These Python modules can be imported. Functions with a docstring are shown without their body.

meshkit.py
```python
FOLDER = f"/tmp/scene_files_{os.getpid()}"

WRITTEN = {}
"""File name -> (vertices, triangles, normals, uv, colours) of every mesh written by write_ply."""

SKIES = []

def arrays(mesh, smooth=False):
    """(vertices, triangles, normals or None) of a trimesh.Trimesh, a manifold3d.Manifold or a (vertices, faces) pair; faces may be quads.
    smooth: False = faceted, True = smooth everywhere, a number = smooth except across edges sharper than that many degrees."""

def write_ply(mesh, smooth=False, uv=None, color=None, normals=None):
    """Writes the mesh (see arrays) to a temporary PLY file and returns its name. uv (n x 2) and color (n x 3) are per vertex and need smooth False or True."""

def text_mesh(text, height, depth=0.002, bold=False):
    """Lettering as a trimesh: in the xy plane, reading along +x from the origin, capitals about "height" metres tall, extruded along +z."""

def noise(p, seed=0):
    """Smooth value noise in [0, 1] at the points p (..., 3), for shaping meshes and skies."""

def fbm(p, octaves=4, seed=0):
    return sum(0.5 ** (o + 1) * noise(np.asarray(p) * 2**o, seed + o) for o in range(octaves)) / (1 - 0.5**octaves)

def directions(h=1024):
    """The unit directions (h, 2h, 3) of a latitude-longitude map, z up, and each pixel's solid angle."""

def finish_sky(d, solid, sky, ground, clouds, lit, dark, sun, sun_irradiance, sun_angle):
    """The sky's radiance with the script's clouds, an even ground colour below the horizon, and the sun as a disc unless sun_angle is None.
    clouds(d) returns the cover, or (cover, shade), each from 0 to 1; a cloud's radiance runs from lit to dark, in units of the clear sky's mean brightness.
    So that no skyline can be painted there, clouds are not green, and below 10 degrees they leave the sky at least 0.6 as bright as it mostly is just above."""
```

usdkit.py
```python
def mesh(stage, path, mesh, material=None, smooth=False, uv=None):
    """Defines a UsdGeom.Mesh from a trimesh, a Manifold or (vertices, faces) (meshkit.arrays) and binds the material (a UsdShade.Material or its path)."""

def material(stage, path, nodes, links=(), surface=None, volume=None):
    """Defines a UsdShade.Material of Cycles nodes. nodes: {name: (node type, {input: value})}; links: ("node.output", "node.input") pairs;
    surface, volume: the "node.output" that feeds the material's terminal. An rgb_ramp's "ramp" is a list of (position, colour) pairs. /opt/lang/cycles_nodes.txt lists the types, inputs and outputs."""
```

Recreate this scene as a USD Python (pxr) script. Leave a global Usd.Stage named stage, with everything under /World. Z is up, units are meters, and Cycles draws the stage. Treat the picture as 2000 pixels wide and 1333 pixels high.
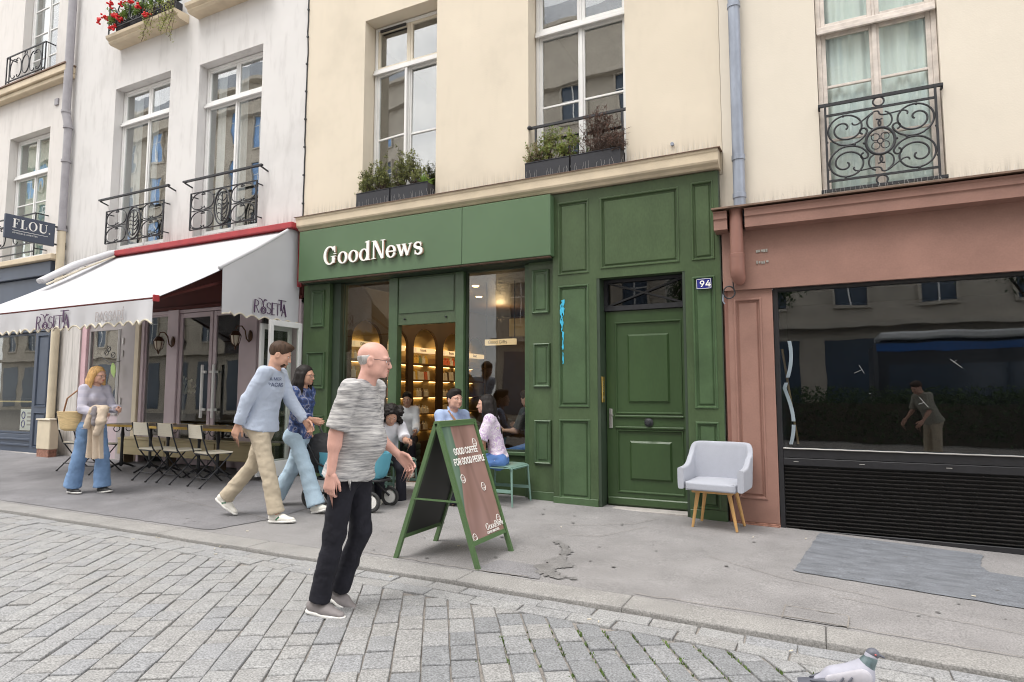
import math, random
import numpy as np, trimesh, usdkit, meshkit, manifold3d
from pxr import Usd, UsdGeom, UsdLux, UsdShade, Gf, Sdf, Vt
from shapely.geometry import Polygon, box as sbox, LineString, Point
from shapely.ops import unary_union
from shapely import affinity

# ---------------------------------------------------------------- camera, sky, light, exposure
stage = Usd.Stage.CreateInMemory()
UsdGeom.SetStageUpAxis(stage, 'Z')
UsdGeom.Xform.Define(stage, '/World')
UsdGeom.Scope.Define(stage, '/World/Looks')
EYE, YAW, PITCH = (0.0, 0.0, 1.38), math.radians(26.3), math.atan(103 / 1220)
EXPOSURE = 0.70
SUN_EL, SUN_AZ, SUN_I, SUN_ANGLE = math.radians(64), math.radians(200), 0.40, 24.0
SKY_STRENGTH, CLOUD = 0.125, 0.85
fw = np.array([-math.sin(YAW) * math.cos(PITCH), math.cos(YAW) * math.cos(PITCH), math.sin(PITCH)])
rt = np.array([math.cos(YAW), math.sin(YAW), 0.0]); upv = np.cross(rt, fw)
cam = UsdGeom.Camera.Define(stage, '/World/camera')
cam.CreateHorizontalApertureAttr(36.0); cam.CreateVerticalApertureAttr(36.0 * 682 / 1024); cam.CreateFocalLengthAttr(36.0 * 1220 / 2000)
cam.CreateClippingRangeAttr(Gf.Vec2f(0.05, 2000.0)); cam.CreateExposureAttr(EXPOSURE)
cam.AddTransformOp().Set(Gf.Matrix4d(*rt, 0, *upv, 0, *(-fw), 0, *EYE, 1))
sd = np.array([math.sin(SUN_AZ) * math.cos(SUN_EL), math.cos(SUN_AZ) * math.cos(SUN_EL), math.sin(SUN_EL)])
sun = UsdLux.DistantLight.Define(stage, '/World/sun')
sun.CreateIntensityAttr(SUN_I); sun.CreateAngleAttr(SUN_ANGLE); sun.CreateNormalizeAttr(True); sun.CreateColorAttr(Gf.Vec3f(1.0, 0.965, 0.92))
ax = np.cross([0, 0, 1.0], sd); ax /= np.linalg.norm(ax); ay = np.cross(sd, ax)
sun.AddTransformOp().Set(Gf.Matrix4d(*ax, 0, *ay, 0, *sd, 0, 0, 0, 0, 1))
sky_mat = usdkit.material(stage, '/World/Looks/sky', {
    'sky': ('sky_texture', {'sky_type': 'single_scattering', 'sun_disc': False, 'sun_elevation': SUN_EL, 'sun_rotation': SUN_AZ}),
    'tc': ('texture_coordinate', {}),
    'map': ('mapping', {'mapping_type': 'point', 'scale': (1.0, 1.0, 2.2)}),
    'n': ('noise_texture', {'scale': 2.6, 'detail': 7.0, 'roughness': 0.55, 'distortion': 0.35}),
    'r': ('rgb_ramp', {'ramp': [(0.0, (0.45,) * 3), (0.42, (CLOUD,) * 3), (0.62, (1, 1, 1))]}),
    'n2': ('noise_texture', {'scale': 5.0, 'detail': 6.0, 'roughness': 0.6}),
    'shade': ('rgb_ramp', {'ramp': [(0.3, (9.2, 9.3, 9.6)), (0.65, (13.5, 13.2, 12.9))]}),
    'm': ('mix_color', {'blend_type': 'mix', 'use_clamp': False}),
    'bg': ('background_shader', {'strength': SKY_STRENGTH})},
    [('tc.generated', 'map.vector'), ('map.vector', 'n.vector'), ('map.vector', 'n2.vector'), ('n.fac', 'r.fac'), ('n2.fac', 'shade.fac'),
     ('r.color', 'm.fac'), ('sky.color', 'm.a'), ('shade.color', 'm.b'), ('m.result', 'bg.color')], surface='bg.background')
dome = UsdLux.DomeLight.Define(stage, '/World/sky')
UsdShade.MaterialBindingAPI.Apply(dome.GetPrim()).Bind(sky_mat)
dome.GetPrim().SetCustomDataByKey('kind', 'structure'); dome.GetPrim().SetCustomDataByKey('label', 'bright cloudy sky with blue gaps seen in the panes')

# ---------------------------------------------------------------- helpers
PI = math.pi
COUNT, OFF = {}, {}
def numbered(parent, name):
    n = COUNT.get((parent, name), 0); COUNT[(parent, name)] = n + 1
    return f'{parent}/{name}' + (f'_{n:03d}' if n else '')
def tag(p, label=None, cat=None, group=None, kind=None):
    for k, v in (('label', label), ('category', cat), ('group', group), ('kind', kind)):
        if v: p.SetCustomDataByKey(k, v)
    return p
def thing(name, label, cat, loc=(0, 0, 0), rz=0.0, group=None, world=True):
    """An Xform at the thing's base. world: its parts are written in world coordinates."""
    path = numbered('/World', name)
    x = UsdGeom.Xform.Define(stage, path); x.AddTranslateOp().Set(Gf.Vec3d(*map(float, loc)))
    if rz: x.AddRotateZOp().Set(math.degrees(rz))
    OFF[path] = np.array(loc, float) if world else np.zeros(3)
    return tag(x.GetPrim(), label, cat, group)
def copy_of(src, label, loc, rz=0.0, name=None):
    d = src.GetCustomData()
    path = numbered('/World', name or src.GetName())
    x = UsdGeom.Xform.Define(stage, path); x.AddTranslateOp().Set(Gf.Vec3d(*map(float, loc))); x.AddRotateZOp().Set(math.degrees(rz))
    p = x.GetPrim(); p.GetReferences().AddInternalReference(src.GetPath()); p.SetInstanceable(True)
    x.SetXformOpOrder(x.GetOrderedXformOps())
    return tag(p, label, d.get('category'), d.get('group'))
class B:
    """Collects shapes that become one mesh."""
    def __init__(s): s.v, s.f, s.n = [], [], 0
    def add(s, v, f=None):
        if f is None: v, f = np.asarray(v.vertices), np.asarray(v.faces)
        v = np.asarray(v, float); f = np.asarray(f, int)
        if f.shape[1] == 4: f = np.vstack([f[:, [0, 1, 2]], f[:, [0, 2, 3]]])
        s.v.append(v); s.f.append(f + s.n); s.n += len(v); return s
    def box(s, x0, x1, y0, y1, z0, z1, c=0.0):
        if c:
            v = []
            for i in range(8):
                p = [(x0, x1)[i & 1], (y0, y1)[i >> 1 & 1], (z0, z1)[i >> 2 & 1]]
                for a in range(3):
                    q = list(p)
                    for b in range(3):
                        if b != a: q[b] += c if not (i >> b & 1) else -c
                    v.append(q)
            h = trimesh.convex.convex_hull(np.array(v)); return s.add(h)
        v = [[(x0, x1)[i & 1], (y0, y1)[i >> 1 & 1], (z0, z1)[i >> 2 & 1]] for i in range(8)]
        return s.add(v, [[0, 2, 3, 1], [4, 5, 7, 6], [0, 1, 5, 4], [2, 6, 7, 3], [0, 4, 6, 2], [1, 3, 7, 5]])
    def bar(s, a, b, w, h=None, up=(0, 0, 1)):
        """A square bar from a to b."""
        a, b = np.array(a, float), np.array(b, float); h = h or w
        t = b - a; t /= np.linalg.norm(t); sdv = np.cross(t, up)
        if np.linalg.norm(sdv) < 1e-6: sdv = np.cross(t, (1, 0, 0))
        sdv /= np.linalg.norm(sdv); u = np.cross(sdv, t)
        v = [p + i * sdv * w / 2 + j * u * h / 2 for p in (a, b) for i, j in ((-1, -1), (1, -1), (1, 1), (-1, 1))]
        return s.add(v, [[0, 1, 2, 3], [7, 6, 5, 4], [0, 4, 5, 1], [1, 5, 6, 2], [2, 6, 7, 3], [3, 7, 4, 0]])
    def tube(s, pts, r, sides=7, closed=False):
        p = np.asarray(pts, float); n = len(p)
        t = (np.roll(p, -1, 0) - np.roll(p, 1, 0)) if closed else np.gradient(p, axis=0)
        t /= np.linalg.norm(t, axis=1, keepdims=True) + 1e-12
        ref = np.zeros(3); ref[np.argmin(np.abs(t).max(0))] = 1
        a = np.cross(t, ref); ln = np.linalg.norm(a, axis=1, keepdims=True); a = np.where(ln > 1e-3, a / np.maximum(ln, 1e-9), [1, 0, 0])
        b = np.cross(t, a); th = np.arange(sides) * 2 * PI / sides
        r = np.broadcast_to(np.asarray(r, float), (n,))
        v = p[:, None] + r[:, None, None] * (np.cos(th)[None, :, None] * a[:, None] + np.sin(th)[None, :, None] * b[:, None])
        m = n if closed else n - 1
        i, j = np.meshgrid(np.arange(m), np.arange(sides), indexing='ij'); k = (i + 1) % n
        q = np.stack([i * sides + j, i * sides + (j + 1) % sides, k * sides + (j + 1) % sides, k * sides + j], -1).reshape(-1, 4)
        v = v.reshape(-1, 3); f = np.vstack([q[:, [0, 1, 2]], q[:, [0, 2, 3]]])
        if not closed:
            v = np.vstack([v, p[0], p[-1]])
            f = np.vstack([f, [[n * sides, (j + 1) % sides, j] for j in range(sides)], [[n * sides + 1, (n - 1) * sides + j, (n - 1) * sides + (j + 1) % sides] for j in range(sides)]])
        return s.add(v, f)
    def lathe(s, prof, c=(0, 0, 0), n=20):
        """prof: (radius, z) pairs."""
        th = np.arange(n) * 2 * PI / n; pr = np.array(prof, float)
        v = np.stack([pr[:, 0, None] * np.cos(th), pr[:, 0, None] * np.sin(th), np.broadcast_to(pr[:, 1, None], (len(pr), n))], -1).reshape(-1, 3) + np.array(c)
        i, j = np.meshgrid(np.arange(len(pr) - 1), np.arange(n), indexing='ij')
        return s.add(v, np.stack([i * n + j, i * n + (j + 1) % n, (i + 1) * n + (j + 1) % n, (i + 1) * n + j], -1).reshape(-1, 4))
    def wall(s, poly, y0, y1):
        """A polygon in the x-z plane, made solid from y0 to y1."""
        for g in getattr(poly, 'geoms', [poly]):
            if g.is_empty or g.area < 1e-7: continue
            m = trimesh.creation.extrude_polygon(g, y1 - y0, engine='earcut')
            v = np.asarray(m.vertices); s.add(np.c_[v[:, 0], y0 + v[:, 2], v[:, 1]], np.asarray(m.faces)[:, ::-1])
        return s
    def slab(s, poly, z0, z1):
        for g in getattr(poly, 'geoms', [poly]):
            if g.is_empty or g.area < 1e-7: continue
            m = trimesh.creation.extrude_polygon(g, z1 - z0, engine='earcut'); m.apply_translation((0, 0, z0)); s.add(m)
        return s
    def ell(s, c, r, sub=2):
        m = trimesh.creation.icosphere(sub); return s.add(np.asarray(m.vertices) * r + c, m.faces)
    def grid(s, P):
        h, w = P.shape[:2]; i, j = np.meshgrid(np.arange(h - 1), np.arange(w - 1), indexing='ij')
        return s.add(P.reshape(-1, 3), np.stack([i * w + j, i * w + j + 1, (i + 1) * w + j + 1, (i + 1) * w + j], -1).reshape(-1, 4))
    def move(s, M):
        M = np.asarray(M, float); s.v = [v @ M[:3, :3].T + M[:3, 3] for v in s.v]; return s
    def get(s): return np.vstack(s.v), np.vstack(s.f)
def part(parent, name, mesh, m, smooth=False, label=None, kind=None):
    """One Mesh prim under a thing, a part, or at the top level (parent '/World')."""
    pp = parent if isinstance(parent, str) else str(parent.GetPath())
    if isinstance(mesh, B): mesh = mesh.get()
    v, f = (np.asarray(mesh[0], float), mesh[1]) if isinstance(mesh, (tuple, list)) else (np.asarray(mesh.vertices, float), np.asarray(mesh.faces))
    off = OFF.get(pp, np.zeros(3)); path = numbered(pp, name); OFF[path] = off
    p = usdkit.mesh(stage, path, (v - off, f), M[m] if isinstance(m, str) else m, smooth=smooth).GetPrim()
    return tag(p, label, kind=kind)
def top(name, mesh, m, label, cat=None, kind=None, group=None, smooth=False):
    return tag(part('/World', name, mesh, m, smooth), label, cat, group, kind)
def lettering(b, text, x, y, z, h, sx=1.0, depth=0.006, bold=False, thin=0.0):
    """Lettering on a wall that faces -y, its base line starting at x, z."""
    m = meshkit.text_mesh(text, h, depth, bold); v = np.asarray(m.vertices)
    b.add(np.c_[x + v[:, 0] * sx, y - v[:, 2], z + v[:, 1]], m.faces); return (v[:, 0].max()) * sx
def rz(a, c=(0, 0, 0)):
    m = np.eye(4); m[0, 0] = m[1, 1] = math.cos(a); m[0, 1] = -math.sin(a); m[1, 0] = math.sin(a); m[:3, 3] = c; return m

# ---------------------------------------------------------------- materials
M = {}
def mat(name, col, rough=0.6, var=0.12, scale=3.0, fine=0.0, bump=0.0, bscale=60.0, metal=0.0, spec=0.5, sheen=0.0, stretch=None, obj=False, coat=0.0, col2=None, detail=5.0, emit=None, hue=0.0):
    col = np.array(col, float)
    nodes = {'p': ('principled_bsdf', {'roughness': rough, 'metallic': metal, 'specular_ior_level': spec, 'base_color': col, 'sheen_weight': sheen, 'coat_weight': coat, 'coat_roughness': 0.15})}
    links = []
    if obj: nodes['c'] = ('texture_coordinate', {}); src = 'c.object'
    else: nodes['c'] = ('geometry', {}); src = 'c.position'
    if stretch is not None:
        nodes['mp'] = ('mapping', {'mapping_type': 'point', 'scale': stretch}); links.append((src, 'mp.vector')); src = 'mp.vector'
    if var or col2 is not None:
        lo, hi = (col * (1 - var), np.minimum(col * (1 + var), 0.95)) if col2 is None else (col, np.array(col2, float))
        nodes['n'] = ('noise_texture', {'scale': scale, 'detail': detail, 'roughness': 0.6})
        nodes['r'] = ('rgb_ramp', {'ramp': [(0.3, lo), (0.7, hi)]})
        links += [(src, 'n.vector'), ('n.fac', 'r.fac')]; out = 'r.color'
        if fine:
            nodes['n2'] = ('noise_texture', {'scale': bscale * 2.2, 'detail': 2.0})
            nodes['r2'] = ('rgb_ramp', {'ramp': [(0.3, (1 - fine,) * 3), (0.7, (1 + fine,) * 3)]})
            nodes['mx'] = ('mix_color', {'blend_type': 'multiply', 'fac': 1.0, 'use_clamp': False})
            links += [(src, 'n2.vector'), ('n2.fac', 'r2.fac'), (out, 'mx.a'), ('r2.color', 'mx.b')]; out = 'mx.result'
        links.append((out, 'p.base_color'))
    if bump:
        nodes['bn'] = ('noise_texture', {'scale': bscale, 'detail': 4.0}); nodes['b'] = ('bump', {'strength': 1.0, 'distance': bump})
        links += [(src, 'bn.vector'), ('bn.fac', 'b.height'), ('b.normal', 'p.normal')]
    if emit: nodes['p'][1].update(emission_color=emit[0], emission_strength=emit[1])
    M[name] = usdkit.material(stage, '/World/Looks/' + name, nodes, links, surface='p.BSDF'); return M[name]
def wall_mat(name, col, stain, zs, amount):
    """Painted render: cloudy tone, vertical run marks, grime of its own shape above the ledge at height zs."""
    col, stain = np.array(col), np.array(stain)
    nodes = {'g': ('geometry', {}), 'n': ('noise_texture', {'scale': 0.9, 'detail': 6.0, 'roughness': 0.62}), 'r': ('rgb_ramp', {'ramp': [(0.30, col * 0.90), (0.45, col * .985), (0.6, col * 1.01), (0.72, col * 1.05)]}),
        'mp': ('mapping', {'mapping_type': 'point', 'scale': (4.0, 4.0, 0.9)}), 'n2': ('noise_texture', {'scale': 1.6, 'detail': 5.0, 'roughness': 0.65}),
        'r2': ('rgb_ramp', {'ramp': [(0.52, (0, 0, 0)), (0.75, (1, 1, 1))]}), 's': ('math', {'math_type': 'multiply', 'value2': amount}),
        'm': ('mix_color', {'blend_type': 'mix', 'b': stain}),
        'sx': ('separate_xyz', {}), 'mr': ('map_range', {'range_type': 'smoothstep', 'from_min': zs + 0.28, 'from_max': zs, 'to_min': 0.0, 'to_max': 1.0, 'clamp': True}),
        'mp3': ('mapping', {'mapping_type': 'point', 'scale': (26.0, 26.0, 1.2)}), 'n3': ('noise_texture', {'scale': 1.0, 'detail': 4.0, 'roughness': 0.7}), 'r3': ('rgb_ramp', {'ramp': [(0.45, (0, 0, 0)), (0.65, (1, 1, 1))]}),
        'mu': ('math', {'math_type': 'multiply'}), 'mu2': ('math', {'math_type': 'multiply', 'value2': 0.45}), 'm3': ('mix_color', {'blend_type': 'mix', 'b': stain * 0.6}),
        'bn': ('noise_texture', {'scale': 70.0, 'detail': 3.0}), 'b': ('bump', {'distance': 0.0009}), 'p': ('principled_bsdf', {'roughness': 0.85, 'specular_ior_level': 0.25})}
    links = [('g.position', 'n.vector'), ('n.fac', 'r.fac'), ('g.position', 'mp.vector'), ('mp.vector', 'n2.vector'), ('n2.fac', 'r2.fac'), ('r2.color', 's.value1'), ('s.value', 'm.fac'), ('r.color', 'm.a'),
        ('g.position', 'sx.vector'), ('sx.z', 'mr.value'), ('g.position', 'mp3.vector'), ('mp3.vector', 'n3.vector'), ('n3.fac', 'r3.fac'), ('r3.color', 'mu.value1'), ('mr.result', 'mu.value2'), ('mu.value', 'mu2.value1'),
        ('mu2.value', 'm3.fac'), ('m.result', 'm3.a'), ('m3.result', 'p.base_color'), ('g.position', 'bn.vector'), ('bn.fac', 'b.height'), ('b.normal', 'p.normal')]
    M[name] = usdkit.material(stage, '/World/Looks/' + name, nodes, links, surface='p.BSDF')
wall_mat('cream_render', (0.655, 0.585, 0.475), (0.30, 0.27, 0.22), 4.04, 0.07)
wall_mat('cream_render_right', (0.67, 0.615, 0.525), (0.34, 0.31, 0.27), 3.34, 0.05)
wall_mat('white_render', (0.63, 0.617, 0.605), (0.34, 0.32, 0.31), 4.0, 0.36)
wall_mat('pale_render', (0.63, 0.605, 0.58), (0.33, 0.31, 0.29), 4.1, 0.30)
mat('cornice_cream', (0.58, 0.49, 0.36), 0.8, 0.14, 2.5, bump=0.002)
mat('zinc', (0.27, 0.30, 0.36), 0.45, 0.22, 6, bump=0.001, metal=0.35, stretch=(1, 1, 0.35))
mat('flashing', (0.16, 0.10, 0.07), 0.6, 0.3, 8)
mat('pipe_grey', (0.30, 0.29, 0.31), 0.5, 0.12, 5)
mat('green_board', (0.080, 0.140, 0.070), 0.42, 0.06, 1.2, bump=0.0004, bscale=9)
mat('green_paint', (0.056, 0.090, 0.040), 0.34, 0.20, 2.6, fine=0.08, bump=0.0012, bscale=28, stretch=(1, 1, 0.5))
mat('green_trim', (0.056, 0.098, 0.045), 0.34, 0.2, 3, fine=0.06, bump=0.001, bscale=28)
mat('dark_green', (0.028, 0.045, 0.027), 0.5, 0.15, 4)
mat('door_green', (0.037, 0.070, 0.026), 0.33, 0.12, 2.5, fine=0.05, bump=0.0012, bscale=24, stretch=(1, 1, 0.4))
mat('brown_paint', (0.272, 0.150, 0.118), 0.5, 0.14, 2.2, fine=0.04, bump=0.001, bscale=30)
mat('brown_dark', (0.25, 0.12, 0.092), 0.55, 0.12, 3)
mat('black_metal', (0.014, 0.014, 0.016), 0.38, 0.2, 9)
mat('black_slat', (0.055, 0.052, 0.05), 0.26, 0.2, 9)
mat('iron', (0.020, 0.021, 0.025), 0.5, 0.25, 20)
mat('blue_joinery', (0.045, 0.062, 0.095), 0.45, 0.10, 3)
mat('blue_sign', (0.055, 0.068, 0.10), 0.5, 0.05, 3)
mat('white_frame', (0.72, 0.72, 0.71), 0.4, 0.05, 4)
mat('cream_frame', (0.66, 0.60, 0.49), 0.5, 0.08, 5)
mat('old_frame', (0.58, 0.525, 0.475), 0.6, 0.2, 9, bump=0.001)
mat('lilac_frame', (0.50, 0.41, 0.44), 0.5, 0.07, 3)
mat('pink_frame', (0.60, 0.40, 0.43), 0.5, 0.07, 3)
mat('grey_frame', (0.36, 0.33, 0.33), 0.5, 0.08, 3)
mat('cream_pilaster', (0.62, 0.54, 0.40), 0.6, 0.1, 3)
mat('maroon', (0.075, 0.012, 0.009), 0.85, 0.15, 4)
mat('red_box', (0.33, 0.028, 0.035), 0.45, 0.15, 4)
mat('canvas', (0.49, 0.49, 0.51), 0.85, 0.05, 1.5, bump=0.0015, bscale=7)
mat('canvas_trim', (0.55, 0.50, 0.40), 0.9, 0.2, 12)
mat('purple_ink', (0.065, 0.030, 0.075), 0.7, 0.1)
mat('white_letter', (0.85, 0.84, 0.80), 0.45, 0.0)
mat('rose_letter_side', (0.46, 0.26, 0.18), 0.5, 0.0)
mat('asphalt', (0.232, 0.224, 0.222), 0.85, 0.17, 1.9, fine=0.30, bump=0.003, bscale=48, detail=10)
mat('asphalt_dark', (0.150, 0.160, 0.178), 0.82, 0.28, 5, fine=0.42, bump=0.003, bscale=44, stretch=(1, 2.4, 1), detail=9)
mat('asphalt_left', (0.182, 0.178, 0.185), 0.85, 0.2, 1.9, fine=0.30, bump=0.003, bscale=48, detail=10)
mat('wet_stain', (0.178, 0.172, 0.170), 0.6, 0.22, 9, fine=0.3, bump=0.002, bscale=48)
mat('joint_sand', (0.235, 0.215, 0.195), 0.95, 0.3, 14, fine=0.3, bump=0.004, bscale=90)
mat('kerb_granite', (0.262, 0.254, 0.243), 0.8, 0.12, 3, fine=0.34, bump=0.002, bscale=50)
for i, t in enumerate([(0.255, 0.256, 0.258), (0.272, 0.272, 0.270), (0.235, 0.238, 0.243), (0.262, 0.259, 0.254), (0.246, 0.25, 0.258), (0.198, 0.203, 0.210)]):
    mat(f'granite_{"abcdef"[i]}', t, 0.75, 0.11, 9, fine=0.42, bump=0.002, bscale=46, detail=9)
mat('concrete', (0.36, 0.34, 0.32), 0.85, 0.2, 4, fine=0.15, bump=0.002)
mat('red_brick_dust', (0.28, 0.14, 0.10), 0.9, 0.4, 20, bump=0.004)
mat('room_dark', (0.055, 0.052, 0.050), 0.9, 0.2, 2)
mat('room_grey', (0.16, 0.155, 0.15), 0.9, 0.1, 2)
mat('curtain', (0.62, 0.63, 0.66), 0.9, 0.05, 4, sheen=0.3)
mat('curtain_teal', (0.84, 0.91, 0.96), 0.9, 0.05, 2, stretch=(6, 6, 0.4))
mat('curtain_green', (0.30, 0.42, 0.36), 0.9, 0.1, 3, stretch=(6, 6, 0.4))
mat('planter_grey', (0.016, 0.017, 0.023), 0.55, 0.15, 8, bump=0.002, bscale=40)
mat('brass', (0.55, 0.38, 0.11), 0.28, 0.1, 8, metal=0.9)
mat('spike_wire', (0.50, 0.49, 0.47), 0.5, 0.1, 8); mat('scratch_grey', (0.40, 0.41, 0.42), 0.6, 0.1, 8)
mat('steel', (0.55, 0.54, 0.52), 0.3, 0.1, 8, metal=0.9)
mat('enamel_blue', (0.025, 0.03, 0.20), 0.25, 0.03)
mat('graffiti', (0.05, 0.42, 0.62), 0.5, 0.2, 20)
def glass(name, tint=(0.93, 0.95, 0.94), wav=0.0, ior=1.5, rough=0.0):
    """A pane: see-through, with the mirror image that glass of this index gives from either side."""
    nodes = {'t': ('transparent_bsdf', {'color': tint}), 'g': ('glossy_bsdf', {'color': (1, 1, 1), 'roughness': rough}), 'f': ('fresnel', {}), 'm': ('mix_closure', {}),
        'c': ('geometry', {}), 'i': ('math', {'math_type': 'multiply_add', 'value2': 1 / ior - ior, 'value3': ior})}
    links = [('c.backfacing', 'i.value1'), ('i.value', 'f.IOR'), ('f.fac', 'm.fac'), ('t.BSDF', 'm.closure1'), ('g.BSDF', 'm.closure2')]
    if wav:
        nodes.update({'n': ('noise_texture', {'scale': 2.3, 'detail': 1.0}), 'b': ('bump', {'distance': wav})})
        links += [('c.position', 'n.vector'), ('n.fac', 'b.height'), ('b.normal', 'g.normal')]
    M[name] = usdkit.material(stage, '/World/Looks/' + name, nodes, links, surface='m.closure')
glass('window_glass', wav=0.0010, ior=2.4)
glass('brown_shop_glass', (0.88, 0.92, 0.95), wav=0.0008, ior=1.65)
glass('shop_glass', (0.90, 0.92, 0.90), wav=0.0006, ior=1.5)
glass('dark_glass', (0.30, 0.33, 0.35), wav=0.001, ior=1.6)
# ---------------------------------------------------------------- ground: street, gutter, kerb, pavement
rng = random.Random(7)
ZFX, ZFV = [-40, -17, -15, -5.5, -2.4, -.4, 1.4, 4, 30], [.25, .24, .22, .146, .09, .034, -.02, -.06, -.2]
ZKX, ZKV = [-40, -17, -8.7, -3.7, -1.2, .8, 4, 30], [.04, .03, .014, .003, -.01, -.04, -.08, -.25]
zf = lambda x: np.interp(x, ZFX, ZFV)
zk = lambda x: np.interp(x, ZKX, ZKV)
def gz(x, y):
    """Height of the street or pavement."""
    k = zk(x); t = np.clip((np.asarray(y, float) - 4.27) / (7.0 - 4.27), 0, 1)
    return np.where(np.asarray(y) < 4.0, k, k + .03 + (zf(x) - k - .03) * t)
def gzf(x, y): return float(gz(x, y))
g_ = B(); xs = np.array([-400, -150, -60, -40, -17, -8.7, -3.7, -1.2, .8, 4, 30, 60, 200, 400.]); ys = np.array([-400, -60, -30, 4.0])
XX, YY = np.meshgrid(xs, ys); g_.grid(np.stack([XX, YY, zk(XX) - .014], -1)[::1])
road = top('road', g_, 'joint_sand', 'street bed of sand joints under the granite setts', kind='structure')
# setts: rows that run aslant to the kerb
ang = math.radians(123); u2 = np.array([math.cos(ang), math.sin(ang)]); n2 = np.array([math.sin(ang), -math.cos(ang)])
PITCH_R, LEN = 0.151, 0.212
clipbox = sbox(-11.5, 0.3, 3.2, 3.715)
fwd2 = fw[:2] / np.linalg.norm(fw[:2])
stones = []
r0 = int(math.floor(-14 / PITCH_R)); r1 = int(8 / PITCH_R)
for r in range(r0, r1):
    o = n2 * (r * PITCH_R); t = -12 + rng.random() * LEN
    gap = rng.uniform(.006, .011)
    while t < 14:
        L = LEN * rng.choice([.82, .92, 1, 1, 1.05, 1.15]); a, b = t + .005 + rng.random() * .004, t + L - .005
        t += L; w = PITCH_R / 2 - gap / 2
        c = o + u2 * (a + b) / 2
        if not (-11.8 < c[0] < 3.6 and 0.2 < c[1] < 3.9): continue
        w -= .0045 * min(1, max(0, (c[0] + 1.9) / .6)); d = c; dep = d @ fwd2; lat = d @ rt[:2]
        if dep < 0.9 or abs(lat) > dep * 0.82 + 1.0 or (dep < 1.9): continue
        q = [o + u2 * s + n2 * (k * w) + np.array([rng.uniform(-.004, .004), rng.uniform(-.004, .004)]) for s, k in ((a, -1), (b, -1), (b, 1), (a, 1))]
        P = Polygon(q)
        if c[1] > 3.5: P = P.intersection(clipbox)
        if P.is_empty or P.area < .004 or P.geom_type != 'Polygon': continue
        stones.append((dep, P, c))
def stone_mesh(b, P, z, c=.006, tilt=.006, depth=.05, skew=None):
    """A hewn stone: chamfered edge, slightly crowned and tilted top."""
    q = np.array(P.exterior.coords)[:-1]; a2 = q @ [1, 0]
    if np.cross(q[1] - q[0], q[2] - q[1]) < 0: q = q[::-1]
    m = q.mean(0); n = len(q); tx, ty = rng.uniform(-tilt, tilt) / .1, rng.uniform(-tilt, tilt) / .1
    rad = np.linalg.norm(q - m, axis=1, keepdims=True); qi = m + (q - m) * (1 - c * 1.4 / np.maximum(rad, .02)); qm = m + (q - m) * (1 - .45 * c / np.maximum(rad, .02))
    zz = lambda p, dz: np.c_[p, z + dz + (p[:, 0] - m[0]) * tx * .1 * 3 + (p[:, 1] - m[1]) * ty * .1 * 3]
    v = np.vstack([np.c_[q, np.full(n, z - depth)], zz(q, -c), zz(qm, -c * .3), zz(qi, 0), [[*m, z + .0015]]])
    v[:, 2] += zk(v[:, 0]) - zk(m[0])
    f = []
    for ring in range(3):
        for i in range(n):
            j = (i + 1) % n; f += [[ring * n + i, ring * n + j, (ring + 1) * n + j], [ring * n + i, (ring + 1) * n + j, (ring + 1) * n + i]]
    f += [[3 * n + i, 3 * n + (i + 1) % n, 4 * n] for i in range(n)]
    return b.add(v, f)
stones.sort(key=lambda s: s[0])
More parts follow.
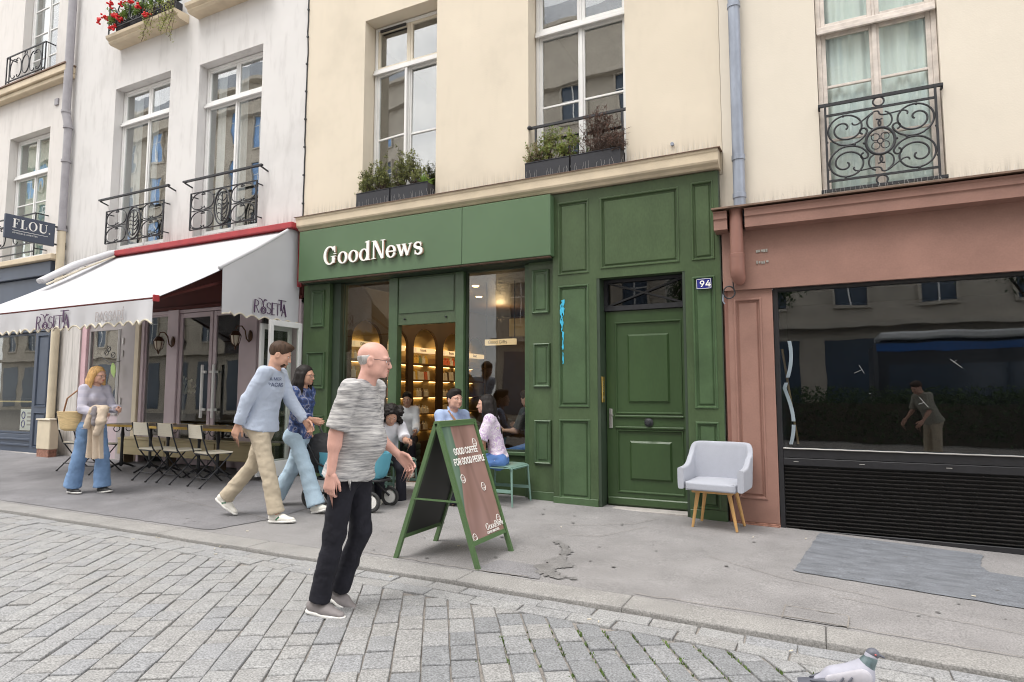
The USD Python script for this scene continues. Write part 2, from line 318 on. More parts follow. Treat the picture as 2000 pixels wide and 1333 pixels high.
# gutter courses along the kerb
for y0, y1, ph in ((3.722, 3.853, 0.0), (3.863, 3.992, .17)):
    x = -13.0 + ph
    while x < 3.2:
        L = rng.uniform(.26, .38); P = Polygon([(x + .005, y0), (x + L - .005, y0), (x + L - .005 + rng.uniform(-.008, .008), y1), (x + .005 + rng.uniform(-.008, .008), y1)])
        stones.append((np.array([x + L / 2, y0]) @ fwd2, P, np.array([x + L / 2, y0]))); x += L
tones = ['granite_a', 'granite_a', 'granite_b', 'granite_d', 'granite_e', 'granite_c', 'granite_b', 'granite_d']
vis = []
for s in stones:
    lat = s[2] @ rt[:2]; dep = s[0]
    vis.append(abs(lat) < dep * .83 and (zk(s[2][0]) - 1.38) / dep > -.66 and (zk(s[2][0]) - 1.38) / dep < 0)
order = sorted(range(len(stones)), key=lambda i: (not vis[i], stones[i][0]))
single = set(order[:300]); rest = {t: B() for t in ('granite_a', 'granite_b', 'granite_d')}
for i in order:
    dep, P, c = stones[i]; z = float(zk(c[0])) + rng.uniform(-.0035, .0035)
    if i in single:
        part(road, 'sett', stone_mesh(B(), P, z), 'granite_f' if -1.95 < c[0] < -.3 and c[1] < 3.72 and rng.random() < .75 else rng.choice(tones))
    else: stone_mesh(rest[rng.choice(list(rest))], P, z)
for t, b in rest.items():
    if b.n: part(road, 'setts', b, t, label='the farther granite setts of the street', kind='stuff')
# moss and dirt in the joints near the right
mb = B()
for k in range(1100):
    r = rng.randint(-3, 17); o = n2 * ((r + .5) * PITCH_R); t = rng.uniform(1.7, 4.5); p = o + u2 * t + n2 * rng.gauss(0, .004)
    if not (-1.7 < p[0] < .25 and 2.6 < p[1] < 3.68) or meshkit.noise(np.array([p[0] * 2.2, p[1] * 3, 0.]), 5) .__float__() < .50: continue
    for j in range(5):
        h = rng.uniform(.003, .011); q = np.array([p[0] + rng.gauss(0, .009), p[1] + rng.gauss(0, .009), zk(p[0]) - .012]); a = rng.random() * 6.3; w = rng.uniform(.004, .008)
        d = np.array([math.cos(a), math.sin(a), 0]) * w
        mb.add([q - d, q + d, q + [rng.gauss(0, .006), rng.gauss(0, .006), h + .010]], [[0, 1, 2]])
mat('moss', (0.10, 0.16, 0.035), 0.9, 0.4, 30)
if mb.n: top('moss', mb, 'moss', 'green moss growing in the joints between the granite setts', 'moss', kind='stuff')
# kerb
kb_ = B(); xs_k = np.array([-60, -17, -8.7, -3.7, -1.2, .8, 4, 8.]); kb_.grid(np.array([[(x, y, float(zk(x)) - .03) for x in xs_k] for y in (3.99, 4.34)])); kb = top('kerb', kb_, 'joint_sand', 'low granite kerb between the setts and the pavement', kind='structure')
x = -13.15; joints = []
while x < 3.3:
    L = rng.uniform(.95, 1.3)
    if abs(x + L + 1.2) < .4: L = -1.2 - x
    b = B(); 
    zz = float(zk(x + L / 2)) + .031
    q = [(x + .002, 4.002 + rng.uniform(0, .006)), (x + L * .5, 4.0 + rng.uniform(0, .006)), (x + L - .002, 4.002 + rng.uniform(0, .006)), (x + L - .002, 4.2665), (x + .002, 4.2665)]
    stone_mesh(b, Polygon(q), zz, c=.010, tilt=.0, depth=.16); part(kb, 'kerbstone', b, 'kerb_granite'); x += L
# pavement sheet, rising to the houses
xs = np.unique(np.concatenate([np.linspace(-17, 4, 85), [-60, -40, 30]])); ys = np.concatenate([[4.266, 4.268], np.linspace(4.4, 7.0, 14), [7.6]])
XX, YY = np.meshgrid(xs, ys); ZZ = gz(XX, np.maximum(YY, 4.3)) + .004 * (meshkit.noise(np.stack([XX * 1.3, YY * 1.3, XX * 0], -1), 3) - .5) * (YY > 4.4) - .08 * (YY < 4.267)
pavement = top('pavement', B().grid(np.stack([XX, YY, ZZ], -1)), 'asphalt', 'grey asphalt pavement in front of the shops', kind='structure')
def sheet(poly, dz, n=10):
    """A thin sheet laid on the pavement."""
    tri = trimesh.creation.extrude_polygon(poly, 1.0, engine='earcut'); v = np.asarray(tri.vertices); f = np.asarray(tri.faces)
    up = [t for t in f if (v[t][:, 2] > .5).all()]; m = trimesh.Trimesh(v, np.array(up)); m.remove_unreferenced_vertices()
    m = m.subdivide_to_size(.35); v = np.asarray(m.vertices).copy(); v[:, 2] = gz(v[:, 0], v[:, 1]) + dz; return v, np.asarray(m.faces)
def rough_poly(pts, amp=.012, step=.06, seed=1):
    ls = LineString(pts + [pts[0]]); n = int(ls.length / step); r = random.Random(seed)
    return Polygon([(ls.interpolate(i / n, True).x + r.gauss(0, amp), ls.interpolate(i / n, True).y + r.gauss(0, amp)) for i in range(n)]).buffer(0)
top('asphalt_patch', sheet(rough_poly([(-.07, 6.9), (-.25, 5.39), (1.13, 5.23), (3.5, 5.1), (3.5, 6.0), (1.4, 6.08), (1.12, 6.15), (1.09, 6.3), (1.2, 6.78)], .006), .006), 'asphalt_dark', 'darker blue grey asphalt patch before the black grille', kind='structure')
top('asphalt_patch', sheet(rough_poly([(-17, 7.02), (-17, 4.31), (-5.45, 4.31), (-5.25, 4.9), (-5.3, 7.02)], .004), .006), 'asphalt_left', 'darker asphalt strip of the pavement before the cafe', kind='structure')
top('asphalt_patch', sheet(rough_poly([(-.27, 4.29), (-.26, 4.53), (.10, 4.50), (.08, 4.29)],   .003), .006), 'asphalt', 'small outlined rectangular patch in the pavement by the kerb', kind='structure')
top('asphalt_patch', sheet(rough_poly([(-2.45, 4.3), (-2.4, 4.62), (-2.02, 4.6), (-1.9, 4.3)], .004), .006), 'asphalt_left', 'small dark patch of pavement at the foot of the pavement sign', kind='structure')
st = unary_union([Point(-1.96, 4.78).buffer(.085), Point(-1.9, 4.70).buffer(.10), Point(-1.98, 4.60).buffer(.085), Point(-1.93, 4.50).buffer(.08), Point(-1.86, 4.43).buffer(.06), Point(-1.78, 4.41).buffer(.05),
    LineString([(-2.2, 5.33), (-2.09, 5.24), (-1.99, 5.08), (-1.97, 4.95), (-1.94, 4.8)]).buffer(.035), LineString([(-1.8, 4.4), (-1.68, 4.42)]).buffer(.02)])
top('water_stain', sheet(rough_poly(list(st.exterior.coords)[:-1], .014, .022, 4), .0085), 'wet_stain', 'dark wet stain running over the pavement to the kerb', kind='structure')
# thin cracks of the asphalt, cut as narrow dark strips
cb = B()
for pts in ([(-1.2, 4.3), (-.3, 4.31), (.9, 4.27), (2.2, 4.28)], [(-3.6, 4.33), (-2.5, 4.29), (-2.0, 4.31)], [(-7.5, 5.2), (-6.3, 5.05), (-5.3, 4.9)], [(.0, 4.9), (.6, 4.75), (1.2, 4.62)], [(-.27, 4.28), (-.262, 4.53), (.10, 4.50), (.085, 4.28)], [(-2.6, 5.9), (-2.2, 6.05), (-1.75, 6.35), (-1.6, 6.7)], [(-2.3, 5.6), (-1.9, 5.7), (-1.6, 6.3)], [(.3, 5.0), (-.3, 5.15), (-.9, 5.5)]):
    ls = LineString(pts); q = [ls.interpolate(i / 40, True) for i in range(41)]
    poly = LineString([(p.x, p.y + rng.gauss(0, .006)) for p in q]).buffer(.004 if pts[0][1] < 4.5 else .0025)
    v, f = sheet(poly, .009); cb.add(v, f)
top('pavement_crack', cb, 'red_brick_dust' if False else 'joint_sand', 'narrow dark cracks in the asphalt pavement', kind='stuff')
# gum spots, butts and a fallen leaf
sp = B()
for k in range(70):
    x, y = rng.uniform(-8, 2), rng.uniform(4.35, 6.6); v, f = sheet(affinity.scale(Point(x, y).buffer(rng.uniform(.008, .02), 4), 1, rng.uniform(.6, 1)), .009); sp.add(v, f)
mat('gum', (.13, .128, .125), .8, .2, 30); top('gum_spots', sp, 'gum', 'dark flattened gum spots scattered over the pavement', kind='stuff')
bt = B()
for k in range(26):
    x, y = rng.uniform(-6, 1.6), rng.choice([rng.uniform(4.3, 6.8), rng.uniform(3.7, 4.0)]); t_ = rng.random() * 3.1; z = gzf(x, y) + (.012 if y > 4.25 else .008); d = np.array([math.cos(t_), math.sin(t_), 0]) * .012; bt.tube([np.array([x, y, z]) - d, np.array([x, y, z]) + d], .0038, 5)
mat('butt', (.62, .56, .45), .8, .2, 30); top('cigarette_butts', bt, 'butt', 'small pale cigarette butts and paper bits lying along the kerb and pavement', kind='stuff')
# ---------------------------------------------------------------- houses
WY = 7.05
def opening(x0, x1, z0, z1): return sbox(x0, z0, x1, z1)
def window(bld, x0, x1, z0, z1, yf, zt, frame='white_frame', bars=1, curtain=None, open_leaf=False, upper='white_frame', glassm='window_glass', seed=0, depth=1.3, label=None, cgap=.16):
    """Casement window: fixed frame, transom, two lights above, two leaves with glazing bars below, a dim room behind."""
    r = random.Random(seed); xm = (x0 + x1) / 2; w = .045
    fr = B(); fr.box(x0, x0 + w, yf, yf + .07, z0, z1, .004); fr.box(x1 - w, x1, yf, yf + .07, z0, z1, .004)
    fr.box(x0 + w, x1 - w, yf + .002, yf + .068, z1 - w, z1, .004); fr.box(x0 + w, x1 - w, yf + .002, yf + .068, z0, z0 + .05, .004)
    fr.box(x0 + .002, x1 - .002, yf - .03, yf + .066, zt - .035, zt + .035, .006); fr.box(x0 + .01, x1 - .01, yf - .055, yf - .031, zt - .055, zt - .018, .005)
    W = part(bld, 'window', fr, frame, 30, label=label)
    def light(a, b, c, d, m, nb, turn=0.0, yy=.012, hinge=None):
        s = B(); t = .042; y0, y1 = yf + yy, yf + yy + .04; panes = []
        s.box(a, a + t, y0, y1, c, d, .004); s.box(b - t, b, y0, y1, c, d, .004); s.box(a + t, b - t, y0 + .001, y1 - .001, c, c + t * 1.15, .004); s.box(a + t, b - t, y0 + .001, y1 - .001, d - t, d, .004)
        zs = [c + t] + [c + (d - c) * (k + 1) / (nb + 1) for k in range(nb)] + [d - t]
        for z in zs[1:-1]: s.box(a + t, b - t, y0 + .004, y1 - .006, z - .013, z + .013, .003)
        T = np.eye(4)
        if turn:
            h = np.array([a if hinge == 'l' else b, y0, 0]); T = rz(turn) ; T[:3, 3] = h - T[:3, :3] @ h; s.move(T)
        part(W, 'sash', s, m, 30)
        for k in range(nb + 1):
            p = B(); tw = r.gauss(0, .004)
            p.box(a + t - .003, b - t + .003, y0 + .018, y0 + .022, zs[k], zs[k + 1])
            A = trimesh.transformations.rotation_matrix(r.gauss(0, .006), [0, 0, 1], [(a + b) / 2, y0 + .02, 0]) @ trimesh.transformations.rotation_matrix(r.gauss(0, .004), [1, 0, 0], [0, y0 + .02, (zs[k] + zs[k + 1]) / 2])
            p.move(A)
            if turn: p.move(T)
            part(W, 'pane', p, glassm)
    light(x0 + w, xm - .012, zt + .035, z1 - w, upper, 0); light(xm + .012, x1 - w, zt + .035, z1 - w, upper, 0)
    part(W, 'mullion', B().box(xm - .012, xm + .012, yf + .006, yf + .06, zt + .035, z1 - w, .004), upper, 30)
    if open_leaf: light(x0 + w, xm - .002, z0 + .05, zt - .035, frame, bars, turn=-.10, hinge='l')
    else: light(x0 + w, xm - .002, z0 + .05, zt - .035, frame, bars)
    light(xm + .002, x1 - w, z0 + .05, zt - .035, frame, bars)
    part(W, 'meeting_stile', B().box(xm - .022, xm + .022, yf - .004, yf + .010, z0 + .055, zt - .04, .005), frame, 30)
    rm = B(); X0, X1, Z0, Z1, Y0, Y1 = x0 - .35, x1 + .35, z0 - .1, z1 + .1, yf + .105, yf + depth
    for q in ([(X0, Y1, Z0), (X1, Y1, Z0), (X1, Y1, Z1), (X0, Y1, Z1)], [(X0, Y0, Z0), (X0, Y1, Z0), (X0, Y1, Z1), (X0, Y0, Z1)], [(X1, Y0, Z0), (X1, Y0, Z1), (X1, Y1, Z1), (X1, Y1, Z0)], [(X0, Y0, Z1), (X0, Y1, Z1), (X1, Y1, Z1), (X1, Y0, Z1)], [(X0, Y0, Z0), (X1, Y0, Z0), (X1, Y1, Z0), (X0, Y1, Z0)]):
        rm.add(q, [[0, 1, 2, 3]])
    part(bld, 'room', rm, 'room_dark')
    if curtain:
        m, spans = curtain
        for a, b, c, d in spans:
            n = 60; xs = np.linspace(a, b, n); ph = r.random() * 6
            yy = yf + cgap + .018 * np.sin(xs * 38 + ph + 1.5 * np.sin(xs * 11)) + .008 * np.sin(xs * 83)
            P = np.stack([np.stack([xs, yy, np.full(n, z)], -1) for z in (c, d)]); part(W, 'curtain', B().grid(P), m, True)
    return W
def spiral_pts(p0, p1, kind='C', turn=1.0, mid=.35, n=70, y=0.0):
    """A wrought scroll from p0 to p1 in the x-z plane, curling in at both ends; kind S turns the other way at its far end."""
    s = np.linspace(0, 1, n); k = mid + 9 * turn * (np.abs(2 * s - 1) ** 3.2)
    if kind == 'S': k = np.where(s < .5, k - mid, -(k - mid))
    if kind == 'J': k = np.where(s < .5, mid, k)
    th = np.cumsum(k) * (2 * PI) / n * .62; x = np.cumsum(np.cos(th)); z = np.cumsum(np.sin(th))
    c = x + 1j * z; i0, i1 = np.argmin(s), np.argmax(s)
    c = (c - c[0]) / (c[-1] - c[0]); a = complex(*p0); b = complex(*p1)
    w = a + c * (b - a); return np.c_[w.real, np.full(n, y), w.imag]
def fit_scroll(x0, x1, z0, z1, pts):
    """Stretches a scroll to fill a rectangle."""
    a, b = pts[:, [0, 2]].min(0), pts[:, [0, 2]].max(0); q = pts.copy()
    q[:, 0] = x0 + (pts[:, 0] - a[0]) / (b[0] - a[0]) * (x1 - x0); q[:, 2] = z0 + (pts[:, 2] - a[1]) / (b[1] - a[1]) * (z1 - z0); return q
def c_scroll(x0, x1, z0, z1, y, flip=False, up=True, turn=1.0):
    p = spiral_pts((0, 0), (0, 1), 'C', turn, y=y)
    if flip: p[:, 0] *= -1
    return fit_scroll(x0, x1, z0, z1, p)
def oval(cx, cz, rx, rz_, y, n=40):
    t = np.linspace(0, 2 * PI, n, endpoint=False); return np.c_[cx + rx * np.cos(t), np.full(n, y), cz + rz_ * np.sin(t)]

# --- cream house above the green shop
cream = thing('cream_house', 'cream rendered house above the green shop and the green door', 'house', (-4, WY, 0))
wins_cream = [(-5.94, -4.66, 4.10, 6.96), (-3.25, -1.97, 4.10, 6.96)]
P = sbox(-7.08, 3.80, -.89, 11.5)
for a in wins_cream: P = P.difference(opening(*a))
for x0 in (-5.94, -3.25): P = P.difference(opening(x0, x0 + 1.28, 8.3, 10.9))
part(cream, 'wall', B().wall(P, WY, WY + .38), 'cream_render')
c = B(); prof = Polygon([(6.92, 3.835), (6.90, 3.86), (6.86, 3.88), (6.85, 3.90), (6.85, 3.985), (6.84, 4.0), (6.84, 4.03), (7.05, 4.045), (7.05, 3.835)])
m = trimesh.creation.extrude_polygon(prof, 6.12, engine='earcut'); v = np.asarray(m.vertices); c.add(np.c_[-7.03 + v[:, 2], v[:, 0], v[:, 1]], m.faces)
part(cream, 'cornice', c, 'cornice_cream')
f_ = B(); f_.add([(-7.05, 6.825, 4.034), (-.885, 6.825, 4.034), (-.885, 7.048, 4.052), (-7.05, 7.048, 4.052), (-7.05, 6.825, 4.026), (-.885, 6.825, 4.026), (-.885, 7.048, 4.046), (-7.05, 7.048, 4.046)], [[0, 1, 2, 3], [4, 7, 6, 5], [0, 4, 5, 1], [1, 5, 6, 2], [3, 2, 6, 7], [0, 3, 7, 4]])
part(cream, 'flashing', f_, 'flashing')
window(cream, -5.93, -4.67, 4.10, 6.95, 7.28, 6.24, bars=1, upper='cream_frame', open_leaf=True, seed=3, depth=3.0, label='window with its left leaf ajar behind the green shrubs')
window(cream, -3.24, -1.98, 4.10, 6.95, 7.28, 6.13, bars=1, upper='white_frame', seed=5, depth=3.0)
part(cream, 'roller_blind_slot', B().box(-5.83, -5.36, 7.262, 7.279, 6.86, 6.90), 'black_metal')
vent = B()
for cx, cz in ((-1.45, 4.20),): vent.lathe([(0, 0), (.02, 0), (.02, .03), (0, .03)], n=10)
vent.move(trimesh.transformations.rotation_matrix(PI / 2, [1, 0, 0])); vent.move(trimesh.transformations.translation_matrix((-1.43, WY + .001, 4.23)))
part(cream, 'wall_plug', vent, 'zinc')
hr = B(); hr.bar((-3.25, 7.08, 4.78), (-1.97, 7.08, 4.78), .03, .03)
rail = part(cream, 'window_rail', hr, 'iron')
for x in (-3.16, -2.02): part(rail, 'rail_post', B().bar((x, 7.08, 4.12), (x, 7.08, 4.765), .022), 'iron')
part(rail, 'rail_knob', B().ell((-3.24, 7.06, 4.78), (.03, .03, .03), 1), 'iron', True)
# --- right cream house
right = thing('cream_house', 'cream house above the brown shopfront with an iron railing at its window', 'house', (1.5, WY, 0))
P = sbox(-.886, 3.30, 6.5, 11.5).union(sbox(-.98, 2.6, -.82, 3.795)).difference(opening(.08, 1.15, 3.36, 5.9)).difference(opening(2.7, 3.8, 3.36, 5.9))
part(right, 'wall', B().wall(P, WY, WY + .36), 'cream_render_right')
window(right, .085, 1.145, 3.38, 5.88, 7.10, 5.19, frame='old_frame', upper='old_frame', bars=2, seed=8, glassm='shop_glass', cgap=.085, curtain=('curtain_teal', [(.12, .60, 3.45, 5.85), (.64, 1.12, 3.45, 5.85)]), label='window with pale teal curtains and a worn frame')
window(right, 2.71, 3.79, 3.38, 5.88, 7.10, 5.19, frame='old_frame', upper='old_frame', bars=2, seed=9, curtain=('curtain_teal', [(2.75, 3.75, 3.45, 5.85)]))
part(right, 'wall_return', B().box(-.978, -.822, 7.055, 7.3, -.1, 2.598), 'brown_dark'); part(right, 'sill', B().box(.06, 1.17, 7.0, 7.098, 3.345, 3.382, .005), 'cornice_cream')
ry = 7.015; rb = B()
rb.bar((.075, ry, 4.345), (1.155, ry, 4.345), .026, .03)
rw = part(right, 'balcony_railing', rb, 'iron', label='wrought iron railing with four large scrolls round an oval')
part(rw, 'bottom_rail', B().bar((.075, ry, 3.44), (1.155, ry, 3.44), .026, .03), 'iron')
fr2 = B()
for z in (4.23, 3.54): fr2.bar((.14, ry, z), (1.09, ry, z), .016, .022)
for x in (.14, 1.09): fr2.bar((x, ry, 3.44), (x, ry, 4.345), .024, .02)
for x, z in ((.085, 4.32), (1.145, 4.32), (.085, 3.42), (1.145, 3.42)): fr2.bar((x, ry, z), (x, WY + .02, z), .02)
part(rw, 'railing_frame', fr2, 'iron')
for cz in (4.29, 3.49): part(rw, 'ring', B().tube(oval(.615, cz, .048, .045, ry, 24), .0085, 6, True), 'iron', True)
part(rw, 'medallion', B().tube(oval(.615, 3.885, .125, .135, ry, 40), .014, 7, True), 'iron', True)
md = B()
for k in range(4):
    a = k * PI / 2 + PI / 4; md.tube(oval(.615 + .058 * math.cos(a), 3.885 + .062 * math.sin(a), .036, .036, ry, 16), .005, 5, True)
md.tube(oval(.615, 3.885, .026, .026, ry, 14), .006, 5, True)
part(rw, 'rosette', md, 'iron', True)
def big_scroll(cx, cz, sx, sz):
    """Large scroll of one quarter: a wide loop with a curled tail."""
    t = np.linspace(0, 1, 80); r = .152 * (1 - t ** 1.5 * .86); th = 2 * PI * 1.72 * t - 1.0
    x = r * np.cos(th) + .035 * t; z = r * np.sin(th) + .01 * t
    t2 = np.linspace(0, 1, 40); r2 = .15 * (1 - t2 ** 1.1 * .0); 
    tail = np.c_[.155 * np.cos(-1.0 - 1.75 * t2), .155 * np.sin(-1.0 - 1.75 * t2)]
    curl = tail[-1] + np.c_[.042 * (np.cos(np.linspace(-2.75, -2.75 - 4.6, 26)) - math.cos(-2.75)) * np.linspace(1, .5, 26), .042 * (np.sin(np.linspace(-2.75, -2.75 - 4.6, 26)) - math.sin(-2.75)) * np.linspace(1, .5, 26)]
    q = np.vstack([np.c_[x, z][::-1], tail[1:], curl[1:]])
    return np.c_[cx + sx * q[:, 0] * 1.16, np.full(len(q), ry), cz + sz * q[:, 1] * 1.06]
for cx, sx in ((.335, -1), (.895, 1)):
    for cz, sz in ((4.055, 1), (3.715, -1)):
        part(rw, 'scroll', B().tube(big_scroll(cx, cz, sx, sz), .0095, 6), 'iron', True)
for sz, cz in ((1, 4.095), (-1, 3.675)):
    hb = B()
    for s in (-1, 1):
        t = np.linspace(0, 1, 50); r = .10 * (1 - .72 * t); th = PI / 2 - s * (.2 + 2 * PI * .95 * t)
        x = .615 + s * .02 + .9 * r * np.cos(th) + s * .012; z = cz + sz * (r * np.sin(th) - .015)
        hb.tube(np.c_[x, np.full(50, ry), z], .008, 6)
        q = spiral_pts((.615, cz + sz * .085), (.615 + s * .235, cz + sz * .02), 'S', .55, y=ry, n=50)
        hb.tube(q, .008, 6)
    part(rw, 'heart_scroll', hb, 'iron', True)
bd = B()
for x, z in ((.145, 3.95), (.145, 3.66), (1.085, 3.95), (1.085, 3.66), (.30, 4.2), (.93, 4.2), (.30, 3.56), (.93, 3.56), (.475, 3.885), (.755, 3.885), (.39, 3.885), (.84, 3.885)): bd.ell((x, ry, z), (.014, .014, .014), 1)
part(rw, 'bead', bd, 'iron', True)
# --- white house with the cafe
white = thing('white_house', 'weathered white rendered house above the cafe with the white awning', 'house', (-10, WY, 0))
P = sbox(-13.42, 2.84, -7.085, 11.5)
wins_white = [(-12.05, -10.42, 4.08, 7.26), (-9.64, -8.08, 4.08, 7.17)]
for a in wins_white: P = P.difference(opening(*a))
for x0, x1 in ((-11.8, -10.2), (-9.5, -8.1)): P = P.difference(opening(x0, x1, 8.22, 10.9))
P = P.difference(opening(-12.75, -7.06, 2.7, 3.85))
part(white, 'wall', B().wall(P, WY, WY + .38), 'white_render'); part(white, 'wall', B().box(-13.45, -12.752, WY + .001, WY + .2, -.1, 2.839), 'pale_render')
cs = [(-11.95, -11.45), (-11.2, -10.75)]
window(white, -12.04, -10.43, 4.10, 7.25, 7.21, 6.60, bars=0, seed=11, curtain=('curtain', [(-11.95, -11.7, 4.1, 7.2), (-11.35, -11.2, 4.1, 7.2)]), label='tall white window nearer the grey downpipe')
window(white, -9.63, -8.09, 4.10, 7.16, 7.21, 6.47, bars=0, seed=12, curtain=('curtain', [(-9.5, -9.3, 4.1, 7.1), (-8.95, -8.78, 4.1, 7.1)]))
window(white, -11.79, -10.21, 8.3, 10.88, 7.21, 10.1, bars=1, seed=13)
window(white, -9.49, -8.11, 8.3, 10.88, 7.21, 10.1, bars=1, seed=14)
for x0, x1 in ((-11.98, -9.98), (-9.72, -7.9)):
    lb = B(); prof = Polygon([(7.05, 8.03), (6.86, 8.03), (6.82, 8.06), (6.82, 8.09), (6.77, 8.12), (6.76, 8.17), (7.05, 8.19)])
    m = trimesh.creation.extrude_polygon(prof, x1 - x0, engine='earcut'); v = np.asarray(m.vertices); lb.add(np.c_[x0 + v[:, 2], v[:, 0], v[:, 1]], m.faces)
    part(white, 'balcony_ledge', lb, 'cornice_cream')
def railing_left(bld, x0, x1, z0, z1, hz, hx0, hx1, y, label):
    b = B(); b.bar((hx0, y - .03, hz), (hx1, y - .03, hz), .045, .028)
    for x in (hx0 + .03, hx1 - .03): b.bar((x, y - .03, hz - .02), (x, WY + .01, hz - .06), .02)
    R = part(bld, 'balcony_railing', b, 'iron', label=label)
    f = B()
    n = 30; xs = np.linspace(x0, x1, n); bow = .035 * np.sin(np.linspace(0, PI, n))
    f.tube(np.c_[xs, np.full(n, y), z1 - .005 + bow * 0], .012, 5); f.tube(np.c_[xs, np.full(n, y), np.full(n, z0)], .012, 5)
    for x in (x0, x1): f.bar((x, y, z0), (x, y, z1), .022)
    for x, z in ((x0, z1 - .05), (x1, z1 - .05), (x0, z0 + .05), (x1, z0 + .05)): f.bar((x, y, z), (x, WY + .02, z), .016)
    part(R, 'railing_frame', f, 'iron')
    xm, zm, h, w = (x0 + x1) / 2, (z0 + z1) / 2, z1 - z0, (x1 - x0) / 2
    o = B(); o.tube(oval(xm, zm, w * .24, h * .47, y, 36), .016, 6, True); o.tube(oval(xm, zm, w * .17, h * .38, y - .004, 30), .008, 5, True)
    part(R, 'cartouche', o, 'iron', True)
    lf = B(); r = random.Random(3)
    for s in (-1, 1):
        for k in range(5):
            z = zm - h * .28 + k * h * .12; lf.tube(spiral_pts((xm, z - .03), (xm + s * w * .12, z + .06), 'C', .35, y=y - .006, n=24), .009, 5)
    lf.tube([(xm, y - .006, zm - h * .4), (xm, y - .006, zm + h * .38)], .010, 5)
    part(R, 'leaf_spray', lf, 'iron', True)
    for s in (-1, 1):
        a, bq = xm + s * w * .98, xm + s * w * .27
        for z0_, z1_ in ((zm + .02, z1 - .015), (z0 + .015, zm - .02)):
            part(R, 'scroll', B().tube(c_scroll(min(a, a - s * w * .42), max(a, a - s * w * .42), z0_, z1_, y, flip=s < 0), .010, 6), 'iron', True)
            part(R, 'scroll', B().tube(c_scroll(min(bq, bq + s * w * .36), max(bq, bq + s * w * .36), z0_, z1_, y, flip=s > 0), .010, 6), 'iron', True)
        part(R, 'scroll_tie', B().tube([(xm + s * w * .28, y, zm), (xm + s * w * .97, y, zm)], .009, 5), 'iron', True)
railing_left(white, -11.92, -10.27, 4.17, 4.79, 5.02, -12.12, -10.10, 6.93, 'iron railing of the window nearer the grey downpipe')
railing_left(white, -9.55, -7.98, 4.15, 4.79, 5.01, -9.72, -7.84, 6.93, 'iron railing of the window nearer the cream house')
lr = B(); yb = 6.80
for z in (8.30,): lr.bar((-11.95, yb, z), (-10.0, yb, z), .02)
for x in (-11.95, -10.0): lr.bar((x, yb, 8.19), (x, yb, 9.2), .02); lr.bar((x, yb, 9.15), (x, WY, 9.15), .02)
lr.bar((-11.95, yb, 9.2), (-10.0, yb, 9.2), .03)
UR = part(white, 'balcony_railing', lr, 'iron', label='iron railing behind the red geraniums at the top')
for k in range(5):
    x = -11.9 + k * .38
    part(UR, 'scroll', B().tube(c_scroll(x, x + .17, 8.33, 8.72, yb), .011, 6), 'iron', True); part(UR, 'scroll', B().tube(c_scroll(x + .19, x + .36, 8.33, 8.72, yb, True), .011, 6), 'iron', True)
# --- far left house
far = thing('white_house', 'pale house over the dark blue shop at the left edge', 'house', (-16, WY, 0))
P = sbox(-24, 4.02, -13.43, 11.5).difference(opening(-15.80, -14.24, 4.2, 6.95)).difference(opening(-15.55, -14.2, 8.1, 11.2)).difference(opening(-18.8, -17.4, 4.2, 6.95))
part(far, 'wall', B().wall(P, WY, WY + .38), 'pale_render')
lb = B(); lb.box(-24, -13.45, 6.85, 7.05, 7.90, 8.04, .01); lb.box(-24, -13.45, 6.9, 7.05, 7.80, 7.895, .01)
part(far, 'ledge', lb, 'cornice_cream'); part(far, 'flashing', B().box(-24, -13.44, 6.83, 7.05, 8.042, 8.07), 'flashing')
part(far, 'cornice', B().box(-24, -13.43, 6.80, 7.05, 4.02, 4.13, .012), 'cornice_cream')
window(far, -15.79, -14.25, 4.22, 6.94, 7.21, 6.1, bars=2, seed=21, curtain=('curtain_green', [(-15.7, -14.3, 4.3, 6.9)]), upper='white_frame')
window(far, -15.54, -14.21, 8.1, 11.15, 7.21, 10.5, bars=3, seed=22, curtain=('curtain', [(-15.5, -15.1, 8.1, 11), (-14.7, -14.3, 8.1, 11)]))
window(far, -18.79, -17.41, 4.22, 6.94, 7.21, 6.1, bars=2, seed=23)
fy = 6.86; fb = B()
for z in (8.14, 8.70): fb.bar((-15.72, fy, z), (-14.22, fy, z), .022)
for x in (-15.72, -14.22, -15.6, -14.34): fb.bar((x, fy, 8.08), (x, fy, 8.70), .02)
for x in (-15.72, -14.22): fb.bar((x, fy, 8.70), (x, WY, 8.70), .02)
FR = part(far, 'balcony_railing', fb, 'iron', label='small iron railing at the upper left window')
part(FR, 'cartouche', B().tube(oval(-14.97, 8.4, .14, .2, fy, 26), .012, 6, True), 'iron', True)
part(FR, 'ring', B().tube(oval(-14.97, 8.64, .045, .045, fy, 14), .01, 5, True), 'iron', True)
for s in (-1, 1):
    for a, b in ((.16, .36), (.38, .60)):
        q = sorted((-14.97 + s * a, -14.97 + s * b)); part(FR, 'scroll', B().tube(c_scroll(q[0], q[1], 8.18, 8.6, fy, s > 0 if a < .3 else s < 0), .010, 6), 'iron', True)
fb = B()
for z in (5.02, 4.86, 4.42, 4.24): fb.bar((-15.95, 6.82, z), (-14.1, 6.82, z), .024)
for x in (-15.95, -14.1): fb.bar((x, 6.82, 4.15), (x, 6.82, 5.02), .02); fb.bar((x, 6.82, 5.02), (x, WY, 5.02), .02); fb.bar((x, 6.82, 4.3), (x, WY, 4.3), .02)
FR = part(far, 'balcony_railing', fb, 'iron', label='iron railing with plain bars behind the hanging sign')
for x in (-15.7, -15.2, -14.7, -14.3): part(FR, 'scroll', B().tube(c_scroll(x - .2, x, 4.45, 4.84, 6.82, x > -15), .011, 6), 'iron', True)
part(far, 'wall_box', B().box(-14.1, -13.98, 7.02, 7.049, 7.36, 7.50, .004), 'pipe_grey')
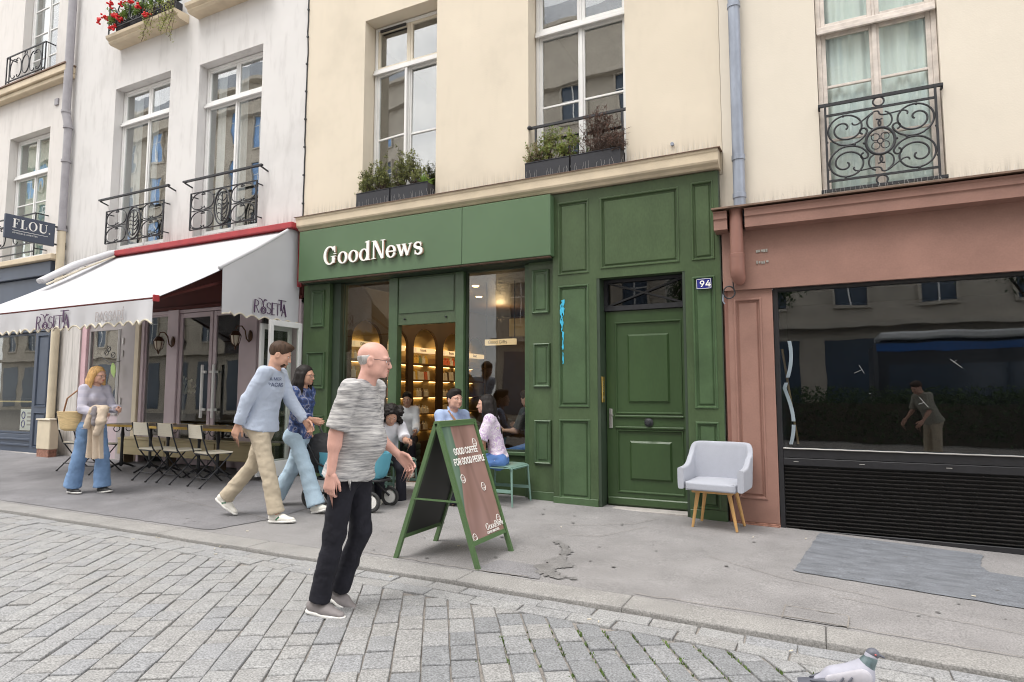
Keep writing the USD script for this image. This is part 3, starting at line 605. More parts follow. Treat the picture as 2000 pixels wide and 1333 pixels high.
# --- downpipes
dp = thing('downpipe', 'tall grey downpipe between the two pale houses, its foot cream', 'downpipe', (-13.43, 6.95, 0))
def vpipe(x, y, z0, z1, r): return B().lathe([(r, z0), (r, z1)], (x, y, 0), 16)
part(dp, 'pipe', vpipe(-13.47, 6.93, 7.0, 11.5, .075).tube([(-13.47, 6.93, 7.02), (-13.42, 6.94, 6.85), (-13.40, 6.95, 6.7)], .075, 14).add(*vpipe(-13.40, 6.95, 4.62, 6.72, .07).get()), 'pipe_grey', 40)
part(dp, 'lower_pipe', vpipe(-13.40, 6.95, .2, 4.62, .072), 'cream_pilaster', 40)
for z in (7.05, 6.72, 6.02, 4.62): part(dp, 'collar', B().lathe([(.07, z - .03), (.088, z - .025), (.088, z + .025), (.07, z + .03)], (-13.40 if z < 7 else -13.47, 6.95 if z < 7 else 6.93, 0), 16), 'pipe_grey', 40)
dp = thing('downpipe', 'zinc downpipe between the cream houses ending in a brown painted elbow', 'downpipe', (-.73, 6.93, 0))
part(dp, 'pipe', vpipe(-.715, 6.97, 3.2, 11.5, .062), 'zinc', 40)
for z in (3.92, 3.50, 5.65): part(dp, 'collar', B().lathe([(.062, z - .03), (.070, z - .026), (.070, z + .026), (.062, z + .03)], (-.715, 6.97, 0), 18), 'zinc', 40)
lp = B().tube([(-.745, 6.86, 3.34), (-.745, 6.85, 3.2), (-.745, 6.84, 2.80)], .066, 18); part(dp, 'lower_pipe', lp, 'brown_dark', 40)
eb = B().tube([(-.745, 6.84, 2.83), (-.745, 6.835, 2.68), (-.742, 6.84, 2.62), (-.735, 6.87, 2.585), (-.73, 6.93, 2.57)], [.074, .074, .074, .068, .05], 18); eb.lathe([(.066, 2.80), (.076, 2.805), (.076, 2.84), (.066, 2.845)], (-.745, 6.84, 0), 18)
part(dp, 'elbow', eb, 'brown_dark', 40)
# bird spikes on the ledges, the cable in the joint of the houses
def spikes(x0, x1, y, z, label, skip=()):
    r = random.Random(int(abs(x0) * 10)); b = B(); x = x0
    while x < x1:
        if not any(p < x < q for p, q in skip): e = np.array([x + r.gauss(0, .012), y + r.choice([-.03, 0, .025]), z + r.uniform(.07, .10)]); b.tube([(x, y, z), e], [.0015, .0010], 3)
        x += r.uniform(.022, .05)
    T = thing('bird_spikes', label, 'spikes', ((x0 + x1) / 2, y, z)); part(T, 'needles', b, 'spike_wire', kind='stuff'); part(T, 'base_strip', B().box(x0, x1, y - .012, y + .012, z - .004, z + .004), 'zinc')
spikes(-6.95, -.95, 6.90, 4.052, 'thin bird spikes along the ledge above the green shop'); spikes(-.62, 4.2, 6.90, 3.345, 'thin bird spikes along the ledge of the brown shopfront')
cbj = thing('facade_cable', 'dark cable running up the joint between the white and cream houses', 'cable', (-7.085, 7.04, 4)); r = random.Random(4); part(cbj, 'cable', B().tube([(-7.085 + r.gauss(0, .006), 7.042, z) for z in np.linspace(4.08, 11, 40)], .011, 6), 'iron', True); 
for z in np.arange(4.3, 8, .45): part(cbj, 'clip', B().box(-7.10, -7.07, 7.025, 7.049, z, z + .025), 'iron')
# ---------------------------------------------------------------- shopfronts
def rpanel(par, x0, x1, z0, z1, y, m, style='sunk', name='panel'):
    """A joinery panel. sunk: a raised field inside a sunk, moulded border; proud: a moulding that stands out with a raised field in it."""
    b = B()
    def ring(r0, r1):
        (a0, a1, c0, c1, ya), (b0, b1, d0, d1, yb) = r0, r1
        o = [(a0, ya, c0), (a1, ya, c0), (a1, ya, c1), (a0, ya, c1)]; i = [(b0, yb, d0), (b1, yb, d0), (b1, yb, d1), (b0, yb, d1)]
        b.add(o + i, [[k, (k + 1) % 4, 4 + (k + 1) % 4, 4 + k] for k in range(4)])
    def run(steps):
        L = [(x0 + d, x1 - d, z0 + d, z1 - d, yy) for d, yy in steps]
        for p, q in zip(L, L[1:]): ring(p, q)
        a0, a1, c0, c1, yy = L[-1]; b.add([(a0, yy, c0), (a1, yy, c0), (a1, yy, c1), (a0, yy, c1)], [[0, 1, 2, 3]])
    if style == 'sunk': run([(-.004, y + .03), (0, y - .001), (.006, y - .012), (.018, y - .012), (.026, y + .004), (.030, y + .016), (.040, y + .018), (.055, y + .004), (.060, y + .003)])
    elif style == 'flat': run([(-.004, y + .03), (0, y - .001), (.005, y - .010), (.014, y - .010), (.024, y + .014), (.030, y + .014)])
    else: run([(0, y + .002), (.002, y - .022), (.012, y - .028), (.022, y - .020), (.030, y - .004), (.050, y - .002), (.058, y - .012), (.064, y - .012)])
    return part(par, name, b, m, 25)
def slab_with(par, name, poly, panels, y0, y1, m):
    """A joinery face with holes left for its panels."""
    for a in panels: poly = poly.difference(sbox(a[0] + .001, a[2] + .001, a[1] - .001, a[3] - .001))
    return part(par, name, B().wall(poly, y0, y1), m)
# --- green shop
shop = thing('shopfront', 'green coffee shop front with two tall panes and an open doorway', 'shopfront', (-5, 7.05, .1))
pl = [(-6.86, -6.60, 2.37, 2.93), (-6.93, -6.57, 1.45, 2.0), (-6.90, -6.57, .55, 1.06)]
slab_with(shop, 'pilaster', sbox(-7.02, .10, -6.51, 3.02), [], 7.05, 7.28, 'green_paint')
for a in pl: rpanel(shop, *a, 7.05, 'green_trim', 'proud')
slab_with(shop, 'pilaster', sbox(-3.25, .06, -2.895, 3.02), [], 7.05, 7.28, 'green_paint')
for a in [(-3.20, -2.97, 2.37, 2.92), (-3.185, -2.96, 1.46, 2.0), (-3.175, -2.95, .53, 1.06)]: rpanel(shop, *a, 7.05, 'green_trim', 'proud')
part(shop, 'plinth', B().box(-3.26, -2.896, 7.03, 7.049, .04, .20, .004), 'green_trim')
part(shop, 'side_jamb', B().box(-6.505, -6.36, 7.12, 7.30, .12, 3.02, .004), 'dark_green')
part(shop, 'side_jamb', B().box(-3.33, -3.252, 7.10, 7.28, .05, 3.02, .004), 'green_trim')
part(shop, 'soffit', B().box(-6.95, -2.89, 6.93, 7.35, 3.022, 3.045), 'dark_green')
part(shop, 'stall_riser', B().box(-6.355, -5.48, 7.17, 7.26, .1, .60, .004), 'green_paint'); part(shop, 'stall_riser', B().box(-4.235, -3.335, 7.17, 7.26, .05, .60, .004), 'green_paint')
part(shop, 'sill', B().box(-6.36, -5.475, 7.13, 7.28, .602, .65, .008), 'green_trim'); part(shop, 'sill', B().box(-4.24, -3.33, 7.13, 7.28, .602, .65, .008), 'green_trim')
def fixed_pane(par, x0, x1, z0, z1, y, m='shop_glass', fm='dark_green', w=.022):
    f = B(); f.box(x0, x0 + w, y - .02, y + .03, z0, z1); f.box(x1 - w, x1, y - .02, y + .03, z0, z1); f.box(x0 + w, x1 - w, y - .019, y + .029, z0, z0 + w); f.box(x0 + w, x1 - w, y - .019, y + .029, z1 - w, z1)
    F = part(par, 'window_frame', f, fm); part(F, 'pane', B().box(x0 + w, x1 - w, y, y + .008, z0 + w, z1 - w), m); return F
fixed_pane(shop, -6.34, -5.48, .652, 3.02, 7.2); fixed_pane(shop, -4.235, -3.335, .652, 3.02, 7.2)
part(shop, 'door_post', B().box(-5.475, -5.325, 7.12, 7.24, .12, 3.02, .006), 'green_trim'); part(shop, 'door_post', B().box(-4.37, -4.245, 7.12, 7.24, .1, 3.02, .006), 'green_trim')
dh = part(shop, 'door_head', B().box(-5.325, -4.372, 7.14, 7.22, 2.34, 3.02, .004), 'green_paint')
part(dh, 'head_panel', B().box(-5.30, -4.40, 7.125, 7.139, 2.50, 2.995, .004), 'green_trim')
for x in (-5.2, -4.52): part(dh, 'stud', B().ell((x, 7.125, 2.42), (.014, .02, .012), 1), 'iron')
part(shop, 'threshold', B().box(-5.47, -4.25, 7.0, 7.3, .06, .155, .006), 'concrete')
# the shop's room
ro = B()
def quad(b, *q): b.add(q, [[0, 1, 2, 3]])
XA, XB, YA, YB, ZA, ZB = -6.95, -1.6, 7.26, 12.5, .15, 3.1
room = thing('shop_room', 'dark brown inside of the coffee shop with its plank floor', 'room', (-4.5, 9.5, .15))
mat('shop_wall', (0.050, 0.028, 0.014), 0.7, 0.2, 2); mat('shop_ceiling', (0.045, 0.026, 0.015), 0.6, 0.15, 2); mat('shop_floor', (0.10, 0.055, 0.03), 0.4, 0.25, 4, stretch=(1, .2, 1))
mat('niche', (0.55, 0.42, 0.20), 0.6, 0.08, 4); mat('shelf_wood', (0.20, 0.12, 0.045), 0.5, 0.2, 6); mat('counter_dark', (0.03, 0.026, 0.022), 0.5, 0.1)
b = B(); quad(b, (XA, YA, ZA), (XB, YA, ZA), (XB, YB, ZA), (XA, YB, ZA)); part(room, 'floor', b, 'shop_floor')
b = B(); quad(b, (XA, YA, ZB), (XA, YB, ZB), (XB, YB, ZB), (XB, YA, ZB)); part(room, 'ceiling', b, 'shop_ceiling')
b = B(); quad(b, (XA, YB, ZA), (XB, YB, ZA), (XB, YB, ZB), (XA, YB, ZB)); quad(b, (XB, YA, ZA), (XB, YA, ZB), (XB, YB, ZB), (XB, YB, ZA)); part(room, 'wall', b, 'shop_wall')
# shelf wall on the left with arched niches
SX = -6.62; bays = [(7.62, 8.38), (8.52, 9.12), (9.28, 10.08), (10.26, 11.05), (11.2, 12.0)]
poly = sbox(7.27, .15, 12.5, 3.1)
for a, c in bays:
    poly = poly.difference(unary_union([sbox(a, .52, c, 2.22), affinity.scale(Point((a + c) / 2, 2.22).buffer((c - a) / 2), 1, .9)]))
m = trimesh.creation.extrude_polygon(poly, .06, engine='earcut'); v = np.asarray(m.vertices)
unit = thing('wall_shelving', 'tall wall shelving with arched lit niches down the left of the shop', 'shelving', (SX, 9.8, .15))
part(unit, 'front', (np.c_[SX - v[:, 2] + .06, v[:, 0], v[:, 1]], np.asarray(m.faces)[:, ::-1]), 'shop_wall')
b = B(); quad(b, (SX - .30, 7.27, .15), (SX - .30, 7.27, 3.1), (SX - .30, 12.5, 3.1), (SX - .30, 12.5, .15)); part(unit, 'back', b, 'niche')
rs = random.Random(11); shelf_z = [.72, 1.02, 1.33, 1.64, 1.94]
for i, c in enumerate([(0.85, .80, .68), (.75, .20, .10), (.80, .55, .12), (.15, .10, .07), (.70, .62, .45), (.25, .32, .18)]): mat('pack_' + 'abcdef'[i], c, .45, .15, 30)
mat('led', (1, .72, .35), .5, 0, emit=((1.0, .62, .24), 4.5)); mat('lit_sign', (1, .8, .5), .5, 0, emit=((1.0, .70, .38), .42)); mat('sign_print', (.08, .04, .02), .6, 0)
for i, (a, c) in enumerate(bays):
    for z in shelf_z:
        sh = part(unit, 'shelf', B().box(SX - .29, SX + .02, a, c, z - .025, z, .004), 'shelf_wood')
        part(sh, 'light_strip', B().box(SX - .285, SX - .27, a + .03, c - .03, z - .034, z - .027), 'led')
    part(unit, 'light_strip', B().box(SX - .285, SX - .265, a + .06, c - .06, 2.24, 2.252), 'led')
    sg = part(unit, 'niche_sign', B().box(SX - .06, SX + .075, a + .06, c - .12, 2.13, 2.22, .004), 'lit_sign')
    b = B(); lettering(b, ['Gifts', 'Goods', 'Goods', 'Beans', 'Good'][i], 0, 0, 0, .05, .9, .003); b.move(np.array([[0, -1, 0, SX + .078], [1, 0, 0, a + .18], [0, 0, 1, 2.15], [0, 0, 0, 1.]])); part(sg, 'sign_lettering', b, 'sign_print')
goods = 0; ORD = ['first', 'second', 'third', 'fourth', 'fifth', 'sixth', 'seventh', 'eighth', 'ninth', 'tenth', 'eleventh', 'twelfth']
for i, (a, c) in enumerate(bays[:4]):
    for k, z in enumerate(shelf_z):
        y = a + .05; h = [.16, .15, .15, .17, .15][k]; w = rs.choice([.075, .085, .10]); tall = rs.random() < .5; cm = 'pack_' + rs.choice('aaabcef')
        q_n = -1
        while y + w < c - .05:
            q_n += 1
            b = B(); x1 = SX - .03 - rs.random() * .03; hh = h * rs.uniform(.85, 1.05)
            if tall: b.lathe([(0.0, z), (w * .42, z), (w * .42, z + hh * .62), (w * .2, z + hh * .75), (w * .2, z + hh), (0, z + hh)], (x1 - w * .45, y + w / 2, 0.001), 9)
            else: b.add(np.array([[x1 - .06, y, z + .001], [x1, y, z + .001], [x1, y + w * .92, z + .001], [x1 - .06, y + w * .92, z + .001], [x1 - .045, y + .004, z + hh], [x1 - .015, y + .004, z + hh], [x1 - .015, y + w * .88, z + hh], [x1 - .045, y + w * .88, z + hh]]), [[0, 3, 2, 1], [4, 5, 6, 7], [0, 1, 5, 4], [1, 2, 6, 5], [2, 3, 7, 6], [3, 0, 4, 7]])
            kind = 'jar' if tall else 'coffee_packet'
            p_ = top(kind, b, cm if rs.random() < .6 else 'pack_' + rs.choice('aabcdef'), f'small {"jar" if tall else "packet"} {ORD[q_n]} from the street on the {["lowest", "second lowest", "middle", "second highest", "top"][k]} shelf of the {["first", "second", "third", "fourth"][i]} lit niche', 'jar' if tall else 'packet', group=f'{"jars" if tall else "packets"} on the {["lowest", "second lowest", "middle", "second highest", "top"][k]} shelf of the {["first", "second", "third", "fourth"][i]} niche')
            y += w * rs.choice([1.02, 1.05, 1.1]); goods += 1
# counter and hanging signs at the right
ct = thing('counter', 'dark coffee counter deep in the shop behind the right pane', 'counter', (-3.2, 10.6, .15))
part(ct, 'counter_body', B().box(-4.3, -1.7, 10.4, 11.1, .15, 1.12, .01), 'counter_dark'); part(ct, 'counter_top', B().box(-4.35, -1.68, 10.35, 11.15, 1.122, 1.16, .008), 'shelf_wood')
bk = thing('back_shelf', 'backlit shelf of jars on the rear wall of the shop', 'shelf', (-3.2, 12.2, 1.3))
for z in (1.55, 1.95): 
    sh = part(bk, 'shelf', B().box(-4.5, -1.7, 12.1, 12.48, z, z + .03), 'shelf_wood'); part(sh, 'light_strip', B().box(-4.45, -1.75, 12.44, 12.46, z - .02, z - .005), 'led')
jb = B(); 
for k in range(26): x = -4.4 + k * .1; z = 1.582 if k % 2 else 1.982; jb.lathe([(0, z), (.035, z), (.035, z + .13), (.02, z + .16), (0, z + .16)], (x, 12.25, 0), 8)
part(bk, 'jars', jb, 'pack_a', kind='stuff')
hs = thing('hanging_sign', 'lit orange sign hanging inside behind the right pane of the coffee shop', 'sign', (-3.35, 8.2, 2.0))
part(hs, 'sign_box', B().box(-3.75, -3.20, 8.2, 8.26, 1.93, 2.01, .004), 'lit_sign'); b = B(); lettering(b, 'Good Bar', -3.62, 8.199, 1.95, .045, .9, .002); part(hs, 'sign_lettering', b, 'sign_print')
part(hs, 'rod', B().bar((-3.7, 8.23, 2.0), (-3.7, 8.23, 3.1), .01).bar((-3.25, 8.23, 2.0), (-3.25, 8.23, 3.1), .01), 'iron')
hs = thing('hanging_sign', 'lit orange sign inside near the doorway with dark letters reading Good Gifts', 'sign', (-4.5, 8.4, 2.0))
part(hs, 'sign_box', B().box(-4.62, -4.10, 8.4, 8.46, 2.12, 2.21, .004), 'lit_sign'); b = B(); lettering(b, 'Good Gifts', -4.56, 8.399, 2.14, .05, .95, .002); part(hs, 'sign_lettering', b, 'sign_print')
part(hs, 'rod', B().bar((-4.6, 8.43, 2.2), (-4.6, 8.43, 3.1), .01).bar((-4.12, 8.43, 2.2), (-4.12, 8.43, 3.1), .01), 'iron')
hd = thing('shop_hood', 'warm wooden band under the ceiling inside the coffee shop', 'panelling', (-3.4, 9.2, 2.4))
part(hd, 'band', B().box(-4.6, -1.62, 9.2, 9.3, 2.32, 2.62, .01), 'niche')
for x, y in ((-4.9, 8.6), (-3.6, 8.9), (-5.4, 9.6)):
    lt = thing('ceiling_spot', f'small round warm ceiling lamp {["near the doorway", "above the hanging signs behind the right pane", "above the lit niches"][[-4.9, -3.6, -5.4].index(x)]}', 'lamp', (x, y, 3.1), group='spot lamps in the shop ceiling'); part(lt, 'lamp_disc', B().lathe([(0, 3.085), (.05, 3.085), (.06, 3.099)], (x, y, 0), 14), 'led')
for k, (x, y) in enumerate(((-5.6, 9.0), (-5.6, 10.8), (-3.4, 9.9))):
    L = UsdLux.SphereLight.Define(stage, f'/World/shop_lamp{"_%03d" % k if k else ""}'); L.CreateRadiusAttr(.07); L.CreateIntensityAttr(85.0 if k < 2 else 14.0); L.CreateColorAttr(Gf.Vec3f(1, .68, .34)); L.AddTranslateOp().Set(Gf.Vec3d(x, y, 2.85)); tag(L.GetPrim(), ['warm lamp over the shelves near the street', 'warm lamp over the deeper shelves', 'warm lamp over the coffee counter'][k], 'lamp')
# --- sign board with letters
sb_ = thing('shop_sign', 'long green fascia board with raised white letters above the coffee shop', 'sign', (-4.9, 6.9, 3.04))
part(sb_, 'board', B().box(-6.95, -4.115, 6.85, 7.045, 3.046, 3.80, .006), 'green_board'); part(sb_, 'board', B().box(-4.111, -2.87, 6.85, 7.045, 3.046, 3.80, .006), 'green_board')
part(sb_, 'bottom_return', B().box(-6.93, -2.89, 6.87, 7.04, 3.03, 3.045), 'flashing')
def stroke(pts, ws):
    """A pen stroke of changing width."""
    return unary_union([LineString([p, q]).buffer(1e-4).union(Polygon(np.array(Point(p).buffer(w / 2, 12).union(Point(q).buffer(w2 / 2, 12)).convex_hull.exterior.coords))) for p, q, w, w2 in zip(pts, pts[1:], ws, ws[1:])])
def arc(cx, cz, rx, rz_, a0, a1, n=26): return [(cx + rx * math.cos(t), cz + rz_ * math.sin(t)) for t in np.linspace(a0, a1, n)]
def ring_o(cx, cz, rx, rz_, th, tn):
    return affinity.rotate(affinity.scale(Point(cx, cz).buffer(1, 32), rx, rz_).difference(affinity.scale(Point(cx, cz).buffer(1, 32), rx - th, rz_ - tn)), 0)
def serif(x, z, w, h=.028): return sbox(x - w / 2, z, x + w / 2, z + h)
def glyph(ch):
    """Bold old-style letters with serifs; x-height .62, capitals 1."""
    if ch == 'G':
        g = ring_o(.44, .5, .44, .53, .16, .06); g = g.difference(Polygon([(.52, .56), (1.2, .62), (1.2, .98), (.78, .90)])).difference(sbox(.70, .3, 1, .56))
        return g.union(sbox(.63, .06, .80, .44)).union(serif(.715, .42, .34)).union(Polygon([(.70, .98), (.80, 1.02), (.82, .66), (.78, .66)])), .93
    if ch == 'o': return ring_o(.335, .30, .335, .34, .145, .05), .68
    if ch == 'd': return ring_o(.32, .30, .32, .34, .14, .05).union(sbox(.50, 0, .655, 1.04)).union(Polygon([(.38, 1.00), (.655, 1.06), (.655, 1.0), (.5, .96)])).union(sbox(.50, -.02, .74, .03)), .76
    if ch == 'N': return unary_union([sbox(.10, 0, .165, 1), sbox(.72, 0, .785, 1), Polygon([(.06, 1), (.27, 1), (.785, .0), (.66, -.03)]), serif(.13, 0, .26), serif(.75, .972, .28), serif(.13, .972, .24)]), .86
    if ch == 'e':
        g = ring_o(.32, .30, .32, .34, .145, .05).difference(Polygon([(.34, .26), (1, .12), (1, .29), (.34, .29)])); return g.union(sbox(.12, .275, .62, .335)), .64
    if ch == 'w': return unary_union([Polygon([(.0, .62), (.17, .62), (.36, 0), (.25, -.02)]), Polygon([(.27, 0), (.35, 0), (.52, .62), (.45, .62)]), Polygon([(.36, .62), (.53, .62), (.72, 0), (.61, -.02)]), Polygon([(.63, 0), (.71, 0), (.92, .62), (.85, .62)]), serif(.08, .595, .26), serif(.44, .595, .24), serif(.87, .595, .2)]), .95
    if ch == 's':
        pts = arc(.27, .46, .19, .155, .35, PI * 1.1, 16) + arc(.30, .155, .19, .165, PI * .55, -PI * .9, 22); ws = list(np.interp(np.linspace(0, 1, len(pts)), [0, .12, .3, .5, .72, .9, 1], [.05, .06, .10, .165, .12, .06, .05]))
        return stroke(pts, ws).union(Polygon([(.40, .62), (.455, .62), (.465, .42), (.44, .42)])).union(Polygon([(.10, .2), (.125, .2), (.16, -.01), (.09, -.01)])), .54
x = -6.42; H_ = .255
for ch in 'GoodNews':
    g, adv = glyph(ch); g = affinity.affine_transform(g.buffer(.006), [H_, 0, 0, H_, x, 3.245])
    lt = part(sb_, 'letter', B().wall(g, 6.806, 6.822), 'white_letter'); part(lt, 'letter_side', B().wall(g.buffer(-.002), 6.8225, 6.848), 'rose_letter_side')
    x += adv * H_ * 1.125
# --- green door surround and door
dw = thing('doorway', 'green panelled doorway with a closed door and dark glass above it', 'doorway', (-1.9, 6.97, .1))
G = 6.97
pan = [(-2.82, -2.42, 2.81, 3.71), (-2.28, -1.36, 2.84, 3.70), (-1.23, -.985, 2.84, 3.72), (-2.82, -2.43, 1.22, 2.68), (-2.82, -2.43, .15, 1.08), (-1.235, -.99, 1.22, 2.66), (-1.235, -.99, .16, 1.08)]
poly = sbox(-2.89, .05, -.935, 3.82).difference(sbox(-2.335, -.5, -1.31, 2.735))
slab_with(dw, 'surround', poly, pan, G, G + .12, 'green_paint')
for a in pan: rpanel(dw, *a, G, 'green_trim' if a[3] < 2.7 else 'green_paint')
part(dw, 'side_return', B().box(-.935, -.925, G + .002, 7.05, .03, 3.82), 'dark_green')
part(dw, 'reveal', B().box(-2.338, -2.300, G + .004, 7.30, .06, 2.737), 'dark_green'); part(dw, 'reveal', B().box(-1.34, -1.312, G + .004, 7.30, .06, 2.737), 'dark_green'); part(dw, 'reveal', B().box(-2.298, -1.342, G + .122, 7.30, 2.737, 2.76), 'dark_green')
part(dw, 'plinth', B().box(-2.893, -2.34, G - .014, G - .001, .04, .17, .004), 'green_trim'); part(dw, 'plinth', B().box(-1.308, -.93, G - .014, G - .001, .0, .15, .004), 'green_trim')
tr = part(dw, 'transom_frame', B().box(-2.299, -1.341, 7.14, 7.22, 2.36, 2.42, .004).box(-2.299, -1.341, 7.14, 7.22, 2.70, 2.735, .004).box(-2.299, -2.26, 7.141, 7.219, 2.42, 2.70).box(-1.38, -1.341, 7.141, 7.219, 2.42, 2.70), 'iron')
part(tr, 'pane', B().box(-2.262, -1.378, 7.19, 7.196, 2.418, 2.702), 'dark_glass'); part(tr, 'cross_bar', B().bar((-2.26, 7.165, 2.42), (-1.38, 7.165, 2.70), .02), 'iron'); part(tr, 'cross_bar', B().bar((-2.26, 7.168, 2.70), (-1.38, 7.168, 2.42), .02), 'iron')
part(dw, 'hall', B().box(-2.3, -1.34, 8.0, 8.05, 0, 2.9), 'room_dark')
leafp = [(-2.18, -1.40, 1.145, 2.225), (-2.17, -1.40, .24, .965)]
DY = 7.17
poly = sbox(-2.29, .07, -1.345, 2.355)
door = slab_with(dw, 'door', poly, leafp, DY, DY + .05, 'door_green')
for a, f_ in zip(leafp, [(-2.03, -1.545, 1.275, 2.075), (-2.02, -1.535, .39, .835)]):
    rpanel(door, *a, DY, 'door_green', 'flat'); b = B()
    x0, x1, z0, z1 = f_; yy = DY + .0125
    b.add([(x0, yy, z0), (x1, yy, z0), (x1, yy, z1), (x0, yy, z1), (x0 + .022, yy - .02, z0 + .022), (x1 - .022, yy - .02, z0 + .022), (x1 - .022, yy - .02, z1 - .022), (x0 + .022, yy - .02, z1 - .022)], [[0, 1, 5, 4], [1, 2, 6, 5], [2, 3, 7, 6], [3, 0, 4, 7], [4, 5, 6, 7]])
    part(door, 'raised_field', b, 'door_green')
for z in (1.118, .988): part(door, 'moulding', B().box(-2.19, -1.39, DY - .022, DY - .001, z - .014, z + .014, .008), 'door_green')
part(door, 'kick_rail', B().box(-2.285, -1.35, DY - .03, DY - .001, .10, .19, .012), 'door_green')
kn = B().lathe([(0, 0), (.05, 0), (.052, .01), (.03, .018), (.018, .03), (.034, .045), (.038, .06), (.025, .075), (0, .078)], n=18); kn.move(trimesh.transformations.translation_matrix((-1.79, DY, 1.053)) @ trimesh.transformations.rotation_matrix(PI / 2, [1, 0, 0])); part(door, 'knob', kn, 'iron', 40)
hp = part(door, 'handle_plate', B().box(-2.262, -2.222, DY - .012, DY - .001, .975, 1.205, .004), 'steel'); part(hp, 'lever', B().bar((-2.242, DY - .03, 1.13), (-2.20, DY - .035, 1.13), .015), 'steel')
part(dw, 'step', B().box(-2.32, -1.28, 6.98, 7.35, .0, .085, .008), 'concrete')
ic = thing('door_intercom', 'tall narrow brass entry panel beside the green door', 'intercom', (-2.30, 7.05, 1.4))
part(ic, 'plate', B().box(-2.2995, -2.288, 7.0, 7.10, 1.28, 1.58, .003), 'brass')
for k in range(5): part(ic, 'button', B().box(-2.288, -2.284, 7.035, 7.05, 1.40 + k * .028, 1.415 + k * .028), 'steel')
part(ic, 'lock', B().box(-2.288, -2.284, 7.03, 7.06, 1.325, 1.355), 'steel')
nb = thing('house_number', 'blue enamel plate with white number 94', 'number plate', (-1.105, 6.94, 2.57))
part(nb, 'plate', B().box(-1.185, -1.025, 6.943, 6.952, 2.515, 2.63, .002), 'enamel_blue')
bb = B(); 
for a in ((-1.181, -1.029, 2.519, 2.523), (-1.181, -1.029, 2.622, 2.626), (-1.181, -1.177, 2.519, 2.626), (-1.033, -1.029, 2.519, 2.626)): bb.box(a[0], a[1], 6.940, 6.9425, a[2], a[3])
part(nb, 'border', bb, 'white_letter'); b = B(); lettering(b, '94', -1.156, 6.942, 2.540, .066, 1.05, .002, True); part(nb, 'digits', b, 'white_letter')
gf = unary_union([rough_poly([(-2.775, 2.50), (-2.748, 2.50), (-2.745, 2.36), (-2.755, 2.22), (-2.775, 2.10), (-2.79, 2.25), (-2.795, 2.38)], .008, .025, 9), rough_poly([(-2.768, 2.12), (-2.752, 2.12), (-2.756, 1.90), (-2.768, 1.90)], .005, .03, 8), rough_poly([(-2.766, 1.88), (-2.754, 1.88), (-2.758, 1.74), (-2.764, 1.72)], .004, .03, 7)])
for hx, hz, hr in ((-2.772, 2.43, .008), (-2.765, 2.33, .010), (-2.776, 2.27, .007), (-2.762, 2.05, .005)): gf = gf.difference(affinity.scale(Point(hx, hz).buffer(hr), .8, 2.0))
top('paint_splash', B().wall(gf, 6.9655, 6.9725), 'graffiti', 'bright blue paint splash on the left green pilaster of the doorway', 'paint mark')
# --- brown shop
br = thing('shopfront', 'brown painted shopfront with a wide dark pane over a black grille', 'shopfront', (.6, 6.95, 0))
part(br, 'fascia', B().wall(sbox(-.905, 2.475, 6.5, 3.12), 6.935, 7.05), 'brown_paint')
cb_ = B()
for xa, xb in ((-.965, -.83), (-.655, 6.5)):
    prof = Polygon([(6.935, 3.10), (6.80, 3.11), (6.80, 3.215), (6.785, 3.225), (6.785, 3.285), (6.76, 3.30), (7.05, 3.318), (7.05, 3.10)])
    m = trimesh.creation.extrude_polygon(prof, xb - xa, engine='earcut'); v = np.asarray(m.vertices); cb_.add(np.c_[xa + v[:, 2], v[:, 0], v[:, 1]], m.faces)
part(br, 'cornice', cb_, 'brown_paint')
part(br, 'backing', B().box(-.904, 6.5, 7.06, 7.2, 3.0, 3.299), 'brown_dark'); part(br, 'flashing', B().box(-.98, 6.5, 6.74, 7.049, 3.320, 3.338), 'flashing')
slab_with(br, 'pilaster', sbox(-.865, .07, -.425, 2.474), [(-.81, -.53, .30, 2.385)], 6.97, 7.2, 'brown_paint'); rpanel(br, -.81, -.53, .30, 2.385, 6.97, 'brown_paint')
part(br, 'side_strip', B().box(-.905, -.867, 6.99, 7.2, .05, 2.474), 'brown_dark'); part(br, 'foot', B().box(-.87, -.42, 6.965, 7.2, -.02, .069, .012), 'red_brick_dust')
part(br, 'rubble_foot', B().box(-.80, -.43, 6.95, 6.9645, -.02, .05, .006), 'red_brick_dust')
fr_ = B(); fr_.box(-.42, -.375, 6.985, 7.1, -.02, 2.474); fr_.box(-.375, 6.4, 6.987, 7.1, 2.44, 2.474); fr_.box(-.375, 6.4, 6.987, 7.1, .735, .83, .004); fr_.box(2.55, 2.6, 6.988, 7.1, .83, 2.44)
FW = part(br, 'window_frame', fr_, 'black_metal')
part(FW, 'pane', B().box(-.376, 2.552, 7.03, 7.04, .828, 2.442), 'brown_shop_glass'); part(FW, 'pane', B().box(2.598, 6.4, 7.03, 7.04, .828, 2.442), 'shop_glass')
part(FW, 'sill_strip', B().box(-.374, 6.4, 6.972, 6.986, .822, .834, .003), 'steel')
gp = part(br, 'grille_back', B().box(-.374, 6.4, 7.06, 7.1, -.1, .734), 'black_metal')
part(br, 'grille_rail', B().box(-.374, 6.4, 6.982, 7.055, .66, .732, .004), 'black_metal')
for k in range(17):
    z = .055 + k * .0362 - .02
    b = B(); b.add([(-.37, 7.055, z), (6.4, 7.055, z), (6.4, 6.998, z + .012), (-.37, 6.998, z + .012), (-.37, 7.055, z + .018), (6.4, 7.055, z + .018), (6.4, 6.990, z + .020), (-.37, 6.990, z + .020)], [[0, 1, 2, 3], [4, 7, 6, 5], [3, 2, 6, 7], [0, 3, 7, 4], [1, 5, 6, 2]])
    part(br, 'slat', b, 'black_slat')
part(br, 'grille_foot', B().box(-.374, 6.4, 6.984, 7.05, -.15, .03, .004), 'black_metal')
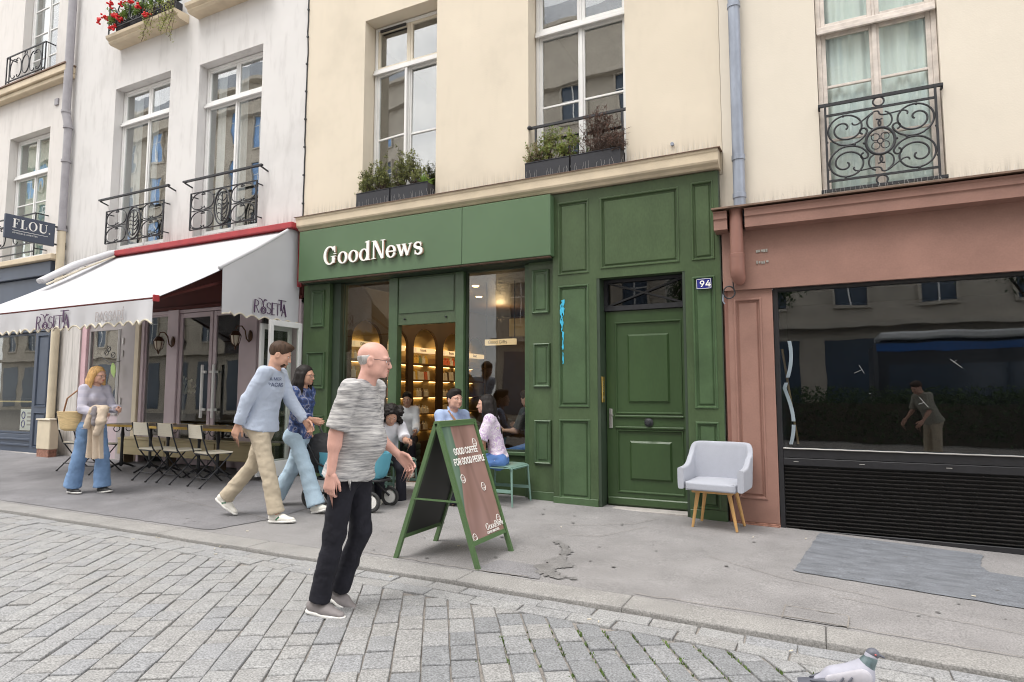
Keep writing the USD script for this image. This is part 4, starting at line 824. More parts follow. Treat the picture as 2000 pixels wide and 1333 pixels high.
for x in (-.28, .30, 1.0): part(br, 'slot_marker', B().box(x, x + .045, 6.9795, 6.982, .695, .703), 'steel')
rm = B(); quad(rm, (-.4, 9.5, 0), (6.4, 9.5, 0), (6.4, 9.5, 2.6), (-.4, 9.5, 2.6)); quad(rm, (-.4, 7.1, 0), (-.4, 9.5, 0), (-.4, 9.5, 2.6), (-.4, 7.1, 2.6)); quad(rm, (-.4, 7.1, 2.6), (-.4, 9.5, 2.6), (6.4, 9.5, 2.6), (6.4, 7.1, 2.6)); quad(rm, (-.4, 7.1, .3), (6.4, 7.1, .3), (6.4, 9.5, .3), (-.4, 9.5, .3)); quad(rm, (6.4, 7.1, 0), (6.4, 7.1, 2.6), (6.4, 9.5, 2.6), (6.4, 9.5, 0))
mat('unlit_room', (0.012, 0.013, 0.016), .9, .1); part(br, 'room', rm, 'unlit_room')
wv = thing('wavy_board', 'white wavy edged board standing behind the dark pane', 'board', (-.3, 7.3, .85))
zz = np.linspace(.86, 1.93, 60); xr = -.30 + .075 * np.abs(np.sin((zz - .86) * 4.4 + .6)) - .03
for k, (a, b_) in enumerate(((0, 12), (13, 36), (38, 60))):
    zs_, xs_ = zz[a:b_], xr[a:b_]; part(wv, 'board_piece', B().wall(Polygon(list(zip(xs_ - .035, zs_)) + list(zip(xs_, zs_))[::-1]).buffer(0), 7.12, 7.14), 'white_frame')
part(wv, 'strut', B().bar((-.36, 7.16, 1.85), (-.24, 7.2, .86), .02), 'shelf_wood')
# scratches and marks on the dark pane
mk = B()
for x, z, l, a in ((.36, 1.62, .09, -1.1), (.33, 1.60, .08, .45), (1.13, 1.66, .12, -.75), (1.12, 1.68, .03, .6), (.86, 1.30, .11, -.95), (.84, 1.29, .05, .35), (.42, 1.38, .016, 0.2)):
    d = np.array([math.cos(a), 0, math.sin(a)]) * l / 2; mk.bar(np.array([x, 7.027, z]) - d, np.array([x, 7.027, z]) + d, .003, .002, up=(0, 1, 0))
top('scratch_mark', mk, 'scratch_grey', 'thin white scratch marks on the dark pane of the brown shop', 'marks', kind='stuff')
for k, z in enumerate((2.865, 2.745)):
    st_ = thing('wall_fixing', ['upper', 'lower'][k] + ' small torn metal fixing plate on the brown fascia', 'fixing', (-.51, 6.93, z))
    b = B(); r = random.Random(k)
    for i in range(5): x = -.565 + i * .024; b.box(x, x + r.uniform(.012, .026), 6.926, 6.934 + .0005, z - r.uniform(0, .012), z + r.uniform(.012, .028))
    part(st_, 'plate', b, 'steel')
cbl = B(); t = np.linspace(0, 4 * PI, 60); cbl.tube(np.c_[-.845 + .058 * np.cos(t) + .004 * t / 6, 6.90 - .006 * t / 6, 2.45 + .065 * np.sin(t)], .0065, 6); cbl.tube([(-.79, 6.90, 2.46), (-.80, 6.90, 2.56), (-.77, 6.92, 2.62), (-.74, 6.93, 2.63)], .0065, 6)
cb2 = thing('cable_loop', 'loose dark cable coiled below the brown elbow of the downpipe', 'cable', (-.84, 6.9, 2.45)); part(cb2, 'coil', cbl, 'iron', True)
part(cb2, 'frayed_end', B().tube([(-.90, 6.9, 2.44), (-.905, 6.89, 2.36), (-.89, 6.9, 2.33)], .008, 5), 'zinc')
# ---------------------------------------------------------------- cafe shopfront, awning, dark blue shop
cf = thing('shopfront', 'cafe front with lilac frames, tall dark panes and glass double doors', 'shopfront', (-9.8, 7.1, .2))
part(cf, 'fascia', B().box(-12.74, -7.09, 7.10, 7.25, 2.86, 3.84), 'maroon')
part(cf, 'fascia_moulding', B().box(-12.74, -7.09, 7.06, 7.099, 2.83, 2.89, .008), 'maroon')
def post(x0, x1, m, y0=7.08, y1=7.2, z0=.15, z1=2.83, name='post'): return part(cf, name, B().box(x0, x1, y0, y1, z0, z1, .006), m)
post(-12.75, -12.60, 'pink_frame'); post(-11.60, -11.10, 'grey_frame', 7.12, name='door_panel'); post(-11.08, -10.96, 'cream_pilaster', 7.05); post(-10.94, -10.86, 'lilac_frame')
post(-10.20, -9.92, 'lilac_frame', 7.06); post(-8.36, -8.02, 'lilac_frame', 7.06); post(-7.30, -7.10, 'lilac_frame', 7.06)
part(cf, 'head_rail', B().box(-12.6, -7.1, 7.085, 7.2, 2.77, 2.828, .006), 'lilac_frame')
for z in (2.35, 2.12, 1.25): part(cf, 'hinge', B().box(-11.52, -11.49, 7.10, 7.119, z - .06, z + .06), 'steel')
def cafe_pane(x0, x1, z0, z1, m='shop_glass'): return fixed_pane(cf, x0, x1, z0, z1, 7.13, m, 'lilac_frame', .03)
cafe_pane(-10.86, -10.20, .62, 2.77); cafe_pane(-8.02, -7.30, .62, 2.77)
# side window with an open casement
part(cf, 'wall_piece', B().box(-12.6, -11.6, 7.14, 7.2, .15, .98), 'lilac_frame'); part(cf, 'wall_piece', B().box(-12.6, -11.6, 7.14, 7.2, 2.62, 2.77), 'grey_frame')
F = fixed_pane(cf, -12.6, -11.6, .98, 2.62, 7.15, 'window_glass', 'grey_frame', .05)
oc = B(); T = rz(-.55, (-11.62, 7.08, 0)); 
for a in ((-.52, -.46, 0, .04, 1.0, 2.58), (-.06, 0, 0, .04, 1.0, 2.58), (-.46, -.06, 0, .04, 1.0, 1.08), (-.46, -.06, 0, .04, 2.51, 2.58)): oc.box(*a, .004)
O = part(cf, 'casement', oc.move(T), 'white_frame'); part(O, 'pane', B().box(-.46, -.06, .018, .022, 1.08, 2.51).move(T), 'window_glass')
# double doors
for x0, x1, hx in ((-9.91, -9.08, -9.20), (-9.06, -8.37, -8.93)):
    d = B(); w = .075
    d.box(x0, x0 + w, 7.09, 7.13, .2, 2.76, .004); d.box(x1 - w, x1, 7.09, 7.13, .2, 2.76, .004); d.box(x0 + w, x1 - w, 7.091, 7.129, .2, .42, .004); d.box(x0 + w, x1 - w, 7.091, 7.129, 2.68, 2.76, .004)
    D = part(cf, 'door', d, 'lilac_frame'); part(D, 'pane', B().box(x0 + w, x1 - w, 7.108, 7.114, .42, 2.68), 'shop_glass')
    h = B(); h.box(hx - .022, hx + .022, 7.0, 7.035, .98, 1.86, .006)
    for z in (1.12, 1.74): h.box(min(hx, x1 - .04 if hx < x1 - .2 else x1 - .04) if False else hx - .02, hx + .02, 7.036, 7.089, z - .02, z + .02); 
    H = part(D, 'handle', h, 'white_frame')
    cx = x1 - .035 if x1 < -9.0 else x0 + .035; b = B()
    for z in (1.12, 1.74): b.box(min(hx, cx), max(hx, cx), 7.005, 7.03, z - .018, z + .018)
    part(D, 'handle_arm', b, 'white_frame')
# open door leaf standing out from the wall
od = thing('open_door', 'white framed glass door leaf standing open beside the green shop', 'door', (-7.05, 6.75, .2))
d = B(); w = .065
for a in ((6.43, 6.43 + w, .2, 2.44), (7.04 - w, 7.04, .2, 2.44), (6.43 + w, 7.04 - w, .2, .42), (6.43 + w, 7.04 - w, 2.36, 2.44)): d.box(-7.07, -7.025, *a, .004)
part(od, 'frame', d, 'white_frame'); part(od, 'pane', B().box(-7.05, -7.044, 6.43 + w, 7.04 - w, .42, 2.36), 'shop_glass')
od2 = B()
for a in ((6.45, 6.45 + w, .2, 2.40), (7.04 - w, 7.04, .2, 2.40), (6.45 + w, 7.04 - w, .2, .42), (6.45 + w, 7.04 - w, 2.32, 2.40)): od2.box(-7.27, -7.23, *a, .004)
T = rz(.0); od3 = thing('open_door', 'second white door leaf folded open just left of the first', 'door', (-7.25, 6.75, .2)); part(od3, 'frame', od2, 'white_frame'); part(od3, 'pane', B().box(-7.252, -7.246, 6.45 + w, 7.04 - w, .42, 2.32), 'shop_glass')
# room of the cafe
rm = B(); X0, X1, Y1 = -12.7, -7.12, 11.0
quad(rm, (X0, Y1, .2), (X1, Y1, .2), (X1, Y1, 2.9), (X0, Y1, 2.9)); quad(rm, (X0, 7.26, .2), (X0, Y1, .2), (X0, Y1, 2.9), (X0, 7.26, 2.9)); quad(rm, (X1, 7.26, .2), (X1, 7.26, 2.9), (X1, Y1, 2.9), (X1, Y1, .2)); quad(rm, (X0, 7.26, 2.9), (X0, Y1, 2.9), (X1, Y1, 2.9), (X1, 7.26, 2.9)); quad(rm, (X0, 7.2, .2), (X1, 7.2, .2), (X1, Y1, .2), (X0, Y1, .2))
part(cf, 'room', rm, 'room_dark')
fl = thing('dried_flowers', 'pale dried bouquet in a slim vase inside the cafe window', 'flowers', (-10.45, 7.6, .9))
b = B(); r = random.Random(5)
for k in range(60):
    a = r.random() * 6.3; e = r.random() * 1.3; p = np.array([-10.45, 7.6, 1.35]); q = p + np.array([math.cos(a) * math.sin(e), math.sin(a) * math.sin(e) * .6, math.cos(e)]) * r.uniform(.18, .34)
    b.tube([p, (p + q) / 2 + [0, 0, .02], q], .004, 4); b.ell(q, (.02, .02, .028), 1)
part(fl, 'bouquet', b, 'canvas_trim'); part(fl, 'vase', B().lathe([(0, .9), (.05, .9), (.055, 1.1), (.03, 1.3), (.04, 1.38)], (-10.45, 7.6, 0), 12), 'grey_frame', True)
# wall lanterns
def lantern(x, z, label):
    L = thing('wall_lantern', label, 'lantern', (x, 7.0, z), group=None)
    bp = B().lathe([(0, 0), (.05, 0), (.055, .012), (.02, .03), (0, .03)], n=16); bp.move(trimesh.transformations.translation_matrix((x, 7.06, z)) @ trimesh.transformations.rotation_matrix(PI / 2, [1, 0, 0]) @ np.diag([1, 1.7, 1, 1.])); part(L, 'back_plate', bp, 'bronze')
    part(L, 'arm', B().tube([(x, 7.04, z - .10), (x - .02, 7.0, z - .05), (x - .02, 6.97, z + .08), (x - .05, 6.93, z + .15), (x - .12, 6.90, z + .15), (x - .15, 6.90, z + .10)], .011, 7), 'bronze', True)
    c = (x - .15, 6.90, z - .06)
    cage = B()
    for k in range(6):
        a = k * PI / 3; cage.tube([(c[0] + .02 * math.cos(a), c[1] + .02 * math.sin(a), c[2] + .14), (c[0] + .085 * math.cos(a), c[1] + .085 * math.sin(a), c[2] + .06), (c[0] + .06 * math.cos(a), c[1] + .06 * math.sin(a), c[2] - .06), (c[0], c[1], c[2] - .13)], .006, 5)
    cage.lathe([(0, .15), (.05, .13), (.085, .075), (.09, .06)], c, 12); cage.lathe([(.012, -.12), (.02, -.14), (0, -.17)], c, 8)
    part(L, 'cage', cage, 'bronze'); part(L, 'shade', B().lathe([(.07, .06), (.055, -.05), (.0, -.11)], c, 12), 'frosted', True)
mat('bronze', (.08, .04, .022), .4, .2, 20, metal=.6); mat('frosted', (.55, .48, .38), .3, .05)
lantern(-10.03, 2.28, 'bronze wall lantern on the pale post left of the double doors'); lantern(-8.15, 2.30, 'bronze wall lantern on the pale post right of the double doors')
hg = thing('hanging_ornament', 'black wire ornament with a green glass leaf by the cafe window', 'ornament', (-11.7, 6.95, 1.9))
b = B(); b.tube([(-11.85, 6.95, 2.05), (-11.6, 6.93, 1.95), (-11.45, 6.92, 1.94), (-11.28, 6.95, 1.97)], .006, 5)
for x, z in ((-11.72, 2.13), (-11.52, 2.08), (-11.66, 2.2)): b.tube(oval(x, z, .055, .05, 6.95, 14), .007, 5, True); b.tube([(x - .05, 6.95, z - .03), (x + .04, 6.95, z + .04)], .005, 4)
part(hg, 'wire', b, 'iron'); lp_ = Polygon([(-11.52, 1.94), (-11.45, 1.88), (-11.43, 1.78), (-11.46, 1.68), (-11.54, 1.76), (-11.56, 1.86)]).buffer(.01)
mat('leaf_glass', (.35, .50, .16), .3, .1, 9); part(hg, 'leaf', B().wall(lp_, 6.945, 6.952), 'leaf_glass')
# awning
AX0, AX1, WYA, WZA, FYA, FZA = -11.75, -7.12, 6.86, 3.86, 4.76, 2.53
aw = thing('awning', 'wide white cafe awning with a scalloped lettered valance', 'awning', ((AX0 + AX1) / 2, 7.0, 3.9))
part(aw, 'cassette', B().box(-11.53, -7.02, 6.76, 7.045, 3.86, 3.955, .012), 'red_box')
def canopy_z(y, sag=.055): t = (WYA - y) / (WYA - FYA); return WZA + (FZA - WZA) * t - sag * np.sin(PI * t)
nx, ny = 50, 24; xs = np.linspace(AX0, AX1, nx); ys = np.linspace(WYA, FYA, ny); XX, YY = np.meshgrid(xs, ys)
ZZ = canopy_z(YY) + .010 * np.sin(XX * 2.9) * np.sin((WYA - YY) / (WYA - FYA) * PI)
b = B(); b.grid(np.stack([XX, YY, ZZ], -1)); b.grid(np.stack([XX, YY, ZZ - .008], -1)[:, ::-1]); part(aw, 'canopy', b, 'canvas', True)
part(aw, 'front_bar', B().box(AX0, AX1 + .01, FYA - .030, FYA + .02, FZA - .020, FZA + .004, .006), 'maroon')
part(aw, 'front_bar_cap', B().box(AX1 + .011, AX1 + .035, FYA - .05, FYA + .03, FZA - .05, FZA + .03, .006), 'red_box')
part(aw, 'arm', B().tube([(-7.25, 6.9, 3.72), (-7.25, 5.8, 2.9), (-7.25, 4.8, 2.52)], .02, 8), 'maroon'); part(aw, 'arm', B().tube([(-11.4, 6.9, 3.72), (-11.4, 5.8, 2.9), (-11.4, 4.8, 2.52)], .02, 8), 'maroon')
def valance(n, length, zt, zb, amp, per, at):
    """A hanging strip whose lower edge is scalloped; at(u, z, bulge) gives its points."""
    us = np.linspace(0, length, n); top_ = []
    rows = []
    for k in range(5):
        t = k / 4; row = []
        for u in us:
            sc = amp * abs(math.sin(PI * u / per)); zbot = zb + sc
            z = zt + (zbot - zt) * t; row.append(at(u, z, .018 * math.sin(u * 7.3) * t + .012 * math.sin(u * 17 + 1) * t * t))
        rows.append(row)
    return np.array(rows)
VY = FYA - .03
rows = valance(220, AX1 - AX0, FZA - .02, 2.20, .055, .185, lambda u, z, bl: (AX0 + u, VY - bl, z))
b = B(); b.grid(rows); b.grid(rows[:, ::-1] + [0, .004, 0]); V = part(aw, 'valance', b, 'canvas', True)
part(V, 'valance_trim', B().tube(rows[-1] + [0, -.001, .008], .011, 6), 'canvas_trim')
def rosetta(b, x, y, z, h):
    """Slim capitals: R, a small o with a sprig on top, S, E, T, taller T, A."""
    w = h * .030; pen = lambda pts, ww=w: unary_union([LineString(pts).buffer(ww * .75)])
    G = []; s = h
    def put(g, x0): G.append(affinity.affine_transform(g, [1, 0, 0, 1, x0, 0]))
    R = unary_union([pen([(.02 * s, 0), (.04 * s, .78 * s)], w * 1.6), pen([(.04 * s, .78 * s)] + arc(.10 * s, .6 * s, .16 * s, .18 * s, PI / 2, -PI / 2, 14) + [(.06 * s, .42 * s)]), pen([(.1 * s, .42 * s), (.28 * s, 0)])]); put(R, 0)
    o = unary_union([pen(arc(.14 * s, .2 * s, .15 * s, .2 * s, 0, 2 * PI, 30), w * 1.3), pen(arc(.14 * s, .2 * s, .08 * s, .11 * s, -.5, 4.6, 20)), pen([(.14 * s, .42 * s), (.10 * s, .66 * s), (.0, .86 * s), (-.16 * s, .92 * s)]), pen([(.10 * s, .66 * s), (.2 * s, .9 * s), (.32 * s, .86 * s), (.2 * s, .8 * s)])]); put(o, .42 * s)
    S = pen(arc(.12 * s, .55 * s, .11 * s, .17 * s, .6, PI * 1.35, 16) + arc(.12 * s, .2 * s, .12 * s, .19 * s, PI * .4, -PI * .8, 18)); put(S, .76 * s)
    E = unary_union([pen([(.02 * s, 0), (.02 * s, .74 * s)], w * 1.5), pen([(.02 * s, .74 * s), (.18 * s, .74 * s)]), pen([(.02 * s, .38 * s), (.15 * s, .38 * s)]), pen([(.02 * s, 0), (.19 * s, 0)])]); put(E, 1.06 * s)
    T = unary_union([pen([(.14 * s, 0), (.14 * s, .74 * s)]), pen([(0, .74 * s), (.28 * s, .74 * s)])]); put(T, 1.29 * s)
    T2 = unary_union([pen([(.17 * s, .35 * s), (.17 * s, 1.0 * s)], w * 2), pen([(0, 1.0 * s), (.46 * s, 1.0 * s)], w * 1.2)]); put(T2, 1.47 * s)
    A = unary_union([pen([(0, 0), (.14 * s, .74 * s)]), pen([(.14 * s, .74 * s), (.28 * s, 0)], w * 1.7), pen([(.06 * s, .26 * s), (.22 * s, .26 * s)])]); put(A, 1.68 * s)
    return affinity.affine_transform(unary_union(G), [1, 0, 0, 1, x, z])
gr = affinity.scale(rosetta(None, -9.55, 0, 2.245, .225), 1.72, 1, origin=(-9.55, 2.245))
part(V, 'valance_lettering', B().wall(gr, VY - .026, VY - .022), 'purple_ink')
b = B(); lettering(b, 'BASSARÍ', 0, 0, 0, .125, .80, .004); b.move(np.array([[1, 0, 0, -8.22], [0, 1, 0, VY - .024], [0, 0, 1, 2.285], [0, 0, 0, 1.]])); part(V, 'valance_lettering', b, 'grey_frame')
# cheek: side curtain between the wall and the middle of the slope
CX = AX1 + .02; cy0, cy1 = 5.66, 7.03
def cheek_top(y): return float(canopy_z(min(y, WYA))) + .03
us = np.linspace(0, cy1 - cy0, 60); rows = []
for k in range(8):
    t = k / 7; row = []
    for u in us:
        y = cy0 + u; zt = cheek_top(y); zb = 2.40 + .05 * abs(math.sin(PI * u / .21)) * (1 if u > .12 else .4) + .03 * (1 - u / (cy1 - cy0)); row.append((CX + .014 * math.sin(u * 6 + t * 2) * t, y, zt + (zb - zt) * t))
    rows.append(row)
rows = np.array(rows); b = B(); b.grid(rows); b.grid(rows[:, ::-1] - [.005, 0, 0]); CH = part(aw, 'side_curtain', b, 'canvas', True)
part(CH, 'curtain_trim', B().tube(rows[-1] + [0, 0, .008], .011, 6), 'canvas_trim'); part(aw, 'side_bar', B().box(CX + .012, CX + .03, 6.97, 7.04, 3.0, 3.88), 'red_box')
part(aw, 'curtain_roll', B().tube([(CX - .02, 5.62, cheek_top(5.66) - .03), (CX - .02, 6.2, cheek_top(6.2) - .005), (CX - .02, 6.8, cheek_top(6.8) - .005)], .028, 10), 'canvas', True)
g2 = affinity.scale(rosetta(None, 0, 0, 0, .225), 1.32, 1, origin=(0, 0)); b = B().wall(g2, 0, .004); b.move(np.array([[0, -1, 0, CX + .03], [1, 0, 0, 6.17], [0, 0, 1, 2.52], [0, 0, 0, 1.]])); part(CH, 'curtain_lettering', b, 'purple_ink')
# folded left curtain on top of the canopy
lx = -11.5; q = [(lx, 6.8, 3.93), (lx - .02, 6.2, 3.60), (lx, 5.66, 3.22)]
b = B()
for dx in (0, .06, .12): b.tube([(x + dx, y, z - .01 * dx) for x, y, z in q], [.05, .055, .045], 9)
part(aw, 'folded_curtain', b, 'canvas', True); part(aw, 'folded_hem', B().tube([(lx + .2, 6.75, 3.84), (lx + .19, 6.2, 3.50), (lx + .2, 5.68, 3.16)], .016, 6), 'canvas_trim')
# dark blue shop at the left
bs = thing('shopfront', 'dark blue opticians front with a big pane at the left edge', 'shopfront', (-15.5, 7.0, .2))
part(bs, 'fascia', B().box(-22, -13.62, 6.95, 7.2, 2.62, 3.72, .006), 'blue_joinery'); part(bs, 'fascia_cap', B().box(-22, -13.58, 6.88, 7.049, 3.73, 4.01, .01), 'blue_joinery')
slab_with(bs, 'pilaster', sbox(-14.12, .18, -13.45, 2.61), [(-14.02, -13.62, .32, 1.02), (-14.02, -13.62, 1.12, 2.55)], 6.97, 7.2, 'blue_joinery')
for a in ((-14.02, -13.62, .32, 1.02), (-14.02, -13.62, 1.12, 2.55)): rpanel(bs, *a, 6.97, 'blue_joinery')
part(bs, 'fascia_panel', B().box(-14.0, -13.66, 6.935, 6.9495, 2.75, 3.62, .006), 'blue_joinery')
fixed_pane(bs, -22, -14.12, .58, 2.61, 7.05, 'shop_glass', 'blue_joinery', .04)
part(bs, 'stall_riser', B().box(-22, -14.13, 7.0, 7.1, .2, .57, .006), 'blue_joinery')
for z in (.36, .47): part(bs, 'riser_moulding', B().box(-22, -14.13, 6.975, 6.999, z - .02, z + .02, .006), 'blue_joinery')
part(bs, 'foot', B().box(-22, -13.2, 6.9, 7.2, .1, .22, .01), 'concrete')
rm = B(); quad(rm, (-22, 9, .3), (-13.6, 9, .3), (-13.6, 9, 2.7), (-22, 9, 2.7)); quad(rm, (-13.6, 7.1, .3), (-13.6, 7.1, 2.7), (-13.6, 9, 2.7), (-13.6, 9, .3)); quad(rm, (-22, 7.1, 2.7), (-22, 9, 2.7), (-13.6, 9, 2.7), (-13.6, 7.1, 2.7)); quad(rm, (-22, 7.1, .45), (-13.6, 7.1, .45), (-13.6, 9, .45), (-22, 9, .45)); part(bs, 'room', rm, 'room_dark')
ds = thing('display_shelf', 'lit glass display shelf of spectacles in the blue shop window', 'shelf', (-15, 7.5, 1.25)); part(ds, 'shelf_board', B().box(-16.5, -14.2, 7.35, 7.6, 1.20, 1.225), 'niche'); b = B(); r = random.Random(2)
for k in range(14):
    x = -16.4 + k * .16
    for s in (-.03, .03): b.tube(oval(x + s, 1.26, .025, .022, 7.42, 12), .005, 4, True)
part(ds, 'spectacles', b, 'iron', kind='stuff')
po = thing('display_card', 'white display card with blue spectacles standing in the blue shop window', 'card', (-14.9, 7.4, .6)); part(po, 'card', B().box(-15.18, -14.66, 7.3, 7.32, .62, 1.06), 'white_frame')
b = B(); 
for z in (.72, .80, .88, .96): b.box(-14.92, -14.76, 7.296, 7.2995, z, z + .035)
part(po, 'print', b, 'grey_frame'); part(po, 'spectacle_print', B().tube(oval(-15.06, .93, .06, .07, 7.298, 16), .012, 4, True).tube(oval(-15.06, .75, .06, .07, 7.298, 16), .012, 4, True), 'enamel_blue')
po = thing('display_card', 'small portrait card on the upper stand in the blue shop window', 'card', (-14.5, 7.4, 1.4)); part(po, 'card', B().box(-14.66, -14.40, 7.3, 7.32, 1.45, 1.85), 'white_frame'); part(po, 'portrait', B().wall(affinity.scale(Point(-14.53, 1.66).buffer(.07), .8, 1.2), 7.296, 7.2995), 'grey_frame')
part(po, 'stand', B().bar((-14.75, 7.31, 1.44), (-14.3, 7.31, 1.44), .015).bar((-14.7, 7.31, 1.22), (-14.7, 7.31, 1.44), .012).bar((-14.4, 7.31, 1.22), (-14.4, 7.31, 1.44), .012), 'steel')
# hanging sign FLOU
hs = thing('hanging_sign', 'dark blue hanging shop sign with white letters FLOU at the left edge', 'sign', (-13.4, 6.4, 4.25))
SXF = -13.4
part(hs, 'board', B().box(SXF - .05, SXF, 5.99, 6.83, 4.26, 4.71, .004), 'blue_sign')
for z in (4.66, 4.31): part(hs, 'bracket', B().bar((SXF - .025, 6.8305, z), (SXF - .025, 7.05, z), .03).bar((SXF - .025, 7.03, z - .07), (SXF - .025, 7.03, z + .07), .03), 'iron')
part(hs, 'bracket_curl', B().tube([(SXF - .025, 6.9, 4.28), (SXF, 6.92, 4.20), (SXF - .02, 6.88, 4.12), (SXF - .03, 6.94, 4.05)], .008, 5), 'iron')
def capital(ch):
    if ch == 'F': return unary_union([sbox(.1, 0, .28, 1), sbox(0, 0, .38, .045), sbox(0, .955, .62, 1), sbox(.28, .48, .48, .53), sbox(.575, .72, .62, 1), sbox(.44, .38, .48, .63)]), .72
    if ch == 'L': return unary_union([sbox(.1, 0, .28, 1), sbox(0, .955, .38, 1), sbox(0, 0, .66, .045), sbox(.615, 0, .66, .3)]), .76
    if ch == 'O': return ring_o(.44, .5, .44, .52, .17, .05), .96
    if ch == 'U': return unary_union([sbox(.1, .28, .28, 1), sbox(0, .955, .38, 1), sbox(.66, .955, .94, 1), sbox(.765, .28, .815, 1), stroke([(.19, .3)] + arc(.49, .3, .30, .27, PI, 2 * PI, 20), [.18] * 6 + list(np.linspace(.16, .05, 15)))]), 1.0
    return Point(.1, .07).buffer(.07), .2
x = 0; G_ = []
for ch in 'FLOU.':
    g, adv = capital(ch); G_.append(affinity.translate(g, x, 0)); x += adv + .06
g = affinity.scale(unary_union(G_), .165, .17, origin=(0, 0)); b = B().wall(g, 0, .004); b.move(np.array([[0, -1, 0, SXF + .004], [1, 0, 0, 6.11], [0, 0, 1, 4.475], [0, 0, 0, 1.]])); part(hs, 'sign_lettering', b, 'white_letter')
b = B().wall(sbox(0, 0, .60, .008), 0, .003); lettering(b, 'OPTIQUE & LUNETTES', .0, .003, -.055, .028, 1.0, .003); b.move(np.array([[0, -1, 0, SXF + .004], [1, 0, 0, 6.11], [0, 0, 1, 4.42], [0, 0, 0, 1.]])); part(hs, 'small_print', b, 'white_frame')
# ---------------------------------------------------------------- across the street (seen mirrored in the panes)
mat('stone_far', (0.42, 0.38, 0.32), 0.85, 0.12, 1.2); mat('roof_zinc', (0.20, 0.22, 0.25), 0.5, 0.1, 2); mat('far_window', (0.05, 0.07, 0.10), 0.15, 0.1, 1); mat('far_blind', (0.18, 0.32, 0.56), 0.5, 0.1, 1)
def far_house(x0, x1, y, h, label, seed, blue=False):
    r = random.Random(seed); T = thing('stone_building', label, 'building', ((x0 + x1) / 2, y, 0))
    n = int((x1 - x0) / 2.9); sp = (x1 - x0) / n; fl = int((h - 4.5) / 3.4)
    part(T, 'wall', B().box(x0, x1, y - 6, y, -.3, h), 'stone_far'); part(T, 'roof', B().add([(x0, y - .4, h), (x1, y - .4, h), (x1, y - 2.6, h + 3), (x0, y - 2.6, h + 3), (x0, y - 6, h), (x1, y - 6, h)], [[0, 1, 2, 3]]).add([(x0, y - 6, h), (x1, y - 6, h), (x1, y - 2.6, h + 3), (x0, y - 2.6, h + 3)], [[1, 0, 3, 2]]), 'roof_zinc')
    for z in (4.3, 4.3 + 3.4 * fl - .2, h - .15): part(T, 'cornice', B().box(x0 - .1, x1 + .1, y + .003, y + .45, z - .25, z, .02), 'stone_far')
    for f_ in range(fl):
        for i in range(n):
            xc = x0 + (i + .5) * sp; z = 5.0 + f_ * 3.4
            w = part(T, 'window', B().box(xc - .72, xc + .72, y + .002, y + .10, z - .12, z).box(xc - .72, xc - .6, y + .003, y + .12, z, z + 2.2).box(xc + .6, xc + .72, y + .003, y + .12, z, z + 2.2).box(xc - .72, xc + .72, y + .003, y + .14, z + 2.2, z + 2.35), 'stone_far')
            part(w, 'pane', B().box(xc - .6, xc + .6, y + .004, y + .02, z, z + 2.2), 'far_blind' if blue and r.random() < .6 else 'far_window'); part(w, 'frame', B().box(xc - .03, xc + .03, y + .021, y + .05, z, z + 2.2).box(xc - .6, xc + .6, y + .021, y + .05, z + 1.45, z + 1.5), 'white_frame')
    for i in range(n):
        xc = x0 + (i + .5) * sp; part(T, 'shop_opening', B().box(xc - 1.05, xc + 1.05, y + .004, y + .03, .3, 3.6), 'far_window')
far_house(-15.5, 24, -15, 21, 'pale stone building across the street mirrored in the tall cream house windows', 1)
far_house(-64, -27, -15, 23, 'stone building with blue blinds mirrored in the white house windows', 2, True)
def leaf_cloud(n, fn, size, r):
    """Small leaf blades spread through a volume."""
    c = fn(n); d = r.normal(size=(n, 3)); d /= np.linalg.norm(d, axis=1, keepdims=True); e = np.cross(d, r.normal(size=(n, 3))); e /= np.linalg.norm(e, axis=1, keepdims=True)
    L = size * r.uniform(.6, 1.3, (n, 1)); v = np.stack([c - d * L, c + e * L * .42, c + d * L, c - e * L * .42], 1).reshape(-1, 3)
    return v, np.arange(n * 4).reshape(n, 4)
def leaf_mat(name, col, var=.35):
    col = np.array(col, float)
    M[name] = usdkit.material(stage, '/World/Looks/' + name, {'g': ('geometry', {}), 'n': ('noise_texture', {'scale': 5.0, 'detail': 3.0}), 'r': ('rgb_ramp', {'ramp': [(.3, col * (1 - var)), (.7, col * (1 + var))]}), 'p': ('principled_bsdf', {'roughness': .5}), 't': ('translucent_bsdf', {}), 'm': ('mix_closure', {'fac': .3})},
        [('g.position', 'n.vector'), ('n.fac', 'r.fac'), ('r.color', 'p.base_color'), ('r.color', 't.color'), ('p.BSDF', 'm.closure1'), ('t.BSDF', 'm.closure2')], surface='m.closure')
leaf_mat('tree_leaf', (.055, .095, .028)); leaf_mat('box_leaf', (.13, .145, .05), .45); leaf_mat('lime_leaf', (.26, .28, .08), .3); leaf_mat('bright_leaf', (.14, .22, .045)); leaf_mat('dry_leaf', (.115, .060, .042), .35); leaf_mat('straw_leaf', (.32, .27, .15), .3); mat('bark', (.09, .07, .05), .9, .3, 12); mat('twig', (.07, .045, .035), .9, .3, 20); mat('soil', (.05, .038, .03), .95, .3, 20)
